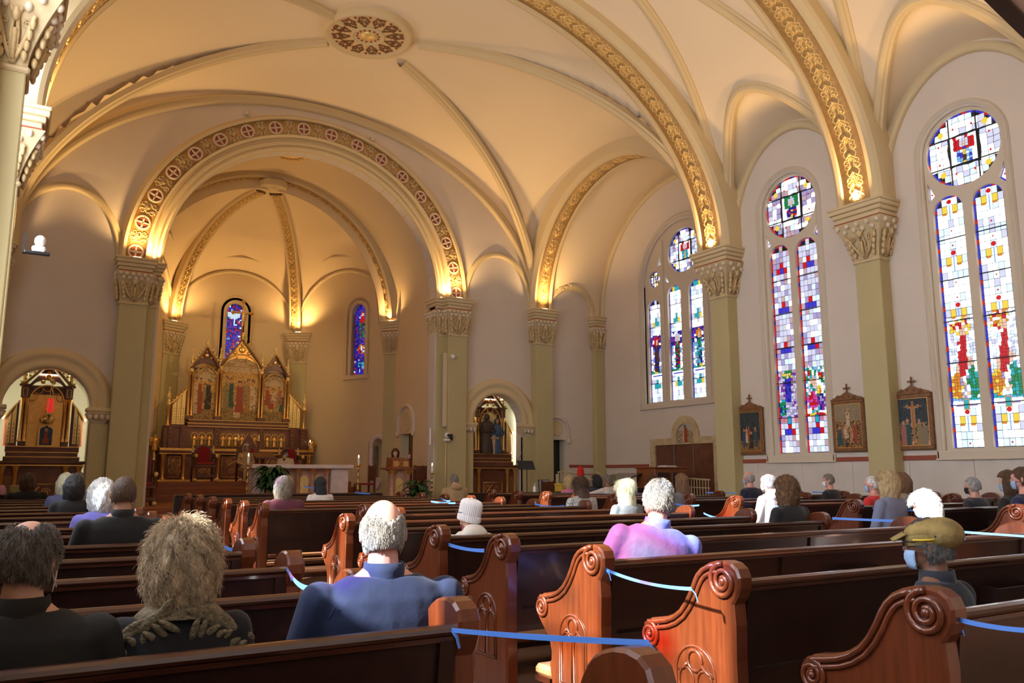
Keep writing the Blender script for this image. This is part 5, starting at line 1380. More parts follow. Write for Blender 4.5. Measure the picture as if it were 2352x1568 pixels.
# candlesticks
def candle(x, y, z0, h, label, r=.03):
    t = thing('candlestick', label, 'candlestick', (x, y, z0), 0, 'altar candlesticks')
    pr = [(.12, 0), (.12, .03), (.05, .07)]
    n = 5
    for k in range(n):
        b = .07 + (h - .35) * k / n; s_ = (h - .35) / n
        pr += [(.018, b + s_ * .2), (.020, b + s_ * .6), (.045, b + s_ * .75), (.018, b + s_ * .9)]
    pr += [(.025, h - .27), (.075, h - .23), (.03, h - .20)]
    a = MB(); a.lathe(pr, n=10); part('stem', a, M['brass'], t)
    a = MB(); a.lathe([(r, 0), (r, .17), (.004, .18)], (0, 0, h - .21), 10); part('candle', a, M['wax'], t)
    a = MB(); a.lathe([(.003, 0), (.016, .02), (.012, .04), (.002, .075)], (0, 0, h - .035), 8); part('flame', a, M['flame'], t)
candle(5.14, 20.5, .72, 1.18, 'lit brass candlestick at the plant end of the altar table')
candle(7.98, 20.6, .72, 1.18, 'lit brass candlestick at the open end of the altar table')
candle(9.78, 19.95, .72, .98, 'lit brass candlestick beside the ambo')
candle(8.62, 26.6, 1.24, 1.28, 'tall white lit candle at the end of the high altar', .022)
# thrones
def throne(x, y, z0, w, h, label, gable_top=False, s=1.0):
    t = thing('throne', label, 'chair', (x, y, z0), 0, 'red thrones'); sh = .46
    a = MB(); a.box(-w / 2, -.28, sh - .07, w / 2, .26, sh, b=.01); part('seat_frame', a, M['altarwood'], t)
    a = MB(); a.box(-w / 2 + .05, -.26, sh, w / 2 - .05, .22, sh + .07, b=.03); part('seat_cushion', a, M['redv'], t)
    hw = w / 2 - .04; zt = h - hw
    if gable_top: poly = [(-hw, sh), (hw, sh), (hw, h - .45), (0, h), (-hw, h - .45)]
    else: poly = arch_loop(0, hw, sh, zt, n=14)
    a = MB(); a.prism(poly, lambda u, v, d: (u, .22 + d, v), 0, .06); part('back_frame', a, M['altarwood'], t)
    k_ = .78; zc = (sh + h) / 2
    a = MB(); a.prism(arch_loop(0, hw * k_, sh + .08, (zt if not gable_top else h - .62) , n=14), lambda u, v, d: (u, .19 + d, v), 0, .035); part('back_cushion', a, M['redv'], t)
    for s_ in (-1, 1):
        a = MB(); a.tube([(s_ * w / 2, .25, 0), (s_ * w / 2, .25, h - .22)], .03, 8); part('back_post', a, M['altarwood'], t)
        a = MB(); a.lathe([(.035, 0), (.045, .03), (.02, .07), (.04, .11), (.004, .22)], (s_ * w / 2, .25, h - .24), 8); part('finial', a, M['goldlt'], t)
        a = MB(); a.lathe([(.05, 0), (.035, .06), (.03, sh + .16), (.045, sh + .20)], (s_ * w / 2, -.25, 0), 8); part('leg', a, M['altarwood'], t)
        a = MB(); a.tube([(s_ * w / 2, -.28, sh + .22), (s_ * w / 2, .25, sh + .25)], .035, 6); part('armrest', a, M['altarwood'], t)
        a = MB(); a.ell((s_ * w / 2, -.28, sh + .25), (.05, .05, .06), 8, 6); a.ell((s_ * w / 2, -.27, .05), (.06, .06, .05), 8, 6); part('gilt_knob', a, M['goldlt'], t)
    a = MB(); a.box(-w / 2, -.27, .12, w / 2, -.22, .2); part('stretcher', a, M['altarwood'], t)
    return t
throne(4.98, 24.75, 1.24, .56, 1.05, 'empty red velvet throne left of the centre throne')
throne(6.28, 24.9, 1.24, .60, 1.42, 'pointed centre throne behind the book stand', True)
throne(7.45, 24.75, 1.24, .56, 1.02, 'red throne of the person in white and blue mask')
throne(2.85, 20.9, .72, .52, 1.28, 'red throne by the left crossing pier')
bs = thing('book_stand', 'dark slanted book stand in front of the centre throne', 'stand', (6.45, 24.0, 1.08))
a = MB(); a.lathe([(.18, 0), (.16, .03), (.025, .06), (.022, .78), (.05, .82)], n=10); part('post', a, M['altarwood'], bs)
a = MB(); a.sweep([[(-.27, -.18, .80), (.27, -.18, .80), (.27, .18, .94), (-.27, .18, .94)], [(-.27, -.18, .84), (.27, -.18, .84), (.27, .18, .98), (-.27, .18, .98)]], caps=True); part('desk', a, M['altarwood'], bs)
# ambo
am = thing('ambo', 'wooden and marble ambo with gilt front below the reader', 'lectern', (8.98, 20.35, .72))
a = MB(); a.box(-.28, -.2, 0, .28, .22, .08, b=.01); part('base', a, M['marblep'], am)
for s in (-1, 1):
    a = MB(); column_mb(a, s * .22, -.14, .08, .82, .06, 10); part('column', a, M['marblep'], am)
    a = MB(); a.lathe([(.06, 0), (.10, .08), (.13, .14)], (s * .22, -.14, .70), 10); part('gilt_capital', a, M['gold'], am)
a = MB(); a.box(-.2, -.06, .08, .2, .2, .84); part('core', a, M['marblep'], am)
a = MB(); a.prism(arch_loop(0, .11, .14, .52, n=10), lambda u, v, d: (u, -.075 + d, v), 0, .02); part('gilt_panel', a, M['goldlt'], am)
a = MB(); a.box(-.40, -.26, .84, .40, .26, .89, b=.01); part('shelf', a, M['stepwood'], am)
a = MB(); a.sweep([[(-.26, -.20, .89), (.26, -.20, .89), (.26, .2, .89), (-.26, .2, .89)], [(-.24, -.16, 1.10), (.24, -.16, 1.10), (.24, .2, 1.16), (-.24, .2, 1.16)]], caps=True); part('reading_desk', a, M['stepwood'], am)
a = MB()
for s in (-1, 1): a.box(s * .14 - .07, -.195, .92, s * .14 + .07, -.165, 1.06)
a.tube([(.05 * math.cos(2 * pi * k / 12), -.2, .99 + .05 * math.sin(2 * pi * k / 12)) for k in range(12)], .012, 5, closed=True); part('gilt_plaque', a, M['gold'], am)
# plain chairs
def chair(x, y, z, rz, label, grp='dark chairs with red seats'):
    t = thing('side_chair', label, 'chair', (x, y, z), rz, grp)
    a = MB(); a.box(-.22, -.22, .44, .22, .22, .49, b=.012); part('seat', a, M['redv'], t)
    a = MB(); a.box(-.20, .20, .55, .20, .235, .95, b=.01); part('backrest', a, M['altarwood'], t)
    for s in (-1, 1):
        a = MB(); a.box(s * .2 - .02, .19, 0, s * .2 + .02, .235, .97); part('leg', a, M['altarwood'], t)
        a = MB(); a.box(s * .2 - .02, -.215, 0, s * .2 + .02, -.175, .44); part('leg', a, M['altarwood'], t)
    return t
chair(8.55, 21.6, .72, pi / 2 * -1, 'dark chair with red seat between altar table and ambo')
chair(9.9, 21.1, .72, pi, 'dark chair with red seat behind the ambo candle')
chair(10.05, 21.75, .72, -pi / 2, 'dark chair with red seat against the chancel wall')
chair(12.95, 19.4, .30, pi, 'dark chair holding a framed certificate by the dark door')
a = thing('framed_picture', 'framed certificate standing on the red seat by the dark door', 'picture', (12.95, 19.33, .80)); a.rotation_euler = (-.12, 0, 0)
b = MB(); b.box(-.19, 0, 0, .19, .02, .50, b=.006); part('frame', b, M['black'], a)
b = MB(); b.box(-.165, -.004, .02, .165, 0, .48); part('mount', b, mat('silver_mat', (.45, .46, .50), .5), a)
b = MB(); b.box(-.085, -.008, .05, .085, -.004, .45); part('sheet', b, M['white'], a)
# music stand + microphone
ms = thing('music_stand', 'black music stand beside the right side altar', 'stand', (11.98, 18.75, .30))
b = MB(); b.tube([(0, 0, 0), (0, 0, 1.28)], .012, 6)
for k in range(3): b.tube([(0, 0, .22), (.25 * math.cos(2.1 * k), .25 * math.sin(2.1 * k), .01)], .009, 5)
part('post', b, M['black'], ms)
b = MB(); b.sweep([[(-.25, -.04, 1.26), (.25, -.04, 1.26), (.25, -.02, 1.26), (-.25, -.02, 1.26)], [(-.25, .10, 1.50), (.25, .10, 1.50), (.25, .12, 1.50), (-.25, .12, 1.50)]], caps=True); part('desk', b, M['black'], ms)
mk = thing('microphone_stand', 'slim boom microphone stand behind the black music stand', 'microphone', (11.84, 18.95, .30))
b = MB(); b.lathe([(.12, 0), (.12, .02), (.012, .03)], n=10); b.tube([(0, 0, 0), (0, 0, 1.55), (.1, 0, 1.66)], .008, 6); part('stand', b, M['black'], mk)
b = MB(); b.ell((.11, 0, 1.68), (.02, .02, .035), 8, 6); part('microphone_head', b, M['black'], mk)
# plants
def plant(x, y, z, h, r, n, label, seed, flower=False):
    t = thing('potted_plant', label, 'plant', (x, y, z), 0, 'green plants of the sanctuary'); R = random.Random(seed)
    b = MB(); b.lathe([(r * .38, 0), (r * .5, .22), (r * .53, .25), (r * .48, .26), (.0, .24)], n=14); part('pot', b, M['carve'], t)
    for k in range(n):
        q = R.uniform(.15, 1); ph = R.uniform(0, 2 * pi); L_ = R.uniform(.6, 1.1) * r; zz = .22 + h * q * .8
        c, s = math.cos(ph), math.sin(ph); W = .055 * R.uniform(.7, 1.4)
        b = MB(); rings = []
        for i in range(6):
            u = i / 5; rr = .05 + L_ * u; z_ = zz + .22 * h * math.sin(u * 2.2) - .25 * h * u * u; w = W * math.sin(pi * (.12 + .86 * u)) + .004
            rings.append([(rr * c - w * s, rr * s + w * c, z_ - .012), (rr * c, rr * s, z_), (rr * c + w * s, rr * s - w * c, z_ - .012)])
        b.sweep(rings, ringclosed=False, smooth=True); part('leaf', b, M['leaf'], t, fix=False)
    b = MB()
    for k in range(7):
        ph = k * .9; b.tube([(0, 0, .2), (.06 * math.cos(ph), .06 * math.sin(ph), .22 + h * .5), (.16 * math.cos(ph), .16 * math.sin(ph), .22 + h * .8)], .009, 5)
    part('stems', b, M['leaf'], t, kind='stuff')
    if flower:
        b = MB(); b.ell((.02, -.05, h + .22), (.045, .02, .09), 8, 6); part('white_flower', b, M['white'], t)
plant(5.62, 20.15, .72, .78, .44, 110, 'leafy green plant in front of the altar table', 3)
plant(9.12, 19.5, .57, .55, .40, 60, 'green potted plant in front of the ambo', 5)
plant(13.45, 19.2, .30, .85, .45, 70, 'peace lily with a white flower before the dark door', 8, True)
# ------------------------------------------------------------------ wall pictures, doors, fittings, instruments
def bg_night(u, v, R): return R.choice(['dark', 'teal', 'navy', 'dark']) if v > .25 else R.choice(['earth', 'ochre', 'earth'])
def bg_day(u, v, R): return R.choice(['grey', 'rock', 'olive']) if v > .6 else R.choice(['earth', 'dark', 'ochre'])
def crucifix(u, v, R):
    if abs(u) < .07 and .08 < v < .95: return 'wood'
    if abs(v - .83) < .025 and abs(u) < .62: return 'wood'
    if abs(u) < .13 and .38 < v < .80: return 'flesh'
    if abs(v - (.80 - .0 + abs(u) * .08)) < .03 and abs(u) < .5: return 'flesh'
    for (x, z, w, c) in ((-.72, .42, .17, 'rose'), (-.42, .46, .16, 'teal'), (.40, .44, .16, 'olive'), (.72, .36, .2, 'grey')):
        if blob(u, v, x, z + .06, .09, .05): return 'flesh'
        if abs(u - x) < w and v < z: return c
    if v < .10: return R.choice(['red', 'ochre', 'white'])
    if v < .48: return R.choice(['grey', 'rock', 'dark', 'teal'])
    return R.choice(['navy', 'teal', 'dark', 'navy'])
STN = [(12.15, 'dark framed station picture of a crowd, left of the lilac window', figs(bg_night, [(-.6, .1, .58, .2, 'blue'), (-.35, .2, .62, .16, 'white'), (.1, .05, .5, .25, 'dark'), (.55, .1, .6, .22, 'teal'), (-.1, .3, .64, .15, 'red')])),
       (9.79, 'framed station picture of a pale figure in a crowd, partly behind the pier', figs(bg_day, [(0, .45, .92, .2, 'white'), (-.7, .05, .5, .24, 'teal'), (.55, .1, .6, .18, 'red'), (-.2, .2, .55, .2, 'white'), (.2, .1, .5, .15, 'flesh'), (-.45, .2, .6, .16, 'rose')])),
       (8.50, 'framed station picture of the crucifixion, left of the nearest window', crucifix)]
for y, lb, fn in STN:
    t = thing('station_picture', lb, 'picture', (0, 0, 0), 0, 'framed station pictures'); w = .345; z0, z1 = 1.83, 2.78
    x = XR - .02
    for (ya, za, yb_, zb) in ((y - w, z0, y + w, z0 + .07), (y - w, z1 - .07, y + w, z1)):
        a = MB(); a.box(x - .06, ya, za, x, yb_, zb, b=.012); part('frame_rail', a, M['carve'], t)
    for s in (-1, 1):
        ya, yb_ = sorted((y + s * w, y + s * (w - .07))); a = MB(); a.box(x - .06, ya, z0 + .07, x, yb_, z1 - .07, b=.012); part('frame_stile', a, M['carve'], t)
    a = MB(); a.box(x - .05, y - w + .065, z0 + .065, x - .035, y + w - .065, z1 - .065); part('gilt_slip', a, M['gold'], t)
    PP = lambda u, v, d: (x - .052 + d, u, v)
    part('painting', painting(lambda u, v, d: PP(2 * y - u, v, d), y - w + .08, y + w - .08, z0 + .08, z1 - .08, 26, 38, fn, 0, seed=int(y * 7)), QM, t)
    a = MB(); a.prism([(y - w - .02, z1), (y + w + .02, z1), (y + w - .05, z1 + .04), (y + .12, z1 + .09), (y, z1 + .15), (y - .12, z1 + .09), (y - w + .05, z1 + .04)], lambda u, v, d: (x - .06 + d, u, v), 0, .05)
    for s in (-1, 1):
        p = spiral(y + s * .17, z1 + .05, .045, 1.4, 0, s, 14); a.tube([(x - .06, q[0], q[1]) for q in p], .010, 5)
        a.ell((x - .06, y + s * .07, z1 + .07), (.012, .03, .03), 6, 4)
    part('crest', a, M['carve'], t)
    a = MB(); a.box(x - .045, y - .012, z1 + .12, x - .02, y + .012, z1 + .28); a.box(x - .045, y - .055, z1 + .205, x - .02, y + .055, z1 + .23)
    for q in ((0, .285), (-.06, .218), (.06, .218)): a.ell((x - .033, y + q[0], z1 + q[1]), (.016, .018, .018), 6, 4)
    part('cross', a, M['carve'], t)
# confessional in the transept wall
XW = XT - .01
cf = sroot('door_1', 'dark confessional front with tan marble surround and arched mosaic of a red robed shepherd')
PC = lambda u, v, d: (XW + d, u, v)
mar = mat('tan_marble', (.52, .40, .22), .5, noise=.2, nscale=9)
yc = 16.62
out = [(15.42, .1), (18.02, .1), (18.02, 2.42), (yc + .52, 2.42)] + arc2(yc, 2.46, .52, .54, 0, pi, 20)[0:] + [(yc - .52, 2.42), (15.42, 2.42)]
a = MB(); a.prism(out, PC, -.05, .0, holes=[[(15.58, .12), (17.82, .12), (17.82, 2.24), (15.58, 2.24)], arch_loop(yc, .33, 2.27, 2.46, n=16)]); part('marble_surround', a, mar, cf)
def shep(u, v, R):
    if blob(u, v, -.05, .86, .12, .07): return 'dark'
    if abs(u + .02) < .28 and .05 < v < .78: return 'red' if u > -.18 else 'white'
    if v > .62: return 'palesky'
    return R.choice(['rock', 'grey', 'olive', 'rock', 'white'])
part('mosaic', painting(lambda u, v, d: PC(2 * yc - u, v, d), yc - .33, yc + .33, 2.27, 2.79, 26, 22, shep, -.012, clip=lambda u, v: inside_arch(u, v, yc, .325, 2.46)), QM, cf)
for k in range(3):
    a = MB(); y0 = 15.58 + 2.24 * k / 3; a.box(XW - .02, y0 + .01, .12, XW + .03, y0 + 2.24 / 3 - .01, 2.24, b=.01); part('door_panel', a, M['altarwood'], cf)
# lean-to cream railing
rl = thing('stair_railing', 'cream iron stair railing behind the black piano', 'railing', (0, 0, 0)); crm = mat('cream_iron', (.55, .45, .27), .5)
yy = 18.4
for x, z in ((12.72, 1.45), (12.98, 1.62), (14.1, 1.50)):
    a = MB(); a.box(x - .035, yy - .035, .0, x + .035, yy + .035, z, b=.008); part('post', a, crm, rl)
a = MB(); a.tube([(12.98, yy, 1.52), (13.3, yy, 1.46), (14.1, yy, 1.44)], .022, 6); a.tube([(12.72, yy, 1.50), (12.98, yy, 1.50)], .016, 6); a.tube([(12.98, yy, .55), (14.1, yy, .5)], .016, 6); part('rail', a, crm, rl)
for k in range(12):
    a = MB(); x = 13.06 + k * .085; a.tube([(x, yy, .55), (x, yy, 1.46)], .010, 5); part('baluster', a, crm, rl)
a = MB()
for k in range(4): a.tube([(12.76 + .05 * k, yy, .6), (12.76 + .05 * k, yy, 1.48)], .010, 5)
for k in range(12): a.tube([(13.06 + k * .085 + .04 + .03 * math.cos(q), yy, 1.38 + .03 * math.sin(q)) for q in [2 * pi * w_ / 8 for w_ in range(8)]], .007, 4, closed=True)
part('scroll_infill', a, crm, rl, kind='stuff')
r2 = thing('stair_railing', 'short pale railing in front of the confessional doors', 'railing', (0, 0, 0))
for k in range(9):
    a = MB(); a.tube([(15.0, 15.15 + .1 * k, .16), (15.0, 15.15 + .1 * k, 1.30)], .012, 5); part('baluster', a, crm, r2)
a = MB(); a.tube([(15.0, 15.1, 1.30), (15.0, 16.0, 1.34)], .02, 6); a.tube([(15.0, 15.1, 1.1), (15.0, 16.0, 1.12)], .012, 6); part('rail', a, crm, r2)
# grand piano and organ console
pz = .12
gp = thing('grand_piano', 'black grand piano with raised lid near the railing', 'piano', (12.55, 15.9, pz), .12)
shape = [(0, 0), (1.35, 0), (1.35, .95), (1.15, 1.25), (.8, 1.35), (.45, 1.75), (.15, 1.9), (0, 1.75)]
a = MB(); a.prism([(q[0] - .1, q[1]) for q in shape], lambda u, v, d: (u, v, d), .68, .98); part('case', a, M['piano'], gp)
a = MB(); a.box(-.08, -.22, .68, 1.22, 0, .80, b=.01); part('keybed', a, M['piano'], gp)
a = MB(); a.box(-.02, -.20, .80, 1.16, -.06, .815); part('keys', a, M['white'], gp)
a = MB(); a.sweep([[(-.1, 0.1, .99), (-.1, 1.7, .99), (1.2, .9, 1.32), (1.2, .1, 1.32)], [(-.1, 0.1, 1.02), (-.1, 1.7, 1.02), (1.2, .9, 1.35), (1.2, .1, 1.35)]], caps=True); part('lid', a, M['piano'], gp)
for x, y in ((.0, .1), (1.1, .1), (.2, 1.55)):
    a = MB(); a.lathe([(.05, 0), (.035, .1), (.06, .68)], (x, y, 0), 8); part('leg', a, M['piano'], gp)
oc = thing('organ_console', 'brown wooden organ console with a white sheet on top', 'organ', (13.75, 15.7, .12))
a = MB(); a.box(0, 0, 0, 1.05, .7, 1.46, b=.015); part('case', a, M['stepwood'], oc)
a = MB(); a.box(-.03, -.03, 1.46, 1.08, .73, 1.50, b=.01); part('top', a, M['stepwood'], oc)
for k in range(2):
    a = MB(); a.box(.06 + .5 * k, -.02, .12, .49 + .5 * k, .0, 1.36, b=.008); part('panel', a, M['wood'], oc)
a = MB(); a.box(.42, .05, 1.50, .78, .35, 1.535); solo('sheet_music', a, M['white'], 'white sheets lying on top of the organ console', 'paper', loc=(13.75, 15.7, .12))
# doors
d2 = sroot('door_2', 'dark door ajar with a bright oval window, right of the pier')
a = MB(); a.prism([(13.60, .30), (14.10, .30), (14.10, 2.44), (13.60, 2.44)], fY(YC + .18), 0, .05, holes=[[(13.80 + .085 * math.cos(2 * pi * k / 20), 1.93 + .19 * math.sin(2 * pi * k / 20)) for k in range(20)]]); part('door_leaf', a, M['doorshade'], d2)
a = MB(); a.lathe([(.1, 0), (0, 0)], n=20); a.xf(Matrix.Translation((13.80, YC + .21, 1.93)) @ Matrix.Diagonal((1, 1, 2, 1)) @ Matrix.Rotation(pi / 2, 4, 'X')); part('oval_pane', a, glass('day_glass', (1, 1, 1), 3.0), d2)
a = MB(); a.box(13.5, YC + .36, .2, 14.6, YC + 1.6, 2.7); part('doorway_shade', a, M['doorshade'], d2)  # closed dark box added to stand for the shade behind the door
def tympanum(P, u, v, w, label, disc=True):
    r_ = sroot('trim_tympanum', label)
    a = MB(); arch_sweep(a, P, u, v, w, w, [(0, .02), (0, -.05), (.04, -.07), (.07, -.04), (.09, -.02), (.09, .02)], n=20, legs=v - .25); part('hood_mould', a, M['wall'], r_)
    a = MB()
    for s in (-1, 1):
        q = Vector(P(u + s * (w + .04), v - .30, -.05)); a.ell(q, (.06, .06, .08), 8, 6)
    part('corbel', a, M['capwhite'], r_, kind='stuff')
    a = MB(); 
    pts = [P(u + w * .55 * math.cos(2 * pi * k / 20), v + .06 + w * .55 * math.sin(2 * pi * k / 20), -.01) for k in range(20)]; a.tube(pts, .018, 5, closed=True)
    c_ = Vector(P(u, v + .06, -.005)); a.add([Vector(P(u + w * .5 * math.cos(2 * pi * k / 20), v + .06 + w * .5 * math.sin(2 * pi * k / 20), -.012)) for k in range(20)], [tuple(range(20))])
    part('roundel', a, M['trim'], r_)
tympanum(fY(YC), 14.02, 2.72, .36, 'round headed plaster tympanum over the dark door')
tympanum(fX(CA + 4.02), 23.1, 2.95, .52, 'round headed plaster tympanum over the chancel door')
d3 = sroot('door_3', 'dark doorway in the chancel wall behind the reader')
a = MB(); a.box(CA + 4.36, 22.4, .7, CA + 5.4, 23.8, 2.8); part('doorway_shade', a, M['doorshade'], d3)  # added box, its dark colour stands for shade inside the doorway
a = MB(); a.box(CA + 4.05, 22.64, .75, CA + 4.10, 22.9, 2.64); part('door_leaf', a, M['altarwood'], d3)
# shrine niche on the apse wall
sn = sroot('trim_shrine', 'pink marble framed wall niche with a small shelf on the apse wall')
a = MB(); arch_sweep(a, AP0, .45, 2.35, .22, .22, [(0, .3), (0, -.04), (.05, -.05), (.10, -.05), (.15, -.04), (.15, .02)], n=20, legs=1.35); part('marble_frame', a, M['marble'], sn)
a = MB(); q = [[AP0(u, v, d) for u, d in ((.10, -.12), (.80, -.12), (.80, .02), (.10, .02))] for v in (1.24, 1.34)]; a.sweep(q, caps=True); part('shelf', a, M['marble'], sn)
a = MB(); q = [[AP0(.45 + w * k, v, d) for k, d in ((-1, -.10), (1, -.10), (1, .02), (-1, .02))] for v, w in ((1.24, .25), (1.0, .08))]; a.sweep(q, caps=True); part('bracket', a, M['marble'], sn)
a = MB(); lp = arch_loop(.45, .23, 1.34, 2.35, n=12); a.sweep([[AP0(u, v, d) for u, v in lp] for d in (.1, .45)]); a.add([AP0(u, v, .45) for u, v in lp], [tuple(range(len(lp)))]); part('niche_back', a, M['apse'], sn)
# fittings on the crossing pier
XPR = CA + 4.12
t = thing('speaker_column', 'tall slim beige loudspeaker column on the crossing pier', 'speaker', (XPR - .34, YC - .16, 0))
a = MB(); a.box(-.055, -.10, 2.70, .055, .02, 4.72, b=.02); part('cabinet', a, M['surround'], t)
a = MB(); a.box(-.04, -.108, 2.76, .04, -.099, 4.66); part('grille', a, M['trim'], t)
t = thing('dome_camera', 'small white dome camera beside the top of the speaker column', 'camera', (XPR - .20, YC - .38, 4.62))
a = MB(); a.box(-.03, 0, -.03, .03, .08, .05, b=.01); part('bracket', a, M['white'], t)
a = MB(); a.ell((0, -.02, -.02), (.06, .06, .06), 10, 8); part('dome', a, M['white'], t)
t = thing('ptz_camera', 'white remote camera on a pipe bracket on the crossing pier', 'camera', (XPR - .36, YC - .40, 2.33))
a = MB(); a.box(-.08, -.06, -.02, .08, .08, .05, b=.02); part('base', a, M['white'], t)
a = MB(); a.ell((0, -.01, .14), (.075, .075, .075), 12, 8); part('head', a, M['white'], t)
a = MB(); a.lathe([(.035, 0), (.038, .03), (.0, .03)], n=12); a.xf(Matrix.Translation((0, -.07, .14)) @ Matrix.Rotation(pi / 2, 4, 'X')); part('lens', a, M['black'], t)
a = MB(); a.box(.09, -.02, .02, .17, .08, .18, b=.01); part('power_box', a, M['black'], t)
a = MB(); a.tube([(0, .06, -1.9), (0, .06, .02)], .018, 6); part('conduit', a, M['trim'], t)
t = thing('ptz_camera', 'white remote camera on a dark bracket at the far left pier', 'camera', (.20, 12.05, 4.25))
a = MB(); a.box(-.14, -.02, -.03, .15, .10, .0, b=.008); a.box(-.16, .0, -.03, -.13, .10, .22); part('bracket', a, M['black'], t)
a = MB(); a.box(-.06, -.04, .0, .1, .1, .07, b=.02); a.ell((.03, .02, .14), (.07, .07, .08), 10, 8); part('head', a, M['white'], t)
for px, py, nm in ((567, 260, 'left'), (855, 320, 'right')):
    p = at(px, py, YC - .06); t = thing('wall_sensor', 'small beige sensor box above the %s of the chancel arch' % ('left half' if nm == 'left' else 'right half'), 'sensor', p)
    a = MB(); a.box(-.06, -.05, -.06, .06, .05, .06, b=.012); part('housing', a, M['surround'], t)
    a = MB(); a.ell((0, -.055, 0), (.03, .02, .03), 8, 6); part('lens', a, M['white'], t)
a = MB(); a.box(-.018, -.02, -.22, .018, .02, .22, b=.006); solo('wall_light', a, mat('strip_white', (.9, .9, .95), .4), 'slim white strip fitting on the edge of the crossing pier', 'light', loc=at(988, 1002, 20.1))
# sanitiser bottles, box, cloth at the front
def bottle(p, label):
    t = thing('sanitizer_bottle', label, 'bottle', p, 0, 'white pump bottles')
    a = MB(); a.lathe([(.035, 0), (.037, .01), (.035, .10), (.014, .12), (.013, .14)], n=12); part('body', a, M['white'], t)
    a = MB(); a.tube([(0, 0, .14), (0, 0, .175), (.035, 0, .175)], .008, 6); part('pump', a, M['white'], t)
bottle((1.12, 17.32, 1.06), 'white pump bottle on the left front screen')
bottle((10.05, 15.42, 1.05), 'white pump bottle on the right hand front screen')
a = MB(); a.box(-.2, -.1, 0, .2, .1, .17, b=.01); o = solo('donation_box', a, mat('olive_card', (.30, .25, .08), .6), 'olive green cardboard box before the far left altar', 'box', loc=(.42, 17.33, 1.06))
a = MB(); a.lathe([(.075, 0), (.09, .02), (.07, .10), (.05, .15), (.02, .17), (0, .17)], n=12); solo('folded_cloth', a, mat('pink_cloth', (.55, .30, .38), .9, noise=.3, nscale=30), 'pink patterned cloth beside the olive box', 'cloth', loc=(.10, 17.33, 1.06))
a = MB(); a.box(-.22, -.12, 0, .22, .12, .17, b=.01); a.box(-.23, -.13, .14, .23, .13, .18, b=.008); solo('gift_box', a, mat('gold_card', (.55, .36, .05), .5), 'gold patterned box in front of the confessional', 'box', loc=(10.9, 15.45, 1.05))
a = MB(); a.box(-.1, -.08, 0, .12, .1, .28, b=.03); solo('cloth_bundle', a, mat('orange_cloth', (.60, .22, .05), .9), 'orange cloth bundle at the foot of the window pier', 'cloth', loc=(11.30, 15.45, 1.05))
a = MB(); a.ell((0, 0, .14), (.09, .07, .16), 10, 8); solo('cloth_bundle', a, mat('scarlet_cloth', (.55, .015, .01), .9), 'scarlet cloth heaped on the orange bundle by the window pier', 'cloth', loc=(11.33, 15.46, 1.32))
# dark gallery edge overhead at the right
def atz(px, py, z):
    d = fwv * 1903 + rtv * (px - 1176) - upv * (py - 784); return Vector((0, 0, CAM_H)) + d * ((z - CAM_H) / d.z)
p1, p2 = atz(2240, -25, 4.3), atz(2420, 150, 4.3)
dv_ = (p2 - p1).normalized(); pA = p1 - dv_ * 1.2; pB = p2 + dv_ * 6.0
nrm = Vector((dv_.y, -dv_.x, 0))
if nrm.dot(Vector((1, -1, 0))) < 0: nrm = -nrm
g_ = sroot('ceiling_gallery', 'dark edged gallery overhead at the right corner')
a = MB(); b0 = [pA + nrm * .10, pB + nrm * .10, pB + nrm * 6, pA + nrm * 6]; a.sweep([b0, [p + Vector((0, 0, .04)) for p in b0]], caps=True); part('soffit', a, M['wall'], g_)
a = MB(); b0 = [pA, pB, pB + nrm * .10, pA + nrm * .10]; a.sweep([[p - Vector((0, 0, .02)) for p in b0], [p + Vector((0, 0, .05)) for p in b0]], caps=True); part('fascia', a, M['wood'], g_)
# ------------------------------------------------------------------ people
def cap_tube(mb, p, q, r0, r1, n=10, steps=5):
    p, q = Vector(p), Vector(q); mb.tube([p.lerp(q, i / steps) for i in range(steps + 1)], [r0 + (r1 - r0) * i / steps for i in range(steps + 1)], n); mb.ell(p, (r0,) * 3, n, 8); mb.ell(q, (r1,) * 3, n, 8)
def torso_mb(mb, w, d, e, zmax=.70, z0=-.02):
    prof = [(-.06, .150, .115, .03), (0, .180, .130, .02), (.10, .172, .125, .01), (.22, .165, .118, .0), (.34, .178, .116, -.005), (.44, .190, .108, -.012), (.51, .182, .092, -.016), (.555, .150, .076, -.012), (.59, .095, .066, -.004), (.63, .060, .060, .006), (.70, .054, .056, .018)]
    rings = []
    for z, a, b, y in prof:
        if z > zmax: break
        k = w if z < .6 else 1; kd = d if z < .6 else 1
        rings.append([(math.copysign(abs(math.cos(t)) ** .85, math.cos(t)) * (a * k + e), y + math.copysign(abs(math.sin(t)) ** .9, math.sin(t)) * (b * kd + e), z) for t in [2 * pi * i / 20 for i in range(20)]])
    mb.sweep(rings, caps=True, smooth=True)
PEND = []     # (raw object, voxel, smooth) to be resolved together
def raw(name, mb, mt, parent, vox, sm=6):
    me = mb.mesh(name, mt); o = link(name, me, parent)
    m = o.modifiers.new('r', 'REMESH'); m.mode = 'VOXEL'; m.voxel_size = vox; m.use_smooth_shade = True
    s = o.modifiers.new('s', 'SMOOTH'); s.factor = .5; s.iterations = sm
    PEND.append(o); return o
SKIN = {k: mat('skin_' + k, c, .5, noise=.08, nscale=30) for k, c in (('fair', (.62, .34, .24)), ('pink', (.66, .32, .25)), ('tan', (.45, .23, .14)), ('brown', (.17, .075, .042)), ('dark', (.24, .12, .075)))}
HAIRM = {}
def hairmat(key, col, var=.45):
    if key not in HAIRM:
        HAIRM[key] = mat('hair_' + key, col, .48, noise=var, nscale=26, stretch=(2.2, 2.2, .45), bump=.9, bscale=60)
    return HAIRM[key]
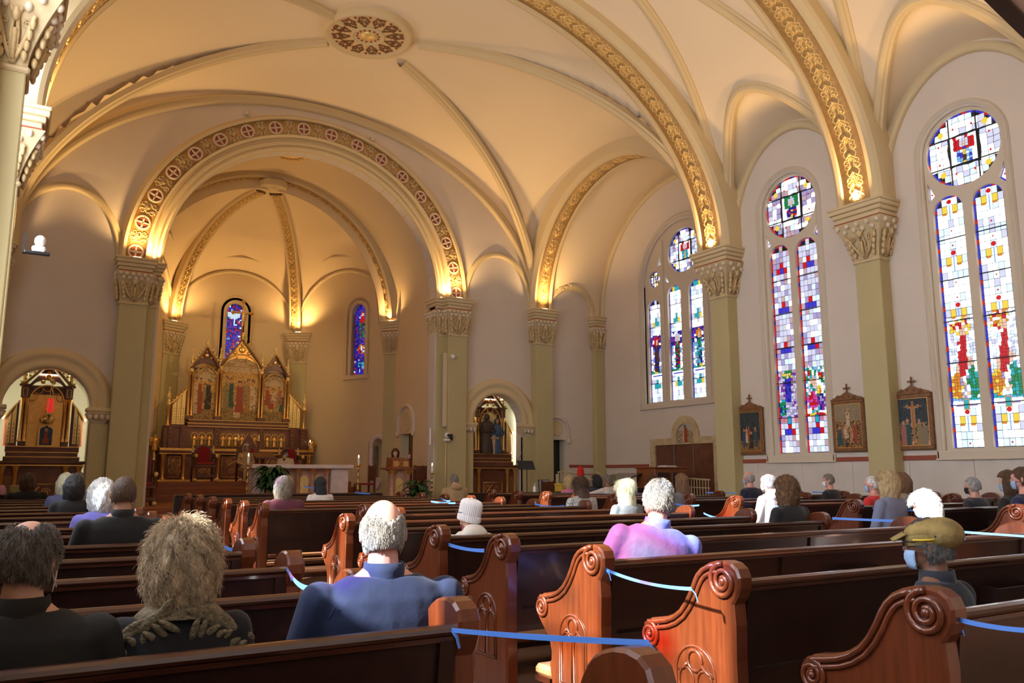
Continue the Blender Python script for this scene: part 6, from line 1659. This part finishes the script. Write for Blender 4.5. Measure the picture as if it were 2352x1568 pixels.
HC_ = {'grey': (.20, .17, .145), 'greylt': (.42, .38, .33), 'white': (.80, .76, .68), 'silver': (.36, .36, .35), 'blonde': (.55, .40, .20), 'ash': (.64, .49, .31), 'gold': (.66, .50, .22), 'platinum': (.85, .75, .48), 'brown': (.09, .045, .022), 'lbrown': (.17, .085, .035), 'dark': (.022, .015, .012), 'black': (.009, .009, .011), 'auburn': (.13, .055, .02), 'bobgrey': (.23, .18, .12), 'pepper': (.13, .12, .11)}
def clothmat(col, key=None, rough=.85, n=.12): return mat('cloth_%s' % (key or 'x'), col, rough, noise=n, nscale=7, bump=.25, bscale=9, sheen=.15)
def head_pts(c, R, p): return c + R @ Vector(p)
def hair_shell(style, seed, s=1.0):
    """shell around a unit head frame (head radii .076,.096,.115); returns MB in head space"""
    a = MB(); Rr = random.Random(seed); nu, nv = 48, 34
    ph = [Rr.uniform(0, 6.28) for _ in range(8)]
    def lump(t, p, f): return math.sin(f * t + ph[0] + 2 * math.sin(p * 3 + ph[1])) * math.sin(f * .8 * p + ph[2]) + .6 * math.sin(1.9 * f * t + ph[3] + p * 5) * math.cos(1.7 * f * p + ph[4])
    grid = []
    for j in range(nv + 1):
        el = pi / 2 - (pi * .93) * j / nv
        row = []
        for i in range(nu):
            t = 2 * pi * i / nu
            d = Vector((math.cos(el) * math.cos(t), math.cos(el) * math.sin(t), math.sin(el)))
            th = {'short': .010, 'bald': .006, 'bob': .028, 'long': .022, 'curly': .036, 'wave': .032, 'crop': .005, 'thin': .009, 'fringe': .006}[style]
            f = {'short': 9, 'bald': 12, 'bob': 6, 'long': 5, 'curly': 9, 'wave': 8, 'crop': 10, 'thin': 10, 'fringe': 11}[style]
            amp = {'short': .004, 'bald': .003, 'bob': .005, 'long': .005, 'curly': .011, 'wave': .011, 'crop': .001, 'thin': .004, 'fringe': .002}[style]
            r = Vector((d.x * (.078 + th), d.y * (.098 + th), d.z * (.115 + th)))
            r += d * amp * lump(t, el, f)
            if style in ('bob', 'long', 'curly', 'wave') and d.z < .15:
                k = min(1, (.15 - d.z) / .9); drop = {'bob': .075, 'long': .10, 'curly': .045, 'wave': .05}[style]
                r.z -= drop * k; g = {'bob': 1.10, 'long': .95, 'curly': 1.0, 'wave': 1.06}[style]
                q = max(math.hypot(d.x, d.y), .001); r.x = d.x / q * (.078 + th) * (1 - .25 * k ** 3) * g; r.y = d.y / q * (.094 + th) * (1 - .30 * k ** 3) * g
                r += Vector((d.x, d.y, 0)) * amp * lump(t, el * 1.5, f)
            row.append((r, d))
        grid.append(row)
    keep = lambda d: True
    def keepf(d):
        front = d.y
        if style in ('bob', 'long', 'curly', 'wave'):
            return not (front > .35 and d.z < .42) and not (d.z < -.72 and front > -.2)
        low = -.60 - .25 * front if front < 0 else -.25 + .75 * front
        if d.z < low: return False
        if front > .55 and d.z < .45: return False
        if style == 'bald': return d.z < .62 + .1 * front and not (d.z > .42 and front > -.1)
        if style == 'fringe': return d.z < .58 - .25 * max(0, 1 - abs(d.x) * 1.7) * (front < 0) and not (d.z > .40 and front > -.1)
        if style == 'thin': return not (d.z > .80 and abs(d.x) < .4 and front > -.5)
        return True
    vs = [grid[j][i][0] for j in range(nv + 1) for i in range(nu)]
    fs = []
    for j in range(nv):
        for i in range(nu):
            dd = (grid[j][i][1] + grid[j + 1][(i + 1) % nu][1]); dd.normalize()
            if keepf(dd): fs.append((j * nu + i, j * nu + (i + 1) % nu, (j + 1) * nu + (i + 1) % nu, (j + 1) * nu + i))
    # drop the degenerate pole: fine for quads
    a.add(vs, fs, True)
    return a, grid, keepf
def strands(name, grid, keepf, mt, parent, Mx, n, L_, curl, seed, rad=.0009, flow=(0, -.15, -1), grav=.6):
    R = random.Random(seed); P = []; Np = 7
    nv = len(grid) - 1; nu = len(grid[0])
    while len(P) < n * Np:
        j = R.random() * nv; i = R.random() * nu; j0 = min(int(j), nv - 1); i0 = int(i) % nu
        r, d = grid[j0][i0]; r2, d2 = grid[j0 + 1][(i0 + 1) % nu]; k = R.random(); r = r.lerp(r2, k); d = d.lerp(d2, k).normalized()
        if R.random() > max(.15, math.cos(math.asin(max(-1, min(1, d.z))))) or not keepf(d): continue
        r = r * .985
        f = Vector(flow); f = (f - d * f.dot(d)); f = f.normalized() if f.length > .05 else Vector((R.uniform(-1, 1), -1, 0)).normalized()
        f = (f + Vector((R.uniform(-1, 1), R.uniform(-1, 1), R.uniform(-1, 1))) * .25 * (1 + curl)).normalized()
        ll = L_ * R.uniform(.6, 1.25); c1 = R.uniform(0, 6.28); sd = d.cross(f)
        p = Vector(r)
        for q in range(Np):
            P.append(p.copy()); u = (q + 1) / (Np - 1)
            p = p + (f * (.75 + .25 * u) + d * (.35 * (1 - u) * (1 + curl * .5) - .1 * u) + sd * curl * .8 * math.sin(c1 + u * 6) + d * curl * .5 * math.cos(c1 + u * 6)) * (ll / (Np - 1))
    cu = bpy.data.hair_curves.new(name); cu.add_curves([Np] * n)
    arr = np.array([c for p in P for c in p], dtype=np.float32); cu.attributes['position'].data.foreach_set('vector', arr)
    ra = cu.attributes.get('radius') or cu.attributes.new('radius', 'FLOAT', 'POINT'); ra.data.foreach_set('value', np.array([rad * (1 - .6 * ((k % Np) / (Np - 1))) for k in range(n * Np)], dtype=np.float32))
    cu.materials.append(mt); o = link(name, cu, parent, Mx); o['kind'] = 'stuff'; return o
def hand_mb(a, wr, ax, up, s=1.0, spread=.25, curl=.2):
    """palm and five fingers; ax along the fingers, up the palm normal"""
    ax = Vector(ax).normalized(); up = Vector(up); up = (up - ax * up.dot(ax)).normalized(); sd = ax.cross(up)
    wr = Vector(wr); pc = wr + ax * .045 * s
    R = Matrix((sd, ax, up)).transposed(); a.ell(pc, (.042 * s, .050 * s, .016 * s), 10, 8, R=R)
    for k, (o, L_) in enumerate(((-.032, .062), (-.011, .074), (.011, .078), (.032, .068))):
        b = wr + ax * .085 * s + sd * o * s; dirn = (ax + sd * o * spread * 18 * .5).normalized()
        m_ = b + dirn * L_ * .5 * s - up * curl * .012 * s; e = m_ + (dirn - up * curl).normalized() * L_ * .5 * s
        a.tube([b - dirn * .015 * s, b, m_, e], [.0095 * s, .0095 * s, .0085 * s, .007 * s], 7); a.ell(e, (.0075 * s,) * 3, 6, 5)
    b = wr + ax * .025 * s - sd * .036 * s; m_ = b + (ax * .5 - sd * .8).normalized() * .035 * s; e = m_ + (ax * .9 - sd * .35).normalized() * .032 * s
    a.tube([b, m_, e], [.012 * s, .010 * s, .008 * s], 7); a.ell(e, (.009 * s,) * 3, 6, 5)
def person(label, px, py, Y, seat, hair, skin, top, yaw=0.0, head_yaw=0.0, tilt=0.0, w=1.0, lean=0.0, vox=.016, legs=(.03, .03, .04), mask=None, glasses=False, hat=None, nstr=0, collar=None, xoff=0.0, standing=False, hood=None, arms='lap', lum=None, seed=None, hairkey=None, mirror=False, dz=0.0, curl=.2, roll=0.0):
    seed = seed if seed is not None else int(px * 7 + py)
    h = at(px, py, Y); X = h.x - .70 * math.sin(roll); ztop = h.z
    if standing: zs = seat + .82
    else: zs = seat
    Hs = ztop - zs; k = max(.84, min(1.10, Hs / .862)); zs = ztop - .862 * k + dz; w *= 1.10
    t = thing('person', label, 'person', (X, Y, zs), yaw); t.scale = (k * 1.0, k * 1.0, k)
    hc = Vector((0, .022, .742)); HR = Matrix.Rotation(head_yaw, 3, 'Z') @ Matrix.Rotation(tilt, 3, 'X')
    lean_q = Matrix.Rotation(roll, 3, 'Y') @ Matrix.Rotation(lean, 3, 'X')
    hcp = lean_q @ hc
    H4 = Matrix.Translation(hcp) @ (lean_q @ HR).to_4x4()
    A = MB()       # skin: one continuous body
    B = MB(); torso_mb(B, w * .93, .9, -.006); A.join(B, lean_q.to_4x4())
    hd = MB(); hd.ell((0, 0, .015), (.076, .094, .105), 18, 14); hd.ell((0, .025, -.045), (.058, .066, .070), 14, 10); hd.ell((0, .070, -.085), (.030, .026, .026), 10, 8); hd.ell((0, .098, -.018), (.014, .020, .024), 8, 6); hd.ell((0, .085, .03), (.055, .02, .018), 10, 6); hd.ell((0, .088, -.058), (.024, .010, .008), 8, 5)
    for s in (-1, 1): hd.ell((s * .081, -.005, -.010), (.010, .022, .034), 8, 7, R=Matrix.Rotation(s * .35, 3, 'Z'))
    hd.tube([(0, -.012, -.06), (0, -.02, -.15)], [.056, .060], 12)
    A.join(hd, H4)
    C = MB(); B = MB(); torso_mb(B, w, 1.0, .010, zmax=.60); C.join(B, lean_q.to_4x4())
    for s in (-1, 1):
        sh = lean_q @ Vector((s * .178 * w, -.012, .505))
        if arms == 'raise' and s < 0: el, wr = Vector((s * .34, .10, .36)), Vector((s * .40, .16, .58))
        elif arms == 'side' and s < 0: el, wr = Vector((s * .42, .10, .44)), Vector((s * .66, .22, .42))
        elif arms == 'face' and s < 0: el, wr = Vector((s * .20, .22, .34)), Vector((s * .10, .20, .62))
        elif arms == 'desk': el, wr = Vector((s * .25, .10, .26)), Vector((s * .18, .32, .32))
        else: el, wr = Vector((s * .245 * w, .03, .24)), Vector((s * .10, .27, .13))
        el = lean_q @ el if arms == 'lap' and lean else el
        cap_tube(A, sh, el, .045, .038); cap_tube(A, el, wr, .036, .026)
        up = Vector((0, 0, 1)) if not (arms in ('raise', 'side') and s < 0) else Vector((0, -1, .2))
        ax = (wr - el).normalized()
        hand_mb(A, wr, ax if arms != 'lap' else Vector((-s * .35, .8, -.35)), up)
        cap_tube(C, sh, el, .064 * (.5 + .5 * w), .052); cap_tube(C, el, wr - ax * .02, .050, .038)
        C.ell(sh + Vector((0, 0, -.005)), (.068, .068, .060), 10, 8)
    D = MB()
    for s in (-1, 1):
        if standing: hp, kn, an = Vector((s * .085, 0, .02)), Vector((s * .09, .02, -.40)), Vector((s * .09, 0, -.80))
        else: hp, kn, an = Vector((s * .09, .05, .055)), Vector((s * .11, .42, .06)), Vector((s * .11, .42, -.36))
        for mbx, e in ((A, -.012), (D, .006)):
            cap_tube(mbx, hp, kn, .085 + e, .062 + e); cap_tube(mbx, kn, an, .058 + e, .042 + e)
        A.ell(an + Vector((0, .07, -.03)), (.042, .12, .04), 10, 6)
        cap_tube(D, hp + Vector((-s * .05, -.03, .02)), hp, .10, .09)
    raw('body', A, SKIN[skin], t, vox * .8, 3)
    tm = top if not isinstance(top, tuple) else clothmat(top, label.split()[0])
    cl = raw('upper_clothing', C, tm, t, vox, 5)
    raw('lower_clothing', D, clothmat(legs, 'legs'), t, vox * 1.2, 4)
    if collar:
        a = MB(); a.lathe([(.082, -.03), (.078, .02), (.074, .052), (.066, .050), (.068, 0)], (0, -.004, .585), 22); a.xf(lean_q.to_4x4()); part('collar', a, collar if not isinstance(collar, tuple) else clothmat(collar, 'collar'), t)
    if hood:
        a = MB(); a.ell((0, -.085, .565), (.135, .075, .075), 16, 10); a.ell((0, -.06, .60), (.115, .07, .06), 14, 8); a.xf(lean_q.to_4x4()); raw('hood', a, tm, t, .014, 4)
    if hair:
        style, col = hair; a, grid, keepf = hair_shell(style, seed); mt = hairmat(col, HC_[col])
        me = a.mesh('hair', mt); o = link('hair', me, t, H4)
        if style in ('bob', 'curly', 'long', 'wave'):
            s_ = o.modifiers.new('sol', 'SOLIDIFY'); s_.thickness = .012; s_.offset = -1
        if style == 'long':
            a = MB(); rings = []; R = random.Random(seed)
            for i in range(12):
                z = .03 - .40 * i / 11; q = math.sin(pi * (.10 + .72 * i / 11)); wd = .088 * q + .02; 
                rings.append([(wd * math.cos(tt) + .004 * math.sin(7 * tt + i), -.085 + .012 * i / 11 * -1 + .035 * math.sin(tt) * (1 - .3 * i / 11), z) for tt in [2 * pi * m_ / 22 for m_ in range(22)]])
            a.sweep(rings, caps=True, smooth=True); part('hair_length', a, mt, o)
        if nstr:
            L_ = {'short': .022, 'bald': .018, 'bob': .06, 'long': .09, 'curly': .05, 'wave': .055, 'crop': .012, 'thin': .025, 'fringe': .013}[style]
            strands('hair_strands', grid, keepf, mt, o, None, nstr, L_, curl, seed)
    if hat: hat(t, H4)
    if mask:
        a = MB(); rings = []
        for i in range(5):
            z = -.02 - .085 * i / 4; q = 1 - .25 * abs(i - 1.5) / 2.5
            rings.append([(.072 * math.sin(tt) * (1.0 - .12 * i / 4), .03 + (.085 * q) * math.cos(tt), z) for tt in [-1.25 + 2.5 * m_ / 14 for m_ in range(15)]])
        a.sweep(rings, ringclosed=False, smooth=True); a.xf(H4); mk_ = part('face_mask', a, mask, t, fix=False); s_ = mk_.modifiers.new('sol', 'SOLIDIFY'); s_.thickness = .003
        a = MB()
        for s in (-1, 1):
            for z in (-.025, -.09): a.tube([(s * .068, .055, z), (s * .082, .01, (z - .02) / 2 - .005), (s * .086, -.022, -.012)], .0022, 4)
        a.xf(H4); part('ear_loops', a, mask if mask is not MASKB else M['black'], mk_)
    if glasses:
        a = MB()
        for s in (-1, 1):
            a.tube([(s * .033 + .026 * math.cos(q), .104, .018 + .02 * math.sin(q)) for q in [2 * pi * m_ / 12 for m_ in range(12)]], .0028, 5, closed=True); a.tube([(s * .058, .102, .022), (s * .080, .06, .02), (s * .086, -.01, .012)], .0028, 5)
        a.tube([(-.008, .108, .02), (.008, .108, .02)], .0025, 4); a.xf(H4); part('glasses', a, M['black'], t)
    a = MB()
    for s in (-1, 1): a.ell((s * .032, .083, .016), (.013, .009, .007), 8, 6)
    a.xf(H4); part('eyes', a, M['white'], t, kind='stuff')
    a = MB()
    for s in (-1, 1): a.ell((s * .032, .0905, .016), (.005, .003, .005), 6, 5)
    a.xf(H4); part('pupils', a, M['black'], t, kind='stuff')
    return t, H4, tm, lean_q
MASKB = mat('mask_blue', (.30, .45, .68), .8); MASKW = mat('mask_white', (.80, .82, .84), .8); MASKK = mat('mask_black', (.012, .012, .014), .8)
def sv(row, x): return zf(x, row) + .46
def knit(t, H4):
    km = mat('knit_white', (.74, .70, .68), .95, sheen=.3)
    a = MB(); rings = []; N = 72
    prof = [(.093, -.055), (.096, -.02), (.097, .012), (.099, .016), (.100, .04), (.100, .075), (.096, .105), (.082, .128), (.055, .140), (.015, .143)]
    for j, (r, z) in enumerate(prof):
        rings.append([((r + .0022 * (1 if i % 2 else -1)) * math.cos(2 * pi * i / N) * .92, (r + .0022 * (1 if i % 2 else -1)) * math.sin(2 * pi * i / N) * 1.12 - .012, z) for i in range(N)])
    a.sweep(rings, smooth=False, caps=True); a.xf(H4 @ Matrix.Rotation(.22, 4, 'X')); h_ = part('knit_hat', a, km, t)
    a = MB(); rings = []
    for (r, z) in ((.100, -.06), (.104, -.05), (.104, -.012), (.098, -.004)):
        rings.append([((r + .0026 * (1 if i % 2 else -1)) * math.cos(2 * pi * i / N) * .92, (r + .0026 * (1 if i % 2 else -1)) * math.sin(2 * pi * i / N) * 1.12 - .012, z) for i in range(N)])
    a.sweep(rings, smooth=False); a.xf(H4 @ Matrix.Rotation(.22, 4, 'X')); part('ribbed_brim', a, km, h_)
def flatcap(t, H4):
    cm = mat('olive_canvas', (.24, .17, .055), .9, noise=.3, nscale=14, bump=.5, bscale=22)
    a = MB(); a.ell((0, -.012, .072), (.096, .122, .055), 22, 12, R=Matrix.Rotation(-.22, 3, 'X')); a.ell((0, -.055, .056), (.104, .100, .078), 20, 12); R = random.Random(5)
    for k in range(7): 
        q = -2.6 + k * .75; a.ell((.078 * math.cos(q), -.03 + .09 * math.sin(q), .06), (.03, .03, .035), 8, 6)
    a.xf(H4); raw('cap_crown', a, cm, t, .008, 4)
    a = MB(); a.lathe([(.089, 0), (.092, .012), (.092, .040), (.088, .045)], (0, -.004, .012), 30, sq=1.16); a.xf(H4 @ Matrix.Rotation(-.18, 4, 'X')); cb = part('cap_band', a, cm, t)
    a = MB(); a.tube([(.094, -.04, .028), (.094, .01, .032), (.088, .05, .038)], .005, 5); a.tube([(-.094, -.04, .028), (-.094, .01, .032), (-.088, .05, .038)], .005, 5); a.xf(H4 @ Matrix.Rotation(-.18, 4, 'X')); part('yellow_cord', a, mat('yellow_cord', (.65, .45, .03), .7), cb)
    a = MB()
    for s in (-1, 1): a.ell((s * .096, -.045, .052), (.005, .013, .013), 10, 8)
    a.xf(H4); part('side_button', a, M['black'], cb)
    a = MB(); rings = []
    for u in range(5):
        k = u / 4; rings.append([((.078 - .01 * k) * math.sin(tt), .075 + .035 * math.cos(tt) + .055 * k, .050 - .034 * k + .012 * math.cos(tt)) for tt in [-1.3 + 2.6 * m_ / 12 for m_ in range(13)]])
    a.sweep(rings, ringclosed=False, smooth=True); a.xf(H4); pk = part('cap_peak', a, cm, t, fix=False); s_ = pk.modifiers.new('sol', 'SOLIDIFY'); s_.thickness = .006
# ---- foreground
navyf = mat('navy_fleece', (.009, .018, .060), .9, noise=.15, nscale=6, bump=.3, bscale=7, sheen=.08)
blackk = mat('black_knit', (.008, .008, .010), .9, sheen=.1); greyk = mat('charcoal_shirt', (.013, .013, .012), .9, noise=.1, nscale=8, bump=.3, bscale=8)
person('man in a charcoal shirt with thinning grey hair at the left edge', 70, 1196, 2.80, sv(2.55, .3), ('thin', 'grey'), 'fair', greyk, yaw=-.12, head_yaw=-.42, w=1.10, vox=.011, glasses=True, mask=MASKW, nstr=9000, collar=greyk)
t, H4, tm, lq = person('woman with short wavy ash blonde hair, black top with olive lace yoke', 425, 1213, 2.84, sv(2.55, .7), ('wave', 'ash'), 'fair', blackk, yaw=-.1, head_yaw=-.05, w=.95, vox=.011, nstr=18000, mask=MASKK, curl=.9)
lace = mat('olive_lace', (.20, .165, .10), .9, noise=.35, nscale=60, bump=.6, bscale=90)
a = MB()
a.lathe([(.075, .018), (.10, -.004), (.125, -.020), (.150, -.045)], (0, -.010, .605), 30, sq=.80)
y_ = part('lace_yoke', a, lace, t, 'olive lace yoke', fix=False); s_ = y_.modifiers.new('sol', 'SOLIDIFY'); s_.thickness = .004
a = MB(); R = random.Random(2)
for s in (-1, 1):
    for k in range(7):
        u = k / 6; c = Vector((s * (.06 + .15 * u), -.088 + .055 * u, .585 - .085 * u + R.uniform(-.012, .012))); ang = s * (.5 + .9 * u) + R.uniform(-.4, .4)
        a.ell(c + Vector((0, -.022, -.01)), (.020, .010, .060), 8, 6, R=Matrix.Rotation(s * -.9 + R.uniform(-.5, .5), 3, 'Y') @ Matrix.Rotation(.35, 3, 'X'))
        a.ell(c + Vector((s * -.02, -.034, -.055)), (.014, .010, .045), 8, 6, R=Matrix.Rotation(s * .6 + R.uniform(-.5, .5), 3, 'Y') @ Matrix.Rotation(.3, 3, 'X'))
part('lace_leaves', a, lace, y_, kind='stuff')
a = MB()
for s in (-1, 1): a.ell((s * .083, -.002, -.055), (.007,) * 3, 8, 6)
a.xf(H4); part('earring', a, M['brass'], t)
t, H4, tm, lq = person('heavy set man in a navy fleece with a balding white haired head', 885, 1148, 2.86, sv(2.55, 1.0), ('fringe', 'greylt'), 'pink', navyf, yaw=-.12, head_yaw=-.08, w=1.22, vox=.010, nstr=12000, collar=navyf)
a = MB()
for s in (-1, 1): a.tube([(s * .20, -.10, .50), (s * .225, -.075, .44), (s * .235, -.06, .36), (s * .225, -.06, .28)], .0028, 5)
part('sleeve_seam', a, navyf, t)
person('man in a navy coat and olive canvas flat cap with a blue mask', 2140, 1193, 2.02, sv(1.73, 3.4), ('short', 'pepper'), 'brown', mat('navy_coat', (.006, .008, .014), .9, sheen=.1, bump=.2, bscale=9), yaw=.15, head_yaw=.30, w=1.08, vox=.011, mask=MASKB, glasses=True, hat=flatcap, collar=(.010, .013, .022), nstr=5000)
# ---- middle
wind = mat('blue_windbreaker', (.13, .17, .62), .6, noise=.08, nscale=4, bump=.7, bscale=7, sheen=.1)
t, H4, tm, lq = person('man in a bright blue windbreaker with straight grey hair', 1503, 1097, 3.90, sv(3.63, 4.0), ('short', 'greylt'), 'pink', wind, yaw=-.38, head_yaw=-.05, w=1.10, vox=.012, nstr=9000, collar=wind, curl=.05, roll=.16)
person('person in a white ribbed knit hat and cream coat', 1080, 1150, 5.76, sv(5.53, 3.3), None, 'fair', (.62, .56, .47), yaw=.1, head_yaw=.35, w=1.0, vox=.014, hat=knit, glasses=True, collar=(.20, .01, .04), hood=True)
person('bald man in a black jacket, head lit from above', 288, 1093, 6.58, sv(6.35, 1.2), ('crop', 'brown'), 'tan', (.007, .007, .008), yaw=-.05, w=1.15, vox=.014, collar=(.007, .007, .008))
person('woman with bright white curly hair and blue violet jacket beside the bald man', 237, 1108, 8.48, sv(8.25, 1.0), ('curly', 'white'), 'fair', (.16, .15, .52), head_yaw=.2, w=.95, vox=.016, nstr=3000, collar=(.25, .40, .42))
person('woman in a black top with thick black hair on the left', 172, 1094, 11.33, sv(11.1, .9), ('bob', 'black'), 'tan', (.006, .006, .007), w=.95)
person('woman with pale blonde hair and white collar, behind the black haired woman', 153, 1090, 13.6, sv(13.0, .8), ('bob', 'platinum'), 'fair', (.10, .12, .25), w=.9, collar=(.8, .8, .8))
person('man with short grey brown hair, farthest head by the left altar', 183, 1084, 14.9, sv(14.0, .8), ('short', 'grey'), 'fair', (.10, .12, .20), w=.9)
person('dark dressed woman with brown hair at the far left front', 66, 1091, 16.0, sv(15.8, .8), ('curly', 'brown'), 'dark', (.008, .007, .008), w=1.25)
person('woman in a maroon sweater with a grey brown bob', 653, 1098, 10.55, sv(10.28, 5.4), ('bob', 'bobgrey'), 'fair', (.11, .018, .035), w=1.12, nstr=2500)
person('woman in cream with long black hair near the altar table', 737, 1097, 13.4, sv(13.1, 6.5), ('long', 'black'), 'tan', (.60, .52, .44), w=.95)
person('man in a tan hooded coat in front of the right side altar', 1048, 1087, 15.4, sv(15.03, 6.5), ('short', 'grey'), 'fair', (.38, .25, .12), w=1.2, lean=-.1, hood=True)
seq = mat('sequin_knit', (.10, .10, .10), .45, noise=.9, nscale=60, col2=(.75, .75, .72))
person('woman with long straight brown hair and a sequined grey top', 1335, 1097, 9.58, sv(9.33, 6.6), ('long', 'brown'), 'fair', seq, w=1.05, vox=.014, nstr=3000, curl=.02)
person('woman with long bright blonde hair and a grey puffer jacket', 1438, 1104, 7.68, sv(7.43, 6.0), ('long', 'platinum'), 'fair', (.16, .18, .20), w=.95, nstr=4000, vox=.014, curl=.02)
person('woman with curly sandy hair and a pink top', 1307, 1096, 14.6, sv(14.1, 9), ('curly', 'blonde'), 'fair', (.60, .17, .32), w=.9)
person('man in a pale shirt with an arm stretched along the pew', 1396, 1090, 13.9, sv(13.6, 9.3), ('short', 'grey'), 'dark', (.62, .55, .50), arms='side', head_yaw=.7, yaw=.15, w=1.0)
person('black haired woman in dark blue turned to the man beside her', 1371, 1092, 14.3, sv(14.1, 9.4), ('bob', 'black'), 'fair', (.012, .015, .04), head_yaw=.5, w=.9)
person('woman with long light brown hair, grey top and maroon sleeve', 1567, 1090, 9.55, sv(9.33, 8.7), ('long', 'lbrown'), 'fair', (.12, .12, .13), w=.95, collar=(.22, .01, .03))
person('person with short curly hair at the piano', 1497, 1093, 14.6, sv(14.4, 11.5), ('curly', 'auburn'), 'fair', (.03, .03, .04), w=.9)
person('grey haired man in a navy jacket looking aside by the window pier', 1722, 1083, 10.2, sv(9.9, 11), ('bald', 'silver'), 'pink', (.012, .016, .045), head_yaw=.35, yaw=.15, mask=MASKB, w=1.08)
person('man in a pale hooded sweatshirt and white mask with sunlit head', 1767, 1088, 7.70, sv(7.43, 9.1), ('thin', 'silver'), 'pink', (.62, .68, .72), head_yaw=.25, yaw=.1, mask=MASKW, w=1.05, vox=.013, hood=True, nstr=2000)
person('woman in a black coat with brown curled hair in the middle pews', 1809, 1100, 5.80, sv(5.53, 6.4), ('curly', 'lbrown'), 'fair', (.008, .008, .009), w=1.05, vox=.013, nstr=6000, curl=.6)
person('bald man in black with a white mask against the window wall', 1905, 1087, 8.9, sv(8.6, 12.3), ('crop', 'grey'), 'pink', (.010, .010, .011), head_yaw=.45, yaw=.2, mask=MASKW)
person('bald man in a red jacket with a blue mask', 2006, 1092, 6.75, sv(6.48, 10.2), ('crop', 'white'), 'pink', (.55, .02, .02), head_yaw=.35, yaw=.15, mask=MASKB, w=1.1)
person('woman in a plaid jacket with a golden bob', 2040, 1085, 5.80, sv(5.53, 9.1), ('bob', 'blonde'), 'fair', (.18, .20, .30), head_yaw=.2, vox=.013, nstr=3000, curl=.03, collar=(.5, .46, .40))
person('woman with brown hair in a beige coat before the wall', 2074, 1089, 7.0, sv(6.7, 11), ('bob', 'lbrown'), 'fair', (.32, .25, .19), head_yaw=.3)
person('dark haired person mostly hidden behind the plaid jacket', 2037, 1079, 8.3, sv(8.1, 12.8), ('short', 'grey'), 'fair', (.05, .05, .06))
person('woman with white hair and a white jacket leaning forward, sunlit', 2185, 1121, 4.00, sv(3.63, 6.7), ('bob', 'white'), 'fair', (.80, .78, .74), lean=-.32, head_yaw=.25, yaw=.2, w=1.05, vox=.013, nstr=5000, curl=.03, arms='face', mask=MASKB, collar=(.8, .78, .72), dz=.0)
person('grey haired man with a black mask near the window wall', 2236, 1096, 5.80, sv(5.53, 10.7), ('short', 'silver'), 'fair', (.02, .02, .03), head_yaw=.4, mask=MASKK)
person('woman with dark brown hair, blue mask and black coat at the right', 2319, 1085, 5.3, sv(5.53, 10.6), ('bob', 'brown'), 'fair', (.010, .010, .011), head_yaw=.35, mask=MASKB)
person('man in a navy quilted jacket cut by the right edge', 2350, 1073, 4.80, sv(4.58, 9.9), ('short', 'brown'), 'pink', (.015, .02, .07), head_yaw=.35, mask=MASKB)
# ---- sanctuary
person('reader in a blue sweater at the ambo with one hand raised', 908, 1032, 20.75, .72, ('curly', 'auburn'), 'pink', (.045, .09, .20), yaw=pi * .93, arms='raise', standing=True, w=.95)
person('person in white vestment with glasses and a blue mask on the right throne', 657, 1033, 24.55, 1.24 + .5, ('short', 'black'), 'tan', (.72, .60, .42), yaw=pi, glasses=True, mask=MASKB, w=1.1, legs=(.72, .62, .46))
person('white haired person in cream vestment on the pointed centre throne', 566, 1020, 24.68, 1.24 + .5, ('bob', 'platinum'), 'fair', (.55, .36, .16), yaw=pi, w=1.0, legs=(.55, .38, .18))
# resolve the modifiers of all bodies in one go
dg = bpy.context.evaluated_depsgraph_get(); dg.update()
done = []
for o in PEND:
    ev = o.evaluated_get(dg); me = bpy.data.meshes.new_from_object(ev); done.append((o, me))
for o, me in done:
    ms_ = list(o.data.materials); o.modifiers.clear(); o.data = me
    if not me.materials:
        for m_ in ms_: me.materials.append(m_)
    me.polygons.foreach_set('use_smooth', [True] * len(me.polygons))
